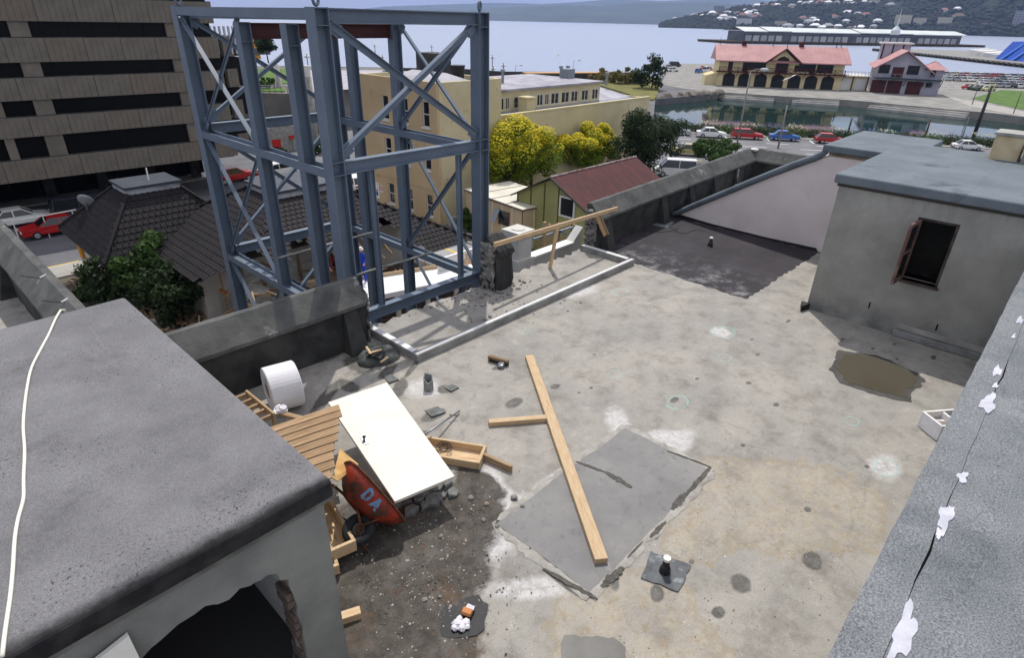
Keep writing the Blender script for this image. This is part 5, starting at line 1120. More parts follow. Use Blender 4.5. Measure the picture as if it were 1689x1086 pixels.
# main roof with ribs
b = MB(); o_ = 1.2; vs = [MB1@Vector(v) for v in ((-o_, -o_, eave-.35), (BL+o_, -o_, eave-.35), (BL+o_, DP/2, rdg), (-o_, DP/2, rdg), (BL+o_, DP+o_, eave-.35), (-o_, DP+o_, eave-.35), (-o_, -o_, eave-.6), (BL+o_, -o_, eave-.6), (BL+o_, DP+o_, eave-.6), (-o_, DP+o_, eave-.6))]
b.add(vs, [(0, 1, 2, 3), (3, 2, 4, 5), (6, 7, 1, 0), (5, 4, 8, 9), (0, 3, 5), (1, 4, 2)]); rfo = b.build('roof', pinkr, t)
for k_ in range(30):
    x = -o_+(BL+2*o_)*k_/29; MB().tube([MB1@Vector((x, -o_, eave-.33)), MB1@Vector((x, DP/2, rdg+.02))], .05, 4).build('roof_rib', pinkr, rfo)
gx0, gx1 = uv(1267, 106)[0], uv(1312, 112)[0]; gc = uv(1292, 100)[0]; gw = 4.9
b = MB(); tri_prism(b, [(gc-gw+.6, eave-1), (gc+gw-.6, eave-1), (gc, rdg-.9)], -.5, .4, MB1); b.build('gable_wall', cream, t)
b = MB()
for s_ in (-1, 1):
    vs = [MB1@Vector(v) for v in ((gc+s_*gw, -1.6, eave-.5), (gc, -1.6, rdg-.3), (gc, DP/2, rdg-.28), (gc+s_*gw, -.9, eave-.5), (gc+s_*gw, -1.6, eave-.75), (gc, -1.6, rdg-.65))]
    b.add(vs, [(0, 1, 2, 3), (0, 4, 5, 1)])
b.build('gable_roof', pinkr, t)
for s_ in (-1, 1): MB().tube([MB1@Vector((gc+s_*gw, -1.65, eave-.75)), MB1@Vector((gc, -1.65, rdg-.6))], .16, 4).build('barge_board', maroon, t)
def arch(cx_, w, z0, z1, y=-.06, m=ddoor, name='door', M=MB1, par=t):
    pts = [(cx_-w/2, z0), (cx_+w/2, z0), (cx_+w/2, z1-w*.3), (cx_+w*.42, z1-w*.2), (cx_, z1), (cx_-w*.42, z1-w*.2), (cx_-w/2, z1-w*.3)]
    b = MB(); tri_prism(b, pts, y, y+.3, M); d_ = b.build(name, m, par)
    f_ = MB(); w2 = w+.5; pts2 = [(cx_-w2/2, z0), (cx_+w2/2, z0), (cx_+w2/2, z1-w*.3), (cx_+w*.45, z1-w*.1), (cx_, z1+.22), (cx_-w*.45, z1-w*.1), (cx_-w2/2, z1-w*.3)]
    tri_prism(f_, pts2, y+.04, y+.3, M); f_.build('frame', maroon, d_); return d_
for cxz in (285, 465, 653, 850, 1045, 1240, 1435):
    u_ = uv(1160+cxz/7.04, 140)[0]; arch(u_, 2.75, 0.02, 3.35)
arch(gc-.1, 2.7, flr+.05, eave+.9, y=-.62)
for px, w, h0, h1 in ((1204.5, 1., .1, 2.6), (1229.5, 1.3, 0, 2.6), (1248, 4.6, .5, 2.55), (1327, 4.8, .5, 2.55), (1341, 1.3, 0, 2.6), (1356.5, 2.4, .3, 2.6), (1370, 1.3, .3, 2.6)):
    u_ = uv(px, 110)[0]; w_ = MB().box(u_-w/2, u_+w/2, -.05, .1, flr+h0, flr+h1, MB1).build('window', glassd, t)
    MB().box(u_-w/2-.12, u_+w/2+.12, -.02, .08, flr+h0-.12, flr+h1+.12, MB1).build('frame', maroon, w_)
MB().box(-.6, BL+.4, -1.7, 0, flr-.3, flr, MB1).build('balcony', maroon, t)
for k_ in range(14):
    u_ = BL*k_/13
    MB().box(u_-.09, u_+.09, -1.65, -1.5, flr, flr+1.05, MB1).build('baluster_post', maroon, t)
    MB().add([MB1@Vector(v) for v in ((u_, -1.6, flr-.3), (u_+.14, -1.6, flr-.3), (u_+.14, 0, flr-1.5), (u_, 0, flr-1.5))], [(0, 1, 2, 3)]).build('bracket', maroon, t)
    if k_ < 13:
        u2_ = BL*(k_+1)/13; ba = t
        for j in range(2):
            ua, ub = u_+(u2_-u_)*j/2, u_+(u2_-u_)*(j+1)/2
            MB().tube([MB1@Vector((ua, -1.58, flr+.1)), MB1@Vector((ub, -1.58, flr+.95))], .05, 4).build('lattice', maroon, t); MB().tube([MB1@Vector((ua, -1.6, flr+.95)), MB1@Vector((ub, -1.6, flr+.1))], .05, 4).build('lattice', maroon, t)
MB().box(0, BL, -1.68, -1.52, flr+1.0, flr+1.12, MB1).build('handrail', maroon, t)
for x, z in ((0, 1.8), (gc, 1.6), (BL*.62, 0), (BL-.4, 2.), (BL*.44, 2.2), (BL*.95, 2)):
    if z: MB().tube([MB1@Vector((x, DP/2 if x not in (gc,) else -1.6, rdg-.2)), MB1@Vector((x, DP/2 if x not in (gc,) else -1.6, rdg+z))], [.12, .03], 5).build('finial', maroon, t)
for x in (BL*.2, BL*.67): MB().box(x-.6, x+.6, DP/2-.5, DP/2+.5, rdg-.4, rdg+.9, MB1).build('chimney', maroon, t)
MB().hull([MB1@Vector(v) for v in ((-3.2, 1, -.2), (0, 1, -.2), (0, 10, -.2), (-3.2, 10, -.2))], [MB1@Vector(v) for v in ((-3.2, 1, 2.4), (0, 1, 3.4), (0, 10, 3.4), (-3.2, 10, 2.4))]).build('lean_to', cream, t)
# link shed with white doors
xa, xb = BL+.2, uv(1430, 150)[0]
t = thing('link_shed', 'low cream link shed with two white doors between the boathouses', 'shed', MB1@Vector((xa, 0, 0)))
MB().box(xa, xb, .8, 9, -.2, 3.6, MB1).build('wall', cream, t)
for px in (1394, 1418):
    u_ = uv(px, 145)[0]; MB().box(u_-1.35, u_+1.35, .7, .85, .1, 3., MB1).build('door', wallw, t)
for px in (1383, 1405, 1430): u_ = uv(px, 145)[0]; MB().box(u_-.12, u_+.12, .6, .8, 0, 3.6, MB1).build('post', maroon, t)
MB().box(xa, xb, -.6, 9.2, 3.6, 3.8, MB1).build('terrace', wallw, t)
for k_ in range(9):
    u_ = xa+(xb-xa)*k_/8; MB().box(u_-.05, u_+.05, -.55, -.45, 3.8, 4.8, MB1).build('baluster_post', wallw, t)
    if k_ < 8: MB().tube([MB1@Vector((u_, -.5, 3.85)), MB1@Vector((u_+(xb-xa)/8, -.5, 4.75))], .04, 4).build('lattice', wallw, t)
MB().box(xa, xb, -.55, -.45, 4.75, 4.85, MB1).build('handrail', wallw, t)
# grey boathouse
A, B = L(1438, 152, zb), L(1545, 158, zb); M3, uv3 = vplane(A, B); W3 = uv3(1545, 158)[0]
lav = mat('lavender_boards', c(176, 174, 186), c(158, 157, 170), sc=.6, rough=.85)
t = thing('boathouse', 'lavender grey boathouse with broad gable and three maroon doors', 'boathouse', A)
gw1 = W3*.78; ez = 6.6; rz_ = 10.4
b = MB(); tri_prism(b, [(0, -.2), (gw1, -.2), (gw1, ez-.6), (gw1*.48, rz_-.5), (0, ez)], 0, 16, M3); b.build('wall', lav, t)
b = MB()
for (xa_, za_, xb_, zb_) in ((-1.2, ez-.55, gw1*.48, rz_), (gw1*.48, rz_, gw1+1.2, ez-1.3)):
    b.add([M3@Vector(v) for v in ((xa_, -1.2, za_), (xb_, -1.2, zb_), (xb_, 17, zb_), (xa_, 17, za_), (xa_, -1.2, za_-.3), (xb_, -1.2, zb_-.3))], [(0, 1, 2, 3), (4, 5, 1, 0)])
b.build('roof', pinkr, t)
MB().box(gw1, W3, .1, 8, -.2, 6.1, M3).build('wing_wall', lav, t)
b = MB(); b.add([M3@Vector(v) for v in ((gw1-1.2, -.8, 6.1), (W3+.8, -.8, 6.1), (W3+.8, 9, 6.1), (gw1-1.2, 9, 6.1), (gw1+1.6, 4, 8.), (W3-2, 4, 8.))], [(0, 1, 5, 4), (2, 3, 4, 5), (1, 2, 5), (3, 0, 4), (3, 2, 1, 0)]); b.build('wing_roof', pinkr, t)
for px in (1446, 1472, 1505): u_ = uv3(px, 150)[0]; MB().box(u_-1.7, u_+1.7, -.08, .1, 0, 3.1, M3).build('door', maroon, t)
for px, w, z0, z1 in ((1457.5, 2.5, 4.7, 6.9), (1505.5, 2.7, 4.7, 6.9), (1540, 1.1, 4.4, 6.2), (1524, 1.6, 1.9, 3.0), (1539, 1.4, 1.9, 3.)):
    u_ = uv3(px, 118)[0]; w_ = MB().box(u_-w/2, u_+w/2, -.07, .1, z0, z1, M3).build('window', glassd, t); MB().box(u_-w/2-.12, u_+w/2+.12, -.04, .08, z0-.12, z1+.12, M3).build('frame', lav, w_)
u_ = uv3(1481, 118)[0]; MB().box(u_-1.3, u_+1.3, -.07, .1, 3.9, 6.4, M3).build('balcony_door', maroon, t)
MB().box(-.4, W3, -1.8, 0, 3.55, 3.8, M3).build('balcony', mat('dark_teal_steel', c(44, 62, 66), rough=.6), t)
for k_ in range(12):
    u_ = W3*k_/11; MB().box(u_-.05, u_+.05, -1.75, -1.65, 3.8, 4.8, M3).build('baluster_post', galv, t)
    if k_ % 2: MB().tube([M3@Vector((u_, -1.6, 3.5)), M3@Vector((u_, 0, 1.9))], .1, 4).build('bracket', mat('dark_teal_steel', c(44, 62, 66), rough=.6), t)
MB().box(0, W3, -1.75, -1.65, 4.75, 4.85, M3).build('handrail', galv, t)
MB().box(1, 8, 14, 19, 6, 11.5, M3).build('louvred_tower', lav, t); MB().box(.5, 8.5, 13.5, 19.5, 11.5, 11.9, M3).build('tower_cap', wallw, t)
for k_ in range(3): MB().box(1.2+k_*2.4, 1.5+k_*2.4, 13.9, 14.05, 6, 11.5, M3).build('mullion', dark, t)
# ------------------------------------------------------------------ cars
tyrem = mat('tyre', c(36, 36, 38), rough=.9); hubm = mat('hubcap', c(165, 168, 172), rough=.4, metal=.5)
glassc = NT('car_glass'); glassc.setb(col=c(28, 34, 38), rough=.06, spec=.7); glassc = glassc.m
lampw = mat('headlamp', c(225, 225, 220), rough=.2); lampr = mat('tail_lamp', c(170, 30, 28), rough=.3)
def paint(nm, r_, g_, b_): return mat(nm, c(r_, g_, b_), rough=.28, spec=.55)
paints = {'white': paint('white_car_paint', 226, 226, 222), 'red': paint('red_car_paint', 176, 30, 32), 'blue': paint('blue_car_paint', 52, 104, 176), 'gold': paint('gold_car_paint', 176, 164, 112), 'silver': paint('silver_car_paint', 168, 172, 178), 'dark': paint('dark_car_paint', 46, 50, 60), 'green': paint('green_car_paint', 70, 96, 84), 'yellow': paint('pale_yellow_car_paint', 206, 204, 150)}
CARM = {}
def car_meshes(kind):
    if kind in CARM: return CARM[kind]
    if kind == 'saloon': Lc, low, cab = 4.3, [(-2.15, .34), (-2.15, .72), (-2.05, .86), (-1.2, .92), (.95, .92), (1.95, .76), (2.13, .62), (2.15, .34)], [(-1.55, .9), (-.95, 1.38), (.25, 1.4), (1.0, .92)]
    elif kind == 'hatch': Lc, low, cab = 4.0, [(-2.0, .34), (-2.0, .8), (-1.9, .9), (.85, .92), (1.8, .78), (1.98, .62), (2.0, .34)], [(-1.92, .9), (-1.45, 1.38), (.15, 1.41), (.9, .92)]
    elif kind == 'wagon': Lc, low, cab = 4.5, [(-2.25, .34), (-2.25, .85), (-2.2, .92), (1.0, .94), (2.05, .8), (2.23, .64), (2.25, .34)], [(-2.2, .92), (-1.95, 1.42), (.3, 1.45), (1.05, .94)]
    else: Lc, low, cab = 4.6, [(-2.3, .36), (-2.3, 1.1), (1.6, 1.1), (2.1, .95), (2.3, .7), (2.3, .36)], [(-2.28, 1.1), (-2.15, 1.9), (1.0, 1.92), (1.75, 1.08)]
    b = MB(); w = .84; n = len(low)
    for s_ in (0,):
        vs = [(x, y*(w if .4 < z < .9 else w*.96), z) for y in (-1, 1) for x, z in low]; b.add(vs, [tuple(range(n))[::-1], tuple(range(n, 2*n))]+[(i, (i+1) % n, n+(i+1) % n, n+i) for i in range(n)])
    body = b.mesh('body', None)
    def cabin(sh, top): return [(x, y*(.8 if z < 1.2 and z < cab[1][1]-.1 else .62)*sh, z) for y in (-1, 1) for x, z in cab]
    b = MB(); b.add(cabin(1, 0), [(0, 1, 2, 3)[::-1], (4, 5, 6, 7), (0, 4, 5, 1), (2, 6, 7, 3), (0, 3, 7, 4)]); glass = b.mesh('glass', glassc)
    b = MB(); x1, z1 = cab[1]; x2, z2 = cab[2]
    b.box(x1-.03, x2+.03, -.63, .63, z2-.045, z2+.03)
    for s_ in (-1, 1):                               # pillars
        for (xa, za, xb, zb_) in ((cab[0][0], cab[0][1], x1, z1), (cab[3][0], cab[3][1], x2, z2)): b.tube([(xa, s_*.8, za), (xb, s_*.62, zb_)], .045, 4)
        xm = (cab[0][0]+cab[3][0])/2-.1; b.tube([(xm, s_*.81, cab[0][1]), (xm, s_*.64, z1)], .045, 4)
    roof = b.mesh('roof', None)
    wb_ = Lc*.29; wh = MB(); wh.lathe([(.0, -.1), (.2, -.1), (.3, -.09), (.31, 0), (.3, .09), (.2, .1), (0, .1)], 16, Matrix.Rotation(math.radians(90), 4, 'X')); wheel = wh.mesh('wheel', tyrem)
    hb = MB(); hb.lathe([(0, -.115), (.17, -.112), (.19, -.1)], 12, Matrix.Rotation(math.radians(90), 4, 'X')); hb.lathe([(0, .115), (.17, .112), (.19, .1)], 12, Matrix.Rotation(math.radians(90), 4, 'X')); hub = hb.mesh('hub', hubm)
    bm = MB(); bm.box(Lc/2-.03, Lc/2+.06, -.8, .8, .34, .5); bump1 = bm.mesh('bumper', mat('bumper', c(60, 60, 62), rough=.6))
    h1 = MB(); h1.box(-.03, .03, -.17, .17, -.08, .08); hl = h1.mesh('headlamp', lampw); tl_ = h1.mesh('tail_lamp', lampr)
    CARM[kind] = (Lc, body, glass, roof, wheel, hub, bump1, hl, tl_, wb_); return CARM[kind]
def car(color, kind, loc, heading, label, group=None, full=True, s=1.):
    Lc, body, glass, roof, wheel, hub, bump1, hl, tl_, wb_ = car_meshes(kind)
    t = thing('parked_car', label, 'van' if kind == 'van' else 'car', (0, 0, 0), group)
    def part(nm, me, M=None, par=None, m=None):
        o = bpy.data.objects.new(nm, me); put(o, par or t, M)
        if m:
            if not me.materials: me.materials.append(m)
            o.material_slots[0].link = 'OBJECT'; o.material_slots[0].material = m
        return o
    T = Matrix.Translation
    part('body', body, m=paints[color]); part('windows', glass); part('roof', roof, m=paints[color])
    for sx in (-1, 1):
        for sy in (-1, 1):
            w_ = part('wheel', wheel, T((sx*wb_, sy*.74, .31)))
            if full: part('hubcap', hub, T((sx*wb_, sy*.74, .31)), w_)
    if full:
        part('bumper', bump1); part('bumper', bump1, Matrix.Rotation(math.pi, 4, 'Z'))
        for sy in (-.58, .58): part('headlamp', hl, T((Lc/2-.01, sy, .66))); part('tail_lamp', tl_, T((-Lc/2+.01, sy, .72)))
    place(t, loc, heading, s); return t
ha = math.atan2(hd.y, hd.x)
def curb(px, py): q = L(px, py); return (q.x, q.y, G+.006)
for (px, py, colr, kind, sc_, lab) in ((1172, 226.5, 'white', 'saloon', 1.02, 'white saloon parked by the hedge, leftmost fully seen car'), (1231, 229, 'red', 'wagon', 1., 'red estate car parked by the hedge between white and blue cars'), (1292, 231.5, 'blue', 'saloon', 1., 'bright blue saloon parked by the hedge'), (1367, 236.5, 'red', 'hatch', 1., 'red hatchback parked by the hedge, half hidden by the bulkhead roof'), (1594, 247, 'white', 'saloon', .92, 'white saloon parked by the hedge beyond the hut roof'), (1114, 222, 'silver', 'saloon', 1., 'silver car parked by the hedge behind the dark tree')):
    car(colr, kind, curb(px, py), ha, lab, 'cars parked along the hedge', s=sc_)
car('gold', 'wagon', curb(1132, 256), ha+math.pi, 'gold estate car with pale roof driving beside the round tree')
car('white', 'van', curb(1112, 291), ha+math.pi, 'white topped van behind the dark red roof')
car('white', 'saloon', tuple(L(36, 372)+Vector((0, 0, .01))), 0., 'white saloon in the street below the office building')
car('red', 'saloon', tuple(L(92, 386)+Vector((0, 0, .01))), math.pi, 'red saloon in the street beside the tiled roof')
car('dark', 'van', tuple(L(142, 358)+Vector((0, 0, .01))), 0, 'dark blue van in the street behind the satellite dish', s=.95)
q = L(385, 300); car('red', 'wagon', (q.x, q.y, G+.01), .1, 'red pickup in the street seen through the tower')
q = L(462, 290); car('white', 'saloon', (q.x, q.y, G+.01), .1, 'white car in the street seen through the tower columns')
q = L(582, 312); car('white', 'hatch', (q.x, q.y, G+.01), 1.5, 'white car in the lane beside the cream building')
q = L(445, 192); car('dark', 'saloon', (q.x, q.y, G+.01), .4, 'dark maroon car below the terrace wall')
q = L(428, 200); car('red', 'saloon', (q.x, q.y, G+.01), .4, 'red car below the terrace wall half hidden by the offices')
for i, (px, py, cl) in enumerate(((1110, 118, 'white'), (1104, 113, 'silver'), (1113, 110, 'dark'), (1152, 120, 'blue'), (1160, 115, 'red'), (1164, 119, 'white'), (1169, 117, 'red'))):
    q = L(px, py, zb); car(cl, ('hatch', 'saloon', 'van')[i % 3], (q.x, q.y, zb), ha+(.3 if i < 3 else 1.2), '%s car parked on the pier, %s of the group' % (cl, ('nearest left', 'behind the white one', 'farthest left', 'nearest right', 'back right', 'beside the boathouse', 'closest to the boathouse')[i]), 'cars on the pier car park', full=False)
rr = random.Random(5)
for row in range(5):
    for k_ in range(13):
        px = 1558+k_*11+row*2; py = 124.5+row*4.2+k_*.35
        if row > 2 and k_ < 5: continue
        q = L(px, py, zb); cl = ('white', 'silver', 'white', 'red', 'dark', 'silver', 'green', 'white', 'yellow')[rr.randint(0, 8)]
        car(cl, ('saloon', 'hatch', 'wagon')[k_ % 3], (q.x, q.y, zb+.01), ha+1.57+rr.uniform(-.1, .1), '%s car in row %s of the crowded car park by the water' % (cl, ('farthest', 'fourth', 'middle', 'second', 'nearest')[row]), 'cars in the waterfront car park', full=False)
for i, (px, py, cl) in enumerate(((1597, 147, 'red'), (1606, 148, 'dark'), (1614, 149, 'green'), (1630, 150, 'yellow'))):
    q = L(px, py, zb); car(cl, 'saloon', (q.x, q.y, zb+.01), ha+.6, '%s car standing apart beside the lawn near the car park' % cl, 'cars beside the lawn', full=False)
o = MB().prism(ccw([xy(L(x, y)) for x, y in ((1602, 163), (1650, 149), (1800, 155), (1800, 200), (1689, 182))]), G, G+.12).build('lawn', grassm); tag(o, kind='structure')
o = MB().prism(ccw([xy(L(x, y)) for x, y in ((1560, 160), (1610, 168), (1760, 200), (1760, 207), (1600, 176))]), G, G+.1).build('footpath', pave); tag(o, kind='structure')
# ------------------------------------------------------------------ vegetation
def leafmat(nm, c1, c2, tr=.35):
    t_ = NT(nm); oi = t_.n('ShaderNodeNewGeometry'); colr = t_.mix(oi.outputs['Random Per Island'], c1, c2); t_.setb(col=colr, rough=.7, spec=.25)
    tl_ = t_.n('ShaderNodeBsdfTranslucent'); t_.l(colr, tl_.inputs[0]); ms = t_.n('ShaderNodeMixShader'); ms.inputs[0].default_value = tr; t_.l(t_.b.outputs[0], ms.inputs[1]); t_.l(tl_.outputs[0], ms.inputs[2]); t_.l(ms.outputs[0], t_.out.inputs[0]); return t_.m
def leaves(b, cen, rad, n, size, rr, shell=.55, up=.3):
    cen = Vector(cen)
    for i in range(n):
        d = Vector((rr.gauss(0, 1), rr.gauss(0, 1), rr.gauss(0, 1))); d.normalize(); f = shell+(1-shell)*rr.random()**.6
        p = cen+Vector((d.x*rad[0]*f, d.y*rad[1]*f, d.z*rad[2]*f)); nn = (d+Vector((rr.gauss(0, .5), rr.gauss(0, .5), rr.gauss(up, .5)))).normalized()
        a = nn.orthogonal().normalized(); a = (Matrix.Rotation(rr.uniform(0, 6.28), 3, nn)@a); e = nn.cross(a); s_ = size*rr.uniform(.6, 1.3)
        b.add([p-a*s_-e*s_*.5, p+a*s_*.2-e*s_*.6, p+a*s_+e*s_*.1, p-a*s_*.1+e*s_*.6], [(0, 1, 2, 3)])
def tree(name, label, base, h, crown, m, seed, n=4200, size=.22, clumps=26, trunk_r=.18, cen_h=None, group=None, tips=None, cat='tree', low=-1.):
    rr = random.Random(seed); t_ = thing(name, label, cat, base, group); base = Vector(base); cz = base.z+(cen_h or h-crown[2])
    tr = MB(); tp = Vector((base.x, base.y, cz+crown[2]*.3)); tr.tube([base, base+(tp-base)*.5+Vector((rr.uniform(-.2, .2), rr.uniform(-.2, .2), 0)), tp], [trunk_r, trunk_r*.7, trunk_r*.3], 8)
    b = MB(); b2 = MB()
    for k_ in range(clumps):
        d = Vector((rr.gauss(0, 1), rr.gauss(0, 1), rr.gauss(0.15, .9))); d.normalize(); f = rr.uniform(.45, .95)
        if d.z < low: d.z = low
        p = Vector((base.x+d.x*crown[0]*f, base.y+d.y*crown[1]*f, cz+d.z*crown[2]*f)); r_ = rr.uniform(.26, .42)*min(crown[0], crown[2])
        if k_ % 3 == 0: tr.tube([Vector((base.x, base.y, base.z+(cz-base.z)*.6)), p], [trunk_r*.35, trunk_r*.1], 5)
        leaves(b, p, (r_, r_, r_*.75), n//clumps, size, rr)
        if tips and d.z > -.3: leaves(b2, p+Vector((0, 0, r_*.25)), (r_*.95, r_*.95, r_*.7), int(n//clumps*(1.5 if d.z > .2 else .45)), size*.9, rr, .8, 1.1)
    leaves(b, (base.x, base.y, cz), (crown[0]*.7, crown[1]*.7, crown[2]*.7), n//5, size, rr, .2)
    tr.build('trunk', mat('bark', c(86, 72, 58), c(62, 52, 42), sc=4, rough=.95), t_); b.build('crown', m, t_)
    if tips: b2.build('yellow_shoots', tips, t_)
    return t_
lf_dark = leafmat('dark_leaves', c(36, 50, 27), c(52, 70, 36)); lf_mid = leafmat('mid_leaves', c(54, 78, 34), c(74, 100, 44)); lf_yg = leafmat('green_gold_leaves', c(98, 124, 36), c(132, 148, 44)); lf_y = leafmat('yellow_shoots', c(208, 196, 40), c(232, 216, 58)); lf_pine = leafmat('pine_leaves', c(40, 56, 34), c(58, 74, 44))
for i, (px, py, Y, hw, h, lab, m_, tp_) in enumerate(((838, 258, 36.2, 2.9, 6.6, 'golden leaved tree touching the tower column, left of the pair', lf_yg, lf_y), (880, 250, 36.4, 3.1, 6.6, 'bushy golden tree against the cream wall above the site cabin', lf_yg, lf_y), (972, 245, 36.0, 4.5, 5.6, 'spreading golden tree beyond the dark red roof', lf_yg, lf_y))):
    q = PY(px, py, Y); tree('golden_tree', lab, (q.x, Y, G), q.z-G+2.6, (hw, 1.7, (2.9, 2.9, 2.4)[i]), m_, 20+i, n=12000, size=.1, clumps=38, cen_h=q.z-G, tips=tp_, group='golden trees along the cream wall')
q = PY(1066, 232, 32.5); tree('dark_tree', 'large dark tree with loose outline at the corner of the cream building', (q.x, 32.5, G), 8, (4.6, 3.4, 3.4), lf_pine, 30, n=12000, size=.12, clumps=40, cen_h=q.z-G)
q = L(1172, 274); tree('round_tree', 'small round tree beside the waterfront road', (q.x, q.y, G), 4, (3.4, 3., 1.7), lf_mid, 31, n=4200, size=.16, clumps=22, cen_h=1.9)
q = P(443, 104, -5.2); tree('lone_tree', 'lone dark tree standing against the sea behind the tower', (q.x, q.y, -5.2), 7, (3.1, 3., 2.6), lf_dark, 32, n=3000, size=.25, clumps=24, cen_h=4.3)
for i, (px, py, rx, rz, lab) in enumerate(((1075, 148, 4.6, 4.4, 'dark bush on the bank beside the pier car park'), (1030, 140, 5, 2.4, 'low olive bush on the bank left of the pier'), (1000, 137, 6, 2., 'dry olive scrub at the end of the cream building'), (1052, 138, 3.5, 2.2, 'round bush on the bank by the sea wall'))):
    q = L(px, py); tree('bank_bush', lab, (q.x, q.y, G), rz*2, (rx, rx, rz), (lf_dark, leafmat('olive_leaves', c(98, 96, 50), c(120, 112, 62)), leafmat('olive_leaves2', c(110, 100, 56), c(134, 120, 70)), lf_mid)[i], 40+i, n=1800, size=.32, clumps=16, cen_h=rz*.8, cat='bush')
for i, (px, py, z, rx, rz, lab, m_) in enumerate(((775, 365, G, .9, 1.0, 'round green bush between cream building and site cabin', lf_mid), (200, 470, G, 2.2, 1.9, 'dark shrub mass below the tiled eave, left part', lf_dark), (245, 440, G, 1.9, 2.5, 'tall dark green shrub growing between the tiled roofs', lf_mid), (290, 480, G, 2.0, 2.0, 'dark shrub under the torn tiled roof', lf_dark), (225, 455, G, 1.6, 2.3, 'upright green shrub in front of the tiled roof', lf_mid), (160, 480, G, 1.4, 1.1, 'low dark shrub at the left of the yard', lf_dark))):
    q = P(px, py, z+rz); tree('garden_shrub', lab, (q.x, q.y, G), rz*2, (rx, rx, rz), m_, 50+i, n=2600, size=.13, clumps=18, cen_h=rz, cat='shrub', trunk_r=.08)
# hedge of flowering plants along the water
ones = 'first second third fourth fifth sixth seventh eighth ninth tenth eleventh twelfth thirteenth fourteenth fifteenth sixteenth seventeenth eighteenth nineteenth'.split()
ORD = ones+['twentieth']+['twenty-'+w for w in ones[:9]]+['thirtieth']
for k_ in range(30):
    rr = random.Random(600+k_); b = MB(); s0 = -22+k_*3.3; p = hedge(s0+1.6, -.6)
    leaves(b, (p.x, p.y, G+.6), (2.3, 2.3, .75+rr.random()*.3), 1300, .13, rr, .3, .5)
    t_ = thing('hedge_plant', 'leafy flowering clump, %s from the left in the lagoon hedge' % ORD[k_], 'hedge', (p.x, p.y, G), 'hedge along the lagoon'); b.build('leaves', lf_dark if k_ % 3 else lf_mid, t_)
    b = MB()
    for j in range(26): leaves(b, (p.x+rr.uniform(-1.5, 1.5), p.y+rr.uniform(-1.5, 1.5), G+1.4+rr.random()*.5), (.1, .1, .1), 3, .09, rr, 0)
    b.build('flowers', (leafmat('pale_flowers', c(220, 220, 190), c(240, 238, 220)), leafmat('blue_flowers', c(120, 124, 190), c(160, 160, 210)))[k_ % 2], t_)['kind'] = 'stuff'
# railing behind the hedge
t = thing('railing', 'thin grey rail along the lagoon edge behind the hedge', 'railing', hedge(0, .6).to_3d()+Vector((0, 0, G)))
for z in (.7, 1.2): MB().tube([hedge(-20, .7).to_3d()+Vector((0, 0, G+z)), hedge(90, .7).to_3d()+Vector((0, 0, G+z))], .03, 5).build('rail', galv, t)
for k_ in range(37): p = hedge(-20+k_*3, .7); MB().tube([(p.x, p.y, G), (p.x, p.y, G+1.2)], .03, 5).build('post', galv, t)
# rocks on the bank
rockm = mat('bank_rock', c(140, 134, 124), c(104, 98, 90), sc=.8, rough=.95, bump=.4, bsc=3)
for i in range(110):
    rr = random.Random(900+i); px = rr.uniform(1080, 1186); f = rr.random(); py = 154+(1186-px)*.075+f*9; q = P(px, py, G-.1-(G-SEA)*f)
    o = rock('bank_rock', q, rr.uniform(.7, 1.7), rockm, seed=i, flat=.8); tag(o, 'grey boulder in the rock bank at the lagoon corner', 'boulder', 'boulders of the lagoon bank')
# ------------------------------------------------------------------ poles and lamps
def lamp_post(px, pt, pb, label, z=G, m=galv, arm=True, r_=.13):
    q = P(px, pb, z); D = math.hypot(q.x, q.y); top = PD(px, pt, D).z
    t = thing('street_lamp' if arm else 'pole', label, 'street lamp' if arm else 'pole', q)
    MB().tube([(q.x, q.y, z), (q.x, q.y, top)], [r_, r_*.6], 10).build('shaft', m, t, smooth=True)
    if arm:
        d = Vector((q.y, -q.x, 0)).normalized(); MB().tube([(q.x, q.y, top), Vector((q.x, q.y, top+.3))+d*.5, Vector((q.x, q.y, top+.35))+d*1.3], .06, 6).build('arm', m, t)
        e = Vector((q.x, q.y, top+.32))+d*1.6; MB().tube([e-d*.5, e-d*.2, e+d*.3, e+d*.5], [.08, .2, .18, .06], 8).build('lantern', mat('lamp_glass', c(200, 206, 210), rough=.3), t)
    return t
brn = mat('pole_timber', c(104, 92, 78), c(80, 70, 60), sc=2, rough=.9)
lamp_post(1213, 117, 252, 'tall street lamp in front of the boathouse reflection', arm=True, m=mat('grey_pole', c(150, 146, 140), c(120, 112, 100), sc=1, rough=.8))
lamp_post(1283, 172, 245, 'bare grey pole beside the blue car', arm=False, m=mat('grey_pole', c(150, 146, 140), rough=.8))
lamp_post(1605, 139, 228, 'thick dark pole by the right hand hedge', arm=False, m=mat('dark_pole', c(66, 66, 66), rough=.8), r_=.3)
lamp_post(1588, 192, 224, 'thin pale pole at the water edge by the white saloon', arm=False, r_=.08)
lamp_post(1525, 194, 228, 'timber mooring pole behind the hut roof, right one', arm=False, m=brn, r_=.18)
lamp_post(1398, 194, 222, 'timber mooring pole behind the hut roof, left one', arm=False, m=brn, r_=.18)
lamp_post(1603, 140, 173, 'thin dark lamp mast on the far footpath', arm=False, m=brn, r_=.1); lamp_post(1671, 150, 188, 'thin dark mast on the far footpath at the right', arm=False, m=brn, r_=.1)
lamp_post(944, 101, 132, 'street lamp on the sea wall road beyond the flat roof', arm=True, z=G, r_=.09); lamp_post(850, 109, 126, 'short street lamp on the sea wall behind the tower column', arm=True, r_=.09)
globe = mat('white_globe', c(235, 235, 232), rough=.3)
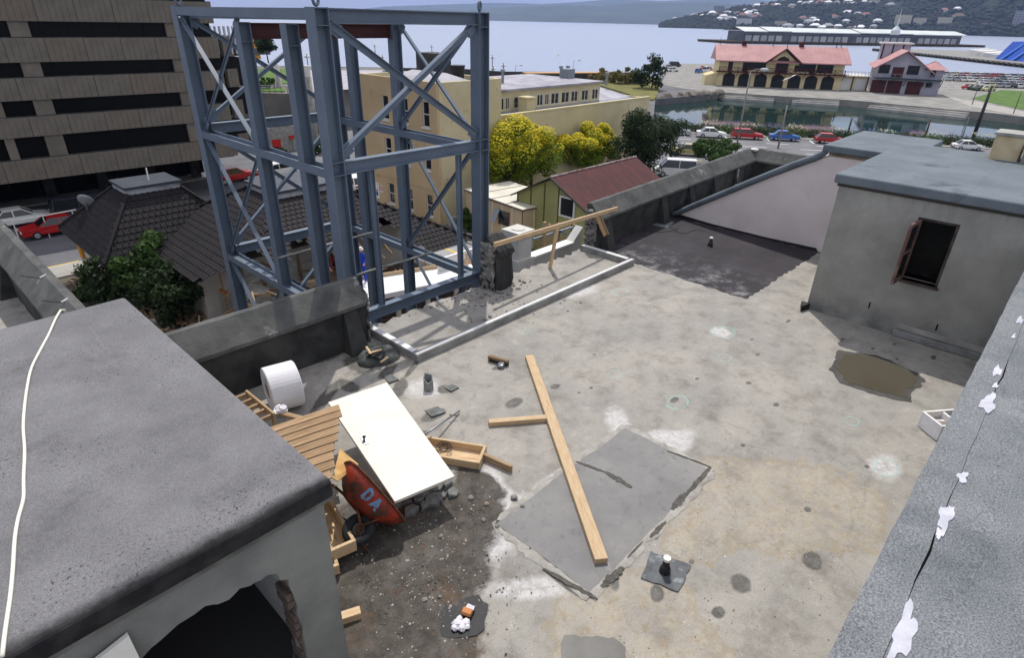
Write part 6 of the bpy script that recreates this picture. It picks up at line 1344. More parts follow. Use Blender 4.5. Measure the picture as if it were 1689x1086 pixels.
for i, (px, pt, pb) in enumerate(((620, 73, 102), (632, 91, 110), (713, 74, 103), (722, 85, 102), (694, 93, 113), (706, 91, 107), (741, 80, 104), (812, 92, 118), (813.5, 110, 124), (830, 105, 130), (510, 90, 124), (517, 112, 140))):
    z = G+1.2; q = P(px, pb, z); D = math.hypot(q.x, q.y); top = PD(px, pt, D).z
    t = thing('lamp_standard', '%s white globe lamp standard on the waterfront promenade' % ('first from the left,', 'second, shorter', 'third, tall', 'fourth,', 'fifth, short', 'sixth, short', 'seventh, behind the brace', 'right of the tower, tall', 'right of the tower, short', 'farthest right,', 'left behind the columns,', 'twin globe, behind the columns,')[i], 'lamp', q, 'lamp standards on the promenade')
    MB().tube([(q.x, q.y, z), (q.x, q.y, top)], [.14, .09], 8).build('post', mat('lamp_post_green', c(60, 66, 66), rough=.6), t)
    for k_ in range(5):
        a = k_*1.57; g = Vector((q.x+(.55*math.cos(a) if k_ < 4 else 0), q.y+(.55*math.sin(a) if k_ < 4 else 0), top-.45+(.65 if k_ == 4 else 0)))
        MB().lathe([(0, -.28), (.2, -.2), (.28, 0), (.2, .2), (0, .28)], 10, Matrix.Translation(g)).build('globe', globe, t, smooth=True)
        if k_ < 4: MB().tube([(q.x, q.y, top-.75), g-Vector((0, 0, .25))], .035, 5).build('bracket', galv, t)
# gulls over the water
for i, (px, py, D, a, lab) in enumerate(((1302, 128.5, 60, .5, 'white gull flying in front of the boathouse doors'), (921, 89, 45, 1.0, 'gull with raised wings flying over the harbour'))):
    q = PD(px, py, D); r_ = Vector((q.y, -q.x, 0)).normalized(); u_ = Vector((0, 0, 1)); t = thing('gull', lab, 'bird', q)
    f_ = Vector((q.x, q.y, 0)).normalized(); ax = (r_*math.cos(a)+u_*math.sin(a))
    MB().tube([q-f_*.22, q-f_*.1, q+f_*.08, q+f_*.22], [.02, .06, .05, .015], 8).build('body', whitepaint, t, smooth=True)
    for s_ in (-1, 1):
        w_ = q+ax*s_*.3+u_*.08; e = q+ax*s_*.62+u_*.02; MB().hull([q-f_*.07, q+f_*.07, w_+f_*.06, e], [q-f_*.07+u_*.012, q+f_*.07+u_*.012, w_+f_*.06+u_*.012, e+u_*.01]).build('wing', whitepaint, t)
# ================================================================== CREAM BUILDING
CXo, CYo = 31.36, 37.43
creamw = mat('cream_render', c(208, 196, 158), c(194, 182, 144), sc=.35, rough=.9, bump=.15, bsc=8, c3=c(150, 136, 100), sc3=.9, lo3=.62, hi3=.75, speck=.05, ssc=10)
tanw = mat('tan_render', c(198, 174, 136), c(186, 162, 124), sc=.3, rough=.9, bump=.12, bsc=8, c3=c(150, 124, 92), sc3=.8, lo3=.64, hi3=.76, speck=.04, ssc=10)
ironr = mat('grey_iron_roof', c(178, 176, 182), c(150, 148, 156), sc=.8, rough=.55, stretch=(1, .3, 1))
t = thing('cream_building', 'three storey cream and tan building with a long lower wing behind the tower', 'building', (CXo, CYo, G))
Y1c = 47.4; zt = .62; wt = .3
# tan street front with window openings (three storeys, three bays)
cols = [(38.35, 39.2), (41.0, 41.85), (43.6, 44.5)]; rows = [(-2.75, -.8), (-6.1, -4.2), (-9.95, -8.1)]
b = MB(); ys = [CYo]+[v for c_ in cols for v in c_]+[Y1c]; zs = [G-.1]+[v for r_ in rows[::-1] for v in r_]+[zt]
for i in range(len(ys)-1):
    for j in range(len(zs)-1):
        if i % 2 == 1 and j % 2 == 1: continue
        b.box(CXo, CXo+wt, ys[i], ys[i+1], zs[j], zs[j+1])
b.build('street_wall', tanw, t)
darkin = mat('dark_room', c(40, 40, 42), rough=.9); frw = mat('white_sash', c(214, 212, 204), rough=.6)
for c_ in cols:
    for r_ in rows:
        w_ = MB().box(CXo+.16, CXo+.2, c_[0], c_[1], r_[0], r_[1]).build('window', glassd, t)
        b = MB(); ym = (c_[0]+c_[1])/2; zm = (r_[0]+r_[1])/2
        for a in ((c_[0], c_[0]+.07, r_[0], r_[1]), (c_[1]-.07, c_[1], r_[0], r_[1]), (c_[0]+.07, c_[1]-.07, r_[1]-.07, r_[1]), (c_[0]+.07, c_[1]-.07, r_[0], r_[0]+.08), (c_[0]+.07, c_[1]-.07, zm-.03, zm+.03)): b.box(CXo+.08, CXo+.15, *a)
        b.build('sash', frw, w_); MB().box(CXo-.1, CXo+.14, c_[0]-.08, c_[1]+.08, r_[0]-.12, r_[0]-.001).build('sill', frw, w_)
MB().box(CXo-.08, CXo, CYo-.05, Y1c, -7.62, -7.45).build('string_course', tanw, t)
MB().box(CXo+wt, 38.1, CYo, CYo+.3, G-.1, zt).build('side_wall', creamw, t)
MB().box(CXo+wt, 38.1, Y1c-.3, Y1c, G-.1, zt).build('rear_wall', creamw, t); MB().box(38.1, 38.4, CYo, Y1c, G-.1, zt).build('party_wall', creamw, t)
MB().box(CXo+wt, 38.1, CYo+.3, Y1c-.3, -1.2, -.9).build('roof_deck', ironr, t)
vs = [(CXo+wt, CYo+.3, -.2), (38.1, CYo+.3, -.2), (38.1, Y1c-.3, -.2), (CXo+wt, Y1c-.3, -.2), (34.8, 40.2, 1.0), (34.8, 44.5, 1.0)]
MB().add(vs, [(0, 1, 4), (1, 2, 5, 4), (2, 3, 5), (3, 0, 4, 5)]).build('hip_roof', ironr, t)
q = PY(755, 130, 40.5); t2 = thing('water_tank', 'black water tank on a platform on the cream building roof', 'tank', (q.x, 40.5, .3))
MB().box(q.x-1.1, q.x+1.3, 39.8, 41.2, q.z-.25, q.z-.1).build('platform', mat('dark_trim', c(66, 62, 58)), t2)
for dx in (-.9, 1.1):
    for dy in (39.95, 41.05): MB().box(q.x+dx-.05, q.x+dx+.05, dy-.05, dy+.05, -.2, q.z-.25).build('leg', mat('dark_trim', c(66, 62, 58)), t2)
MB().lathe([(0, q.z-.1), (.52, q.z-.1), (.62, q.z+1.0), (.66, q.z+1.0), (.66, q.z+1.06), (0, q.z+1.1)], 20, Matrix.Translation((q.x, 40.5, 0))).build('barrel', mat('black_plastic', c(34, 34, 36), rough=.5), t2)
o = MB().box(35.6, 37.4, 42.5, 45, -.3, 2.3).build('plant_room', mat('dark_shed', c(72, 72, 70), c(56, 56, 56), sc=1)); tag(o, 'dark plant room on the cream building roof behind the tank', 'plant room')
# lower wing with the clerestory
WX1 = 62.0; wz = -2.4
MB().box(38.4, WX1, CYo, CYo+.3, G-.1, wz).build('wing_wall', creamw, t); MB().box(WX1-.3, WX1, CYo+.3, 52, G-.1, wz).build('wing_end', creamw, t)
MB().box(38.4, WX1, CYo-.05, CYo+.35, wz, wz+.12).build('wing_coping', creamw, t)
MB().add([(38.4, CYo+.3, -3.0), (WX1-.3, CYo+.3, -3.0), (WX1-.3, 39.9, -2.5), (38.4, 39.9, -2.5)], [(0, 1, 2, 3)]).build('lean_to_roof', mat('blue_grey_iron', c(150, 154, 166), c(128, 132, 146), sc=1.2, rough=.6), t)
MB().add([(56, 39.9, -2.5), (WX1-.3, 39.9, -2.5), (WX1-.3, 51, -2.5), (56, 51, -2.5), (57.6, 44, -1.5), (60.2, 44, -1.5)], [(0, 1, 5, 4), (1, 2, 5), (2, 3, 4, 5), (3, 0, 4)]).build('hip_roof', ironr, t)
cx0, cx1, cy0 = 39.2, 55.9, 39.9
MB().box(cx0, cx1, cy0, cy0+.2, -2.6, -2.35).build('clerestory_wall', creamw, t); MB().box(cx0, cx1, cy0, cy0+.2, -1.3, -.75).build('clerestory_wall', creamw, t); MB().box(cx1-.2, cx1, cy0+.2, 50, -2.6, -.75).build('clerestory_wall', creamw, t)
MB().box(cx0, cx1-.2, 49.8, 50, -2.6, -.75).build('clerestory_wall', creamw, t)
MB().box(cx0-.2, cx1+.25, cy0-.3, 50.2, -.75, -.58).build('flat_roof', mat('weathered_flat_roof', c(170, 168, 176), c(132, 130, 140), sc=.6, rough=.7, c3=c(210, 208, 212), sc3=1.4, lo3=.6, hi3=.7), t)
pxs = [(823, 832), (834, 841), (848, 863), (865, 873), (876, 884), (886, 896), (899, 906), (909, 922), (926, 939), (942, 953), (959, 970), (976, 988)]
last = cx0
for i, (a, b_) in enumerate(pxs):
    xa, xb = PY(a, 165, cy0).x, PY(b_, 163, cy0).x
    xa, xb = max(xa, last+.05), min(xb, cx1-.25)
    MB().box(last, xa, cy0, cy0+.2, -2.35, -1.3).build('mullion_pier', creamw, t); last = xb
    w_ = MB().box(xa, xb, cy0+.1, cy0+.13, -2.35, -1.3).build('window', glassd, t); b = MB(); b.box(xa, xa+.06, cy0+.03, cy0+.09, -2.35, -1.3); b.box(xb-.06, xb, cy0+.03, cy0+.09, -2.35, -1.3); b.box(xa+.06, xb-.06, cy0+.03, cy0+.09, -2.35, -2.28); b.box(xa+.06, xb-.06, cy0+.03, cy0+.09, -1.37, -1.3); b.box((xa+xb)/2-.03, (xa+xb)/2+.03, cy0+.03, cy0+.09, -2.28, -1.37); b.build('sash', frw, w_)
MB().box(last, cx1, cy0, cy0+.2, -2.35, -1.3).build('mullion_pier', creamw, t)
q = PY(870, 182, 38.6); MB().box(q.x-.55, q.x+.55, 38.2, 39.2, -3, -1.35).build('chimney', creamw, t); MB().box(q.x-.62, q.x+.62, 38.1, 39.3, -1.35, -1.2).build('chimney_cap', creamw, t)
for px, Y_, z0, h in ((924, 45, -.58, .9), (935, 46, -.58, .8), (829, 44, -.58, 1.), (1000, 43, -1.6, 1.2)):
    q = PY(px, 140, Y_); MB().tube([(q.x, Y_, z0), (q.x, Y_, z0+h), (q.x, Y_, z0+h+.02), (q.x, Y_, z0+h+.25)], [.14, .14, .25, .22], 10).build('roof_vent', galv, t)
q = PY(936, 128, 44); MB().box(q.x-.6, q.x+.6, 43.5, 44.5, -.58, .35).build('water_box', galv, t)
# signs on the tan wall
for (px0, px1, py0, py1, lab) in ((606, 612, 296, 320, 'white notice on the tan wall, left of two'), (618, 626, 300, 328, 'white notice with a blue figure on the tan wall'), (626.5, 631.5, 306, 318, 'small pale round sign on the tan wall')):
    a, b_ = PX(px0, py0, CXo-.05), PX(px1, py1, CXo-.05); t2 = thing('wall_sign', lab, 'sign', (CXo-.05, a.y, b_.z))
    MB().box(CXo-.05, CXo-.005, b_.y, a.y, b_.z, a.z).build('board', whitepaint, t2)
    blu = mat('sign_blue', c(50, 80, 160), rough=.6); ym = (a.y+b_.y)/2; zm = a.z+(b_.z-a.z)*.62; k_ = (a.z-b_.z)
    if 'figure' in lab:
        MB().lathe([(0, .004), (.1, .004), (.1, 0)], 12, Matrix.Translation((CXo-.056, ym, zm+.2))@Matrix.Rotation(math.radians(-90), 4, 'Y')).build('figure_head', blu, t2); MB().box(CXo-.058, CXo-.05, ym-.14, ym+.14, zm-.3, zm+.08).build('figure_body', blu, t2)
    elif 'round' in lab: MB().lathe([(.12, 0), (.12, .006), (.2, .006), (.2, 0)], 18, Matrix.Translation((CXo-.05, ym, a.z-k_*.4))@Matrix.Rotation(math.radians(-90), 4, 'Y')).build('ring', mat('sign_red', c(190, 70, 80)), t2)
    else:
        for j in range(5): MB().box(CXo-.056, CXo-.05, b_.y+.06, a.y-.06, b_.z+.15+j*.2, b_.z+.2+j*.2).build('text_line', blu, t2)
# low wall by the lane
o = MB().box(31.4, 33.8, 36.2, 36.5, G, G+.9).build('lane_wall', conc_l); tag(o, 'low concrete wall at the foot of the cream building corner', 'wall')
# ================================================================== SITE CABIN
q = P(862, 346, -7.0); t = thing('site_cabin', 'beige portable site cabin with white roof and open window', 'cabin', (q.x, q.y, G))
Mc = Matrix.Translation((q.x, q.y, G))@Matrix.Rotation(math.radians(-7), 4, 'Z'); CW, CL, CH = 4.4, 6.9, 3.5
beige = mat('beige_panel', c(196, 176, 142), c(184, 164, 130), sc=.6, rough=.8, vary=.04); rbt = mat('red_brown_trim', c(96, 50, 42), rough=.7); wroof = mat('white_cabin_roof', c(226, 222, 208), c(205, 200, 184), sc=.5, rough=.6, stretch=(1, .2, 1))
MB().box(.05, CW-.05, .05, CL-.05, .35, CH-.1, Mc).build('carcass', beige, t)
for k_ in range(6):
    y0 = CL*k_/6; MB().box(0, .049, y0+.02, y0+CL/6-.02, .35, CH-.12, Mc).build('panel', beige, t)
    MB().box(-.02, .0, y0-.035, y0+.035, .35, CH-.12, Mc).build('batten', frw if k_ else rbt, t)
for k_ in range(4):
    x0_ = CW*k_/4; MB().box(x0_+.02, x0_+CW/4-.02, 0, .049, .35, CH-.12, Mc).build('panel', beige, t)
    if k_: MB().box(x0_-.035, x0_+.035, -.02, 0, .35, CH-.12, Mc).build('batten', frw, t)
MB().box(-.1, CW+.1, -.1, CL+.1, CH-.1, CH-.02, Mc).build('trim', rbt, t)
for k_ in range(4): MB().box(-.08, CW+.08, CL*k_/4-.08, CL*(k_+1)/4+.04, CH-.02, CH+.05, Mc).build('roof_sheet', wroof, t)
w_ = MB().box(-.03, .02, 1.5, 2.6, 1.85, 2.9, Mc).build('window', glassd, t); MB().box(-.05, -.031, 1.42, 1.5, 1.77, 2.98, Mc).build('frame', rbt, w_); MB().box(-.05, -.031, 2.6, 2.68, 1.77, 2.98, Mc).build('frame', rbt, w_)
Ms = Mc@Matrix.Translation((-.04, 2.55, 2.9))@Matrix.Rotation(math.radians(28), 4, 'Y'); MB().box(-.015, .015, -.02, .55, -1.0, 0, Ms).build('open_sash', mat('sash_glass', c(150, 156, 160), rough=.15), w_)
MB().box(-.03, .02, 5.3, 6., 1.85, 2.9, Mc).build('window', glassd, t)
MB().box(2.3, 3.2, -.03, 0, .4, 3.0, Mc).build('door', mat('beige_door', c(202, 186, 156), rough=.7), t)
for x_ in (.4, CW-.4):
    for y_ in (.4, CL/2, CL-.4): MB().box(x_-.15, x_+.15, y_-.15, y_+.15, 0, .35, Mc).build('pier', dark, t)
t = thing('downpipe', 'white downpipe bent along the foot of the site cabin', 'pipe', Mc@Vector((-.2, 4, 0)))
MB().tube([Mc@Vector(v) for v in ((-.08, 4.1, 3.4), (-.08, 4.1, .5), (-.08, 4.25, .3), (-.9, 7, .25), (-1.2, 8.4, .2))], .05, 8).build('pipe', whitepaint, t, smooth=True)
# ================================================================== GREEN GABLED BUILDING
a, r1 = P(912, 292, -4.6), P(1043, 260, -4.6); GX0_, GX1_ = a.x, r1.x+.2; RY = (a.y+r1.y)/2; hwid = 3.3; ez = -6.3
olive = mat('olive_panel', c(160, 158, 104), c(146, 144, 94), sc=.7, rough=.85, vary=.05); redr = mat('dark_red_iron', c(92, 48, 45), c(74, 40, 40), sc=1.1, rough=.75, stretch=(3, .5, 1), c3=c(58, 42, 41), sc3=2, lo3=.5, hi3=.7, bump=.1)
t = thing('gabled_shed', 'olive green panelled shed with dark red iron gable roof', 'shed', (GX0_, RY, G))
b = MB(); b.add([(x, y, z) for x in (GX0_, GX1_) for y, z in ((RY-hwid, G-.1), (RY+hwid, G-.1), (RY+hwid, ez), (RY, -4.75), (RY-hwid, ez))], [(0, 1, 2, 3, 4)[::-1], (5, 6, 7, 8, 9), (0, 5, 6, 1), (1, 6, 7, 2), (4, 9, 5, 0), (2, 7, 8, 3), (3, 8, 9, 4)]); b.build('wall', olive, t)
for k_ in range(6):
    y = RY-hwid+.1+k_*(2*hwid-.2)/5; zz = ez+(1-abs(y-RY)/hwid)*1.5; MB().box(GX0_-.04, GX0_, y-.04, y+.04, G, zz-.05).build('batten', mat('dark_olive', c(84, 80, 44), rough=.8), t)
for s_ in (-1, 1):
    y1_ = RY+s_*(hwid+.35); z1_ = ez-.2; sh = []
    n = 60
    for i in range(n+1):
        x = GX0_-.3+(GX1_-GX0_+.6)*i/n; dz = .03*(i % 2); sh += [(x, y1_, z1_+dz), (x, RY, -4.6+dz)]
    f = [(2*i, 2*i+2, 2*i+3, 2*i+1) if s_ < 0 else (2*i, 2*i+1, 2*i+3, 2*i+2) for i in range(n)]; MB().add(sh, f).build('roof_sheet', redr, t)
MB().tube([(GX0_-.3, RY, -4.57), (GX1_+.3, RY, -4.57)], .08, 6).build('ridge_cap', mat('pale_ridge', c(176, 170, 166), c(110, 70, 66), sc=2), t)
for s_ in (-1, 1): MB().tube([(GX0_-.3, RY+s_*(hwid+.35), ez-.22), (GX0_-.3, RY, -4.62)], .07, 4).build('barge_board', mat('dark_trim', c(66, 62, 58)), t)
q = PX(936, 342, GX0_); w_ = MB().box(GX0_-.05, GX0_+.02, q.y-.55, q.y+.55, q.z-.6, q.z+.6).build('window', glassd, t)
b = MB()
for a in ((q.y-.68, q.y-.55, q.z-.72, q.z+.72), (q.y+.55, q.y+.68, q.z-.72, q.z+.72), (q.y-.55, q.y+.55, q.z+.6, q.z+.72), (q.y-.55, q.y+.55, q.z-.72, q.z-.6)): b.box(GX0_-.09, GX0_-.01, *a)
b.build('frame', frw, w_)
# site hoarding posts and rails below the gap
t = thing('site_fence', 'rough timber and mesh site fence beyond the low white wall', 'fence', (24, 20, G))
for i, px in enumerate((897, 920, 930, 945, 905)):
    q = PY(px, 400, 17.5+i*.4); timber('post', (q.x, q.y, q.z-4), (q.x, q.y, q.z+1.0), .14, .14, oldwood, t)
for a, b_ in (((880, 395), (945, 375)), ((895, 372), (950, 392))): p0, p1 = PY(*a, 17.6), PY(*b_, 17.6); timber('rail', p0, p1, .1, .1, galv, t)
# ================================================================== OFFICE BUILDING (left)
az = math.radians(-2.94); oa = P(336, 263, -7.0); fx = Vector((math.cos(az), math.sin(az), 0)); fy = Vector((-fx.y, fx.x, 0))
MO = Matrix([[fx.x, fy.x, 0, oa.x], [fx.y, fy.y, 0, oa.y], [0, 0, 1, 0], [0, 0, 0, 1]])
ribc = NT('ribbed_precast'); co = ribc.coord()
ns = ribc.noise(co, .5, 6, .65); colr = ribc.mix(ribc.rng(ns, .35, .65), c(126, 120, 109), c(106, 101, 93)); oi = ribc.n('ShaderNodeObjectInfo')
colr = ribc.mix(ribc.rng(oi.outputs['Random'], .75, 1., 0, .3), colr, c(122, 102, 84)); colr = ribc.mix(ribc.rng(ribc.noise(ribc.coord((1, 1, .35)), 2.4, 6, .7), .56, .72, 0, .6), colr, c(104, 98, 88))
ribc.setb(col=colr, rough=.92, spec=.2); ribc.bump(ribc.noise(co, 12, 4), .25); ribc = ribc.m
offgl = NT('office_glass'); offgl.setb(col=c(10, 13, 14), rough=.3, spec=.15); offgl = offgl.m
t = thing('office_building', 'dark brutalist office building with ribbed precast bands and black windows', 'office building', MO@Vector((-10, 0, G)))
bands = [(-7.0, -5.42), (-3.78, -2.36), (-1.18, .36), (1.42, 3.05), (4.15, 5.75), (6.9, 8.5)]
X0o, X1o, DPT = -34., 3.2, 16.
MB().box(X0o, X1o-.2, .75, DPT, -7.2, 9.6, MO).build('core', mat('dark_core', c(26, 27, 28), rough=.9), t); MB().box(X0o, X1o-2, 10, DPT, G-.1, -7.2, MO).build('ground_floor', mat('dark_core', c(26, 27, 28), rough=.9), t)
pw = 2.5; rgm = {}
def panel_mesh(w, h):
    key = (round(w, 2), round(h, 2))
    if key in rgm: return rgm[key]
    b = MB(); n = 6; b.box(0, w-.018, 0, .3, 0, h)
    for k_ in range(n): x = .02+(w-.09)*k_/n; b.box(x, x+(w-.09)/n-.03, -.028, 0., .0, h)
    rgm[key] = b.mesh('precast_panel', ribc); return rgm[key]
for bi, (z0, z1) in enumerate(bands):
    off = (bi % 3)*.7; x = X1o-.02
    while x > X0o:
        w = pw; o = bpy.data.objects.new('precast_panel', panel_mesh(w, z1-z0)); put(o, t, MO@Matrix.Translation((x-w, rnd.uniform(-.015, .015), z0))); x -= w
    MB().box(X0o, X1o, .1, .5, z1-.02, z1+.06, MO).build('sill_ledge', conc_d, t)
gaps = [(G, -7.0)]+[(bands[i][1], bands[i+1][0]) for i in range(5)]
for gi, (z0, z1) in enumerate(gaps):
    if gi == 0:
        for k_ in range(9): MB().box(X1o-2-k_*4.2, X1o-1.2-k_*4.2, 8.2, 9.0, z0, z1, MO).build('column', conc_d, t)
        for k_ in range(16): MB().box(X1o-2.2-k_*2.1, X1o-.35-k_*2.1, 9.85, 9.95, z0+.2, z1-.3, MO).build('window', offgl, t)
        continue
    edges = [(-.75, -.05), (-11.2, -10.0), (-13.7, -13.1), (-22.5, -21.5), (-31, -30)]
    last = X1o-.3
    for (a, b_) in edges:
        MB().box(a, b_, .12, .7, z0+.06, z1, MO).build('pier', ribc, t)
    x = X1o-.3
    while x > X0o+2:
        MB().box(x-1.68, x, .45, .5, z0+.08, z1, MO).build('window', offgl, t); MB().box(x-1.75, x-1.685, .4, .55, z0+.08, z1, MO).build('mullion', dark, t); x -= 1.75
# end bay beyond the corner
for bi, (z0, z1) in enumerate(bands[:5]):
    if bi == 4: continue
    M_ = MO@Matrix.Translation((X1o+.9, 1.6, z0))@Matrix.Rotation(math.radians(28), 4, 'Z'); o = bpy.data.objects.new('precast_panel', panel_mesh(2.6, z1-z0)); put(o, t, M_)
    MB().box(X1o-.2, X1o+3, 2.2, 10, z0+.1, z1+.9 if bi < 3 else z1, MO).build('end_bay', mat('dark_core', c(26, 27, 28), rough=.9), t)
for k_ in range(6): MB().box(X1o+.2+k_*.4, X1o+.35+k_*.4, 2.0, 2.2, 1.6, 3.9, MO).build('louvre', mat('pale_louvre', c(190, 192, 198), rough=.5), t)
# ================================================================== TILED HIP ROOFED HOUSES
tilem = mat('brown_concrete_tile', c(40, 36, 38), c(30, 28, 30), sc=1.2, rough=.8, speck=.25, ssc=9)
def tiles(b, e0, e1, t0, t1, keep=None, pitch=.36, tw=.32):
    e0, e1, t0, t1 = [Vector(v) for v in (e0, e1, t0, t1)]; u = (e1-e0).normalized(); mid = (t0+t1)/2-(e0+e1)/2; v = (mid-u*mid.dot(u)); SL = v.length; v.normalize(); n = u.cross(v); n = n if n.z > 0 else -n
    rows = int(SL/pitch)
    lf = (t0-e0).dot(u)/SL; rf_ = (t1-e1).dot(u)/SL; W = (e1-e0).length
    for r_ in range(rows):
        s_ = r_*SL/rows; xa = lf*s_; xb = W+rf_*s_; k_ = int((xb-xa)/tw)
        off = (r_ % 2)*tw*.5
        for i in range(-1, k_+1):
            x = math.floor(xa/tw)*tw+i*tw+off; x0_, x1_ = max(x, xa), min(x+tw, xb)
            if x1_-x0_ < .05: continue
            p = e0+u*x0_+v*s_
            if keep and not keep(p, rnd): continue
            w = x1_-x0_; d = SL/rows*1.12; lift = .035; q = [p+n*.045, p+u*w*.7+n*.045, p+u*w*.86+n*.085, p+u*w+n*.045]; q2 = [a+v*d-n*(lift) for a in q]; q0 = [p, p+u*w*.7, p+u*w*.86+n*.03, p+u*w]
            b.add(q+q2+q0, [(0, 1, 5, 4), (1, 2, 6, 5), (2, 3, 7, 6), (8, 9, 1, 0), (9, 10, 2, 1), (10, 11, 3, 2)])
def hip_house(label, ex0, ex1, ey0, ey1, tx0, tx1, ty0, ty1, ez, tz, keep=None, wallc=None, skip_left=None):
    t = thing('tiled_house', label, 'house', ((ex0+ex1)/2, (ey0+ey1)/2, G))
    E = [(ex0, ey0, ez), (ex1, ey0, ez), (ex1, ey1, ez), (ex0, ey1, ez)]; T = [(tx0, ty0, tz), (tx1, ty0, tz), (tx1, ty1, tz), (tx0, ty1, tz)]
    for i in range(4):
        j = (i+1) % 4; b = MB(); tiles(b, E[i], E[j], T[i], T[j], keep if i in (0, 3) else None)
        o = b.build('roof_tiles', tilem, t); o['kind'] = 'stuff'
        if not (keep and i in (0, 3)): MB().quad(*[Vector(v)-Vector((0, 0, .03)) for v in (E[i], E[j], T[j], T[i])]).build('underlay', mat('roof_underlay', c(40, 36, 34), rough=.9), t)
        if not (keep and i in (0, 1)): MB().tube([Vector(E[i])+Vector((0, 0, .07)), Vector(T[i])+Vector((0, 0, .07))], .1, 6).build('hip_cap', tilem, t)
        MB().tube([Vector(E[i])-Vector((0, 0, .06)), Vector(E[j])-Vector((0, 0, .06))], .07, 5).build('gutter', mat('dark_gutter', c(52, 46, 44), rough=.6), t) if not (keep and i in (0, 3)) else None
    lead = mat('lead_flashing', c(176, 178, 182), c(140, 142, 148), sc=2, rough=.5)
    MB().box(tx0, tx1, ty0, ty1, tz-.05, tz+.32).build('lantern_curb', lead, t); MB().box(tx0-.1, tx1+.1, ty0-.1, ty1+.1, tz+.32, tz+.46).build('lantern_lid', mat('dark_lid', c(70, 76, 84), c(58, 62, 70), sc=.6, rough=.45), t)
    return t
t1_ = hip_house('brown tiled hip roofed house with a flat lantern and satellite dish', 7.05, 15.2, 36.4, 45.4, 9.6, 12.5, 38.8, 41.3, -7.2, -4.35)
MB().box(7.6, 14.8, 37, 45, G, -7.2).build('wall', mat('white_house_wall', c(196, 192, 184), c(176, 172, 164), sc=.6), t1_)
MB().box(7.45, 7.6, 43.5, 44.2, G+1.6, -7.4).build('orange_panel', mat('orange_panel', c(206, 140, 40), rough=.7), t1_); MB().box(7.5, 7.6, 37.1, 43, G+1.4, G+1.8).build('brown_band', mat('brown_band', c(110, 72, 50)), t1_)
MB().tube([(11.2, 39.9, -3.9), (11.25, 40.0, -3.2)], .04, 6).build('vent', whitepaint, t1_)
q = P(143, 342, -5.6); t = thing('satellite_dish', 'grey satellite dish on the slope of the tiled roof', 'dish', q)
MB().lathe([(0, 0), (.25, .04), (.45, .13), (.52, .2), (.5, .21), (.25, .06), (0, .02)], 20, Matrix.Translation(q+Vector((0, 0, .25)))@Matrix.Rotation(math.radians(-50), 4, 'X')@Matrix.Rotation(.7, 4, 'Y')).build('bowl', mat('dish_grey', c(130, 132, 134), rough=.6), t, smooth=True)
MB().tube([q-Vector((0, 0, .6)), q+Vector((0, 0, .25))], .04, 6).build('mast', galv, t); MB().box(q.x-.1, q.x+.1, q.y-.5, q.y-.3, q.z-.4, q.z-.25).build('bracket', whitepaint, t)
def torn(p, r_):
    if p.x < 15.3 and p.y > 26+(p.x-9.5)*1.12+.02: return p.y > 30.2+.5*math.sin(p.z*5)+r_.uniform(-.15, .15) or p.z > -5.3      # street side slope
    return p.z > -6.15+.35*math.sin(p.x*2.3)+r_.uniform(-.12, .12) or p.x > 20.5+r_.uniform(-.3, .3)
t2_ = hip_house('second brown tiled house with its front corner torn open for demolition', 9.5, 24.6, 26.0, 41.0, 15.3, 19.2, 32.5, 36.1, -7.2, -4.35, keep=torn)
MB().box(10.2, 24, 32, 40.4, G, -7.2).build('wall', mat('white_house_wall', c(196, 192, 184), c(176, 172, 164), sc=.6), t2_)
for i in range(6):                                    # exposed rafters, studs and lining sheets
    x = 15.4+i*.8; timber('rafter', (x, 26.4+rnd.uniform(0, 1.5), -7.3), (x+rnd.uniform(-.2, .2), 31.9, -5.0), .05, .14, oldwood, t2_)
lining = mat('torn_lining', c(200, 198, 192), c(170, 166, 158), sc=2, rough=.9)
for i in range(7):
    x = 11.2+i*1.15; MB().box(x, x+.95, 31.75, 31.85, G, -8.2+rnd.uniform(-.4, .5)).build('lining_sheet', lining, t2_); timber('stud', (x-.1, 31.65, G), (x-.1+rnd.uniform(-.1, .1), 31.65, -7.4), .09, .09, oldwood, t2_)
for i in range(5): timber('broken_purlin', (12+i*1.3, 30+rnd.uniform(-.5, .5), -7.6), (13.5+i*1.3, 31.2, -8.4+rnd.uniform(-.6, .6)), .07, .1, greywood, t2_)
MB().quad((9.6, 41, -7.24), (15.3, 36.1, -4.4), (15.3, 32.5, -4.4), (9.6, 30.4, -7.24)).build('underlay', mat('roof_underlay', c(40, 36, 34), rough=.9), t2_)
rr = random.Random(15)
for i in range(46):
    x, y = rr.uniform(10.5, 19.5), rr.uniform(26.5, 31.3); a = rr.uniform(0, 3.14); l_ = rr.uniform(.8, 2.6); z0_ = rr.uniform(-9.6, -7.9)
    timber('broken_joist', (x, y, z0_), (x+math.cos(a)*l_*.8, y+math.sin(a)*l_*.4, z0_+rr.uniform(-.9, .9)), rr.choice((.07, .1)), rr.choice((.05, .1, .15)), (oldwood, wood, greywood, mat('orange_timber', c(176, 112, 62), c(140, 84, 46), sc=5))[i % 4], t2_, bev=0)
for i in range(9):
    M_ = Matrix.Translation((rr.uniform(11, 19), rr.uniform(27, 31), rr.uniform(-9.6, -8.4)))@Euler((rr.uniform(.4, 1.4), rr.uniform(-.5, .5), rr.uniform(0, 3))).to_matrix().to_4x4(); MB().box(-.7, .7, -.5, .5, -.015, .015, M_).build('torn_sheet', lining, t2_)
MB().box(10.2, 24, 26.6, 31.9, G, -9.9).build('floor_base', dirt, t2_)
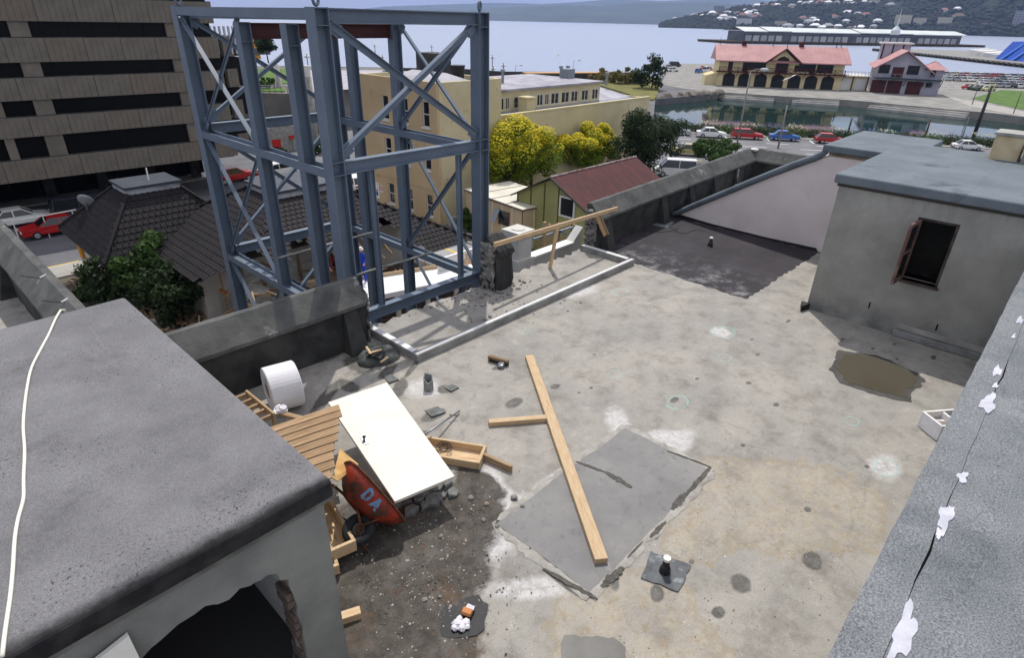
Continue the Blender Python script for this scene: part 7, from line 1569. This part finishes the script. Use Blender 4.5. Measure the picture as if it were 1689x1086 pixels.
# graffiti strokes on the white lining
b = MB(); gy = 31.7; pk = mat('pink_graffiti', c(226, 84, 120), rough=.7)
for k_, (x0_, z0_, x1_, z1_) in enumerate(((17.6, -9.2, 17.65, -8.3), (17.65, -8.3, 18, -8.6), (18, -8.6, 17.65, -8.8), (17.65, -8.8, 18.05, -9.2), (18.3, -8.3, 18.35, -9.2), (18.7, -9.2, 18.75, -8.3), (18.75, -8.3, 18.95, -8.8), (18.95, -8.8, 19.15, -8.3), (19.15, -8.3, 19.2, -9.2), (18.2, -8.3, 18.5, -8.25))): b.tube([(x0_, gy, z0_), (x1_, gy, z1_)], .04, 4)
o = b.build('graffiti', pk); o.parent = t2_; o.matrix_parent_inverse = WM[t2_.name].inverted()
# white slab and timber lagged retaining wall in front of it
SZ = -7.0
w4 = [P(x, y, SZ) for x, y in ((596, 462), (792, 432), (796, 452), (602, 492))]
t = thing('retaining_wall', 'timber lagged retaining wall with a bright white concrete top behind the tower', 'retaining wall', (19, 25, G))
MB().prism(ccw([xy(p) for p in w4]), SZ-.25, SZ).build('slab', mat('bright_concrete', c(232, 230, 228), c(214, 212, 210), sc=.6, rough=.8), t)
p0, p1 = xy(w4[3]), xy(w4[2]); d = (p1-p0).normalized(); nn = Vector((d.y, -d.x)); lag_ = mat('wet_lagging', c(70, 56, 48), c(50, 42, 38), sc=1.5, rough=.9, vary=.15, stretch=(.4, 3, 3)); LW = (p1-p0).length
for i in range(5):
    a = p0+d*(LW*i/4); MB().box(-.12, .12, -.1, .1, G, SZ-.26, Matrix.Translation((a.x, a.y, 0))).build('post', mat('concrete_post', c(186, 180, 164), rough=.85), t)
    if i < 4:
        for j in range(12):
            q0, q1 = a+d*.14, p0+d*(LW*(i+1)/4-.14); z = SZ-.4-j*.28; timber('lagging_board', (q0.x, q0.y, z), (q1.x, q1.y, z), .05, .25, lag_, t)
timber('edge_form', (w4[0].x, w4[0].y, SZ+.08), (w4[1].x, w4[1].y, SZ+.08), .05, .25, wood, t); q = P(770, 440, SZ); timber('prop', (q.x, q.y, G), (q.x, q.y, SZ+.8), .12, .12, wood, t)
for i in range(16):
    f = i/15; q = w4[0]+(w4[1]-w4[0])*f; MB().tube([(q.x, q.y+.15, SZ-.3), (q.x, q.y+.15, SZ+.6+rnd.uniform(-.1, .1))], .012, 4).build('starter_bar', rust, t)
MB().box(w4[1].x-2.6, w4[1].x+.4, w4[1].y+.4, w4[1].y+.55, SZ-.5, SZ+.7).build('upstand', mat('bright_concrete', c(232, 230, 228), rough=.8), t)
# debris in the yard
rr = random.Random(77)
for i in range(90):
    px, py = rr.uniform(225, 400), rr.uniform(478, 560)
    q = P(px, py, G+.1); a = rr.uniform(0, 3.14); l_ = rr.uniform(.6, 2.4); z0_ = G+rr.uniform(.05, .5)
    o = timber('broken_plank', (q.x, q.y, z0_), (q.x+math.cos(a)*l_, q.y+math.sin(a)*l_, z0_+rr.uniform(-.04, .5)), rr.choice((.09, .14, .2)), rr.choice((.03, .05, .09)), (oldwood, greywood, greywood, wood)[rr.randint(0, 3)], bev=0)
    tag(o, 'broken plank in the demolition debris below the stair house', 'plank', 'planks in the demolition debris')
for i in range(26):
    px, py = rr.uniform(120, 170), rr.uniform(455, 500); q = P(px, py, G+.1); a = rr.uniform(0, 3.14); l_ = rr.uniform(.4, 1.4)
    o = timber('broken_plank', (q.x, q.y, G+.1), (q.x+math.cos(a)*l_, q.y+math.sin(a)*l_, G+.15+rr.random()*.3), .12, .04, greywood, bev=0); tag(o, 'broken plank in the rubbish beside the pavement below the left parapet', 'plank', 'planks by the pavement')
for i, (px, py, w, h) in enumerate(((378, 490, 1.6, 1.3), (365, 500, 1.0, .8), (345, 470, .9, 1.2), (262, 522, 1.2, .7))):
    q = P(px, py, G+1); M_ = Matrix.Translation((q.x, q.y, G+.6))@Matrix.Rotation(rr.uniform(0, 3), 4, 'Z')@Matrix.Rotation(rr.uniform(.5, 1.0), 4, 'X'); o = MB().box(-w/2, w/2, -h/2, h/2, -.02, .02, M_).build('ceiling_sheet', lining); tag(o, ('pale wall lining sheet leaning below the torn roof, largest', 'small pale lining sheet beside the largest one', 'pale lining sheet standing under the torn eave', 'pale sheet lying in the yard debris')[i], 'sheet')
b = MB()
for i in range(900): 
    p = P(rr.uniform(200, 420), rr.uniform(470, 560), G); r_ = rr.uniform(.04, .14); a0 = rr.uniform(0, 6); b.add([(p.x+r_*math.cos(a0+k_*1.57), p.y+r_*math.sin(a0+k_*1.57), G) for k_ in range(4)]+[(p.x, p.y, G+r_*1.1)], [(0, 1, 4), (1, 2, 4), (2, 3, 4), (3, 0, 4)])
o = b.build('demolition_rubble', mat('rubble_mix', c(140, 130, 118), c(84, 76, 68), sc=3, rough=.95)); tag(o, kind='stuff', label='broken brick and plaster rubble over the yard')
o = MB().tube([P(228, 505, -9.9), P(300, 483, -9.7)], .06, 8).build('long_pipe', galv); tag(o, 'long thin pale pipe lying across the yard debris', 'pipe')
# street handrail at far left
t = thing('street_railing', 'pale pipe railing along the street at the left edge', 'railing', P(60, 375, -8.6))
MB().tube([P(0, 366, -8.8), P(60, 358, -8.8), P(125, 346, -8.8)], .05, 6).build('rail', whitepaint, t)
for px, py in ((20, 364), (70, 356), (118, 347)): q = P(px, py, -8.8); MB().tube([(q.x, q.y, G), q], .04, 6).build('post', whitepaint, t)
# ================================================================== TERRACE BEHIND THE TOWER
TZ = -5.0
tp = [P(385, 152, TZ), P(505, 155, TZ), P(560, 150, TZ), P(625, 128, TZ), P(640, 112, TZ), P(385, 108, TZ), P(330, 118, TZ)]
t = thing('raised_terrace', 'raised concrete terrace with lawn between the tower and the sea', 'terrace', (tp[0].x, tp[0].y, G))
MB().prism(ccw([xy(p) for p in tp]), G, TZ).build('wall', mat('terrace_concrete', c(120, 116, 110), c(98, 95, 90), sc=.3, rough=.9), t)
MB().prism(ccw([xy(P(x, y, TZ)) for x, y in ((388, 140), (500, 138), (505, 114), (395, 114))]), TZ, TZ+.12).build('grass', grassm, t); MB().prism(ccw([xy(P(x, y, TZ)) for x, y in ((386, 151), (470, 152), (470, 147), (386, 146))]), TZ, TZ+.14).build('grass', grassm, t)
MB().prism(ccw([xy(P(x, y, TZ)) for x, y in ((506, 152), (600, 146), (632, 116), (506, 116))]), TZ, TZ+.05).build('paving', mat('lilac_paving', c(176, 172, 176), c(156, 152, 158), sc=.4, rough=.85), t)
a, b_ = P(395, 152.5, TZ), P(505, 156, TZ)
for k_ in range(12): q = a+(b_-a)*(k_/11); MB().tube([(q.x, q.y, TZ), (q.x, q.y, TZ+1)], .05, 5).build('rail_post', galv, t)
MB().tube([a+Vector((0, 0, 1)), b_+Vector((0, 0, 1))], .05, 5).build('rail', galv, t)
for i, (px, py, lab) in enumerate(((440, 147, 'rounded shrub at the edge of the terrace lawn'), (418, 149, 'low shrub left on the terrace edge'))):
    q = P(px, py, TZ); tree('terrace_shrub', lab, (q.x, q.y, TZ), 1.6, (1.9, 1.3, .8), lf_mid, 80+i, n=1400, size=.14, clumps=12, cen_h=.8, cat='shrub', trunk_r=.06)
for i, (px, pt, pb, lab) in enumerate(((462, 105, 206, 'round concrete column left of the twin columns behind the tower'), (514, 108, 238, 'round concrete column right of the twin columns behind the tower'))):
    q = L(px+8, pb); D = math.hypot(q.x, q.y); top = PD(px, pt, D).z; t = thing('concrete_column', lab, 'column', (q.x, q.y, G)); MB().tube([(q.x, q.y, G), (q.x, q.y, top-1.3)], .42, 16).build('shaft', conc_l, t, smooth=True); MB().tube([(q.x, q.y, top-1.3), (q.x, q.y, top)], .36, 16).build('white_cap', whitepaint, t)
for i, (px, py, rx, rz, lab) in enumerate(((455, 178, 3.2, 1.6, 'dark hedge below the terrace wall'), (460, 268, 1.8, .9, 'low green planting by the red bin'), (520, 255, 1.6, .9, 'flowering planting beside the street seen through the tower'))):
    q = L(px, py); tree('planter_bush', lab, (q.x, q.y, G), rz*2, (rx, rx*.8, rz), (lf_dark, lf_dark, lf_mid)[i], 90+i, n=1600, size=.16, clumps=14, cen_h=rz, cat='bush', trunk_r=.08)
# ramp, block with dry planting and red signs
q = L(470, 250); t = thing('planter_block', 'pale block wall with dry grass on top and a red sign', 'planter', q); MB().box(q.x-2.2, q.x+2.2, q.y, q.y+1.2, G, G+3.0).build('block', conc_l, t); bb = MB(); rr = random.Random(4); leaves(bb, (q.x, q.y+.6, G+3.25), (2.1, .6, .35), 900, .16, rr, .2, .8); bb.build('dry_grass', leafmat('straw', c(170, 140, 70), c(196, 164, 90)), t)
MB().box(q.x-1.5, q.x-.4, q.y-.06, q.y, G+.5, G+1.6).build('red_sign', mat('red_sign', c(200, 44, 40), rough=.5), t); MB().tube([(q.x+1, q.y-.3, G), (q.x+1, q.y-.3, G+1.9)], .05, 6).build('signal_post', galv, t); MB().box(q.x+.7, q.x+1.3, q.y-.4, q.y-.2, G+1.5, G+1.9).build('red_cap', mat('red_sign', c(200, 44, 40), rough=.5), t)
# stairs up to the terrace
a, b_ = P(462, 192, G), P(500, 170, TZ+.0); t = thing('concrete_stairs', 'grey concrete stair flight climbing to the terrace', 'stairs', a); d = (xy(b_)-xy(a)); d.normalize(); n_ = Vector((-d.y, d.x))
for k_ in range(16):
    p = xy(a)+d*(k_*.62); q4 = [p-n_*1.1, p+n_*1.1, p+n_*1.1+d*.62, p-n_*1.1+d*.62]; MB().prism(ccw(q4), G, G+.34*(k_+1)).build('step', conc_l, t)
for s_ in (-1.25, 1.25): p = xy(a)+n_*s_; e = p+d*9.9; MB().hull([Vector((p.x, p.y, G)), Vector((e.x, e.y, G)), Vector((e.x+n_.x*.2, e.y+n_.y*.2, G)), Vector((p.x+n_.x*.2, p.y+n_.y*.2, G))], [Vector((p.x, p.y, G+1)), Vector((e.x, e.y, G+6.4)), Vector((e.x+n_.x*.2, e.y+n_.y*.2, G+6.4)), Vector((p.x+n_.x*.2, p.y+n_.y*.2, G+1))]).build('balustrade', conc_l, t)
# dark hoarding with a yellow and white sign below the terrace edge
a, b_ = P(520, 168, -6.3), P(603, 140, -6.3); d = (b_-a).normalized(); M_, LL = frame((a.x, a.y, -6.9), (b_.x, b_.y, -6.9)); t = thing('sign_board', 'dark blue fascia sign with a yellow panel under the terrace edge', 'sign', a)
MB().box(0, LL, -.1, .1, 0, 1.3, M_).build('board', mat('navy_board', c(34, 48, 92), rough=.6), t); MB().box(LL*.62, LL*.72, -.13, -.1, .2, 1.1, M_).build('yellow_panel', mat('sign_yellow', c(236, 200, 30), rough=.5), t)
for k_ in range(4): MB().box(LL*(.75+.04*k_), LL*(.775+.04*k_), -.13, -.1, .35, .95, M_).build('white_letter', whitepaint, t)
# low sea wall and promenade strip
t = thing('sea_wall', 'low dark sea wall with a grassy strip along the harbour', 'sea wall', L(640, 121)); pts_ = [L(300, 119), L(480, 119), L(640, 121.5), L(760, 123), L(830, 128), L(1000, 129), L(1070, 130)]
for i in range(len(pts_)-1): M_, LL = frame(pts_[i], pts_[i+1]); MB().box(0, LL, -.4, .4, 0, 1.7, M_).build('wall_segment', mat('dark_sea_wall', c(70, 70, 68), rough=.9), t)
M_, LL = frame(L(520, 125), L(760, 127)); MB().box(0, LL, -6, 0, 0, 1.2, M_).build('grass_strip', grassm, t)
M_, LL = frame(L(866, 133), L(1010, 131.5)); t = thing('long_shed', 'long low dark shed with orange edge on the sea wall', 'shed', L(866, 133)); MB().box(0, LL, -1.5, 1.5, 0, 1.9, M_).build('wall', mat('dark_shed', c(72, 72, 70)), t); MB().box(-.3, LL+.3, -1.8, 1.8, 1.9, 2.15, M_).build('roof', mat('ochre_edge', c(190, 150, 104), rough=.7), t)
q = P(432, 90, -5); t = thing('crane_mast', 'yellow crane mast standing behind the tower', 'crane', (q.x, q.y, -5)); q1 = PD(412, 50, math.hypot(q.x, q.y)); q0 = PD(428, 97, math.hypot(q.x, q.y)); MB().hull([q0+Vector((-.6, 0, 0)), q0+Vector((.6, 0, 0)), q0+Vector((.6, 1, 0)), q0+Vector((-.6, 1, 0))], [q1+Vector((-.3, 0, 0)), q1+Vector((.3, 0, 0)), q1+Vector((.3, .6, 0)), q1+Vector((-.3, .6, 0))]).build('boom', mat('crane_yellow', c(214, 150, 30), rough=.5), t); MB().box(q.x-2.5, q.x+2.5, q.y, q.y+2, -5, -3.4).build('cab', mat('crane_grey', c(90, 92, 92)), t)
# ================================================================== WORKERS IN THE YARD
def person(loc, rz, top, legs, label, helmet, arm=(.5, .2)):
    t = thing('person', label, 'person', loc, None, rz); M0 = WM[t.name]
    V = [(0, 0, .95), (0, 0, 1.2), (0, .02, 1.42), (0, .02, 1.52), (-.1, 0, .9), (-.12, .05, .5), (-.13, 0, .06), (-.13, .12, .03), (.1, 0, .9), (.13, .12, .5), (.13, -.02, .06), (.13, .1, .03), (-.2, .0, 1.4), (-.3, .1, 1.15), (-.24, .32, 1.05), (.2, 0, 1.4), (.3, .12, 1.15), (.2, .34, 1.1)]
    Ed = [(0, 1), (1, 2), (2, 3), (0, 4), (4, 5), (5, 6), (6, 7), (0, 8), (8, 9), (9, 10), (10, 11), (2, 12), (12, 13), (13, 14), (2, 15), (15, 16), (16, 17)]
    Rr = [.14, .15, .14, .06, .1, .075, .05, .045, .1, .075, .05, .045, .075, .055, .04, .075, .055, .04]
    me = bpy.data.meshes.new('body'); me.from_pydata(V, Ed, []); o = bpy.data.objects.new('body', me); put(o, t, M0)
    sk = o.modifiers.new('skin', 'SKIN'); sl_ = me.skin_vertices[0].data
    for i, r_ in enumerate(Rr): sl_[i].radius = (r_, r_)
    sl_[0].use_root = True; sb = o.modifiers.new('sub', 'SUBSURF'); sb.levels = 1; sb.render_levels = 2; me.materials.append(top)
    skin = mat('skin', c(190, 140, 112), rough=.6)
    MB().lathe([(0, -.13), (.06, -.12), (.085, -.03), (.09, .03), (.07, .1), (0, .13)], 14, M0@Matrix.Translation((0, .04, 1.65))).build('head', skin, t, smooth=True)
    MB().tube([M0@Vector((0, .12, 1.63)), M0@Vector((0, .15, 1.62))], .015, 6).build('nose', skin, t)
    MB().lathe([(.14, -.01), (.12, 0), (.115, .06), (.07, .12), (0, .14)], 16, M0@Matrix.Translation((0, .03, 1.69))).build('helmet', helmet, t, smooth=True)
    for s_ in (-1, 1):
        MB().tube([M0@Vector((s_*.11, .0, .92)), M0@Vector((s_*.125, .08, .5)), M0@Vector((s_*.13, -.01, .08))], [.115, .09, .07], 10).build('trouser_leg', legs, t, smooth=True)
        hx, hy, hz = (-.24, .34, 1.04) if s_ < 0 else (.2, .36, 1.09); MB().tube([M0@Vector((hx, hy-.02, hz)), M0@Vector((hx, hy+.06, hz-.02))], .035, 8).build('hand', skin, t, smooth=True)
        for f_ in range(4): MB().tube([M0@Vector((hx-.03+f_*.02, hy+.05, hz-.02)), M0@Vector((hx-.03+f_*.02, hy+.12, hz-.05))], .009, 5).build('finger', skin, t)
        MB().tube([M0@Vector((hx-s_*.03, hy+.0, hz)), M0@Vector((hx-s_*.06, hy+.06, hz))], .01, 5).build('thumb', skin, t)
    return t
q = P(600, 463, SZ); person((q.x, q.y, SZ), 2.2, mat('blue_overalls', c(36, 70, 190), rough=.8), mat('blue_overalls', c(36, 70, 190)), 'worker in blue overalls and white helmet on the white slab', whitepaint)
q = P(556, 455, G+1.3); person((q.x, q.y, -8.6), 2.6, mat('red_shirt', c(206, 40, 60), rough=.8), mat('dark_trousers', c(40, 44, 60)), 'worker in a red shirt beside the tower column', mat('white_helmet', c(230, 230, 225)))
MBp = P(556, 455, -8.6); o = MB().box(MBp.x-1.4, MBp.x+.5, MBp.y-.5, MBp.y+.9, G, -8.6).build('timber_platform', greywood); tag(o, 'low timber platform under the worker in red', 'platform')
# ================================================================== AIR
hz = NT('harbour_air'); hz.t.nodes.remove(hz.b); pv = hz.n('ShaderNodeVolumePrincipled'); pv.inputs['Color'].default_value = (.42, .56, 1., 1); pv.inputs['Density'].default_value = 7e-5; pv.inputs['Anisotropy'].default_value = .2
hz.l(pv.outputs[0], hz.out.inputs['Volume'])
o = MB().box(-15000, 22000, -8000, 22000, SEA-4, 900).build('haze', hz.m); tag(o, kind='stuff', label='pale blue harbour air')
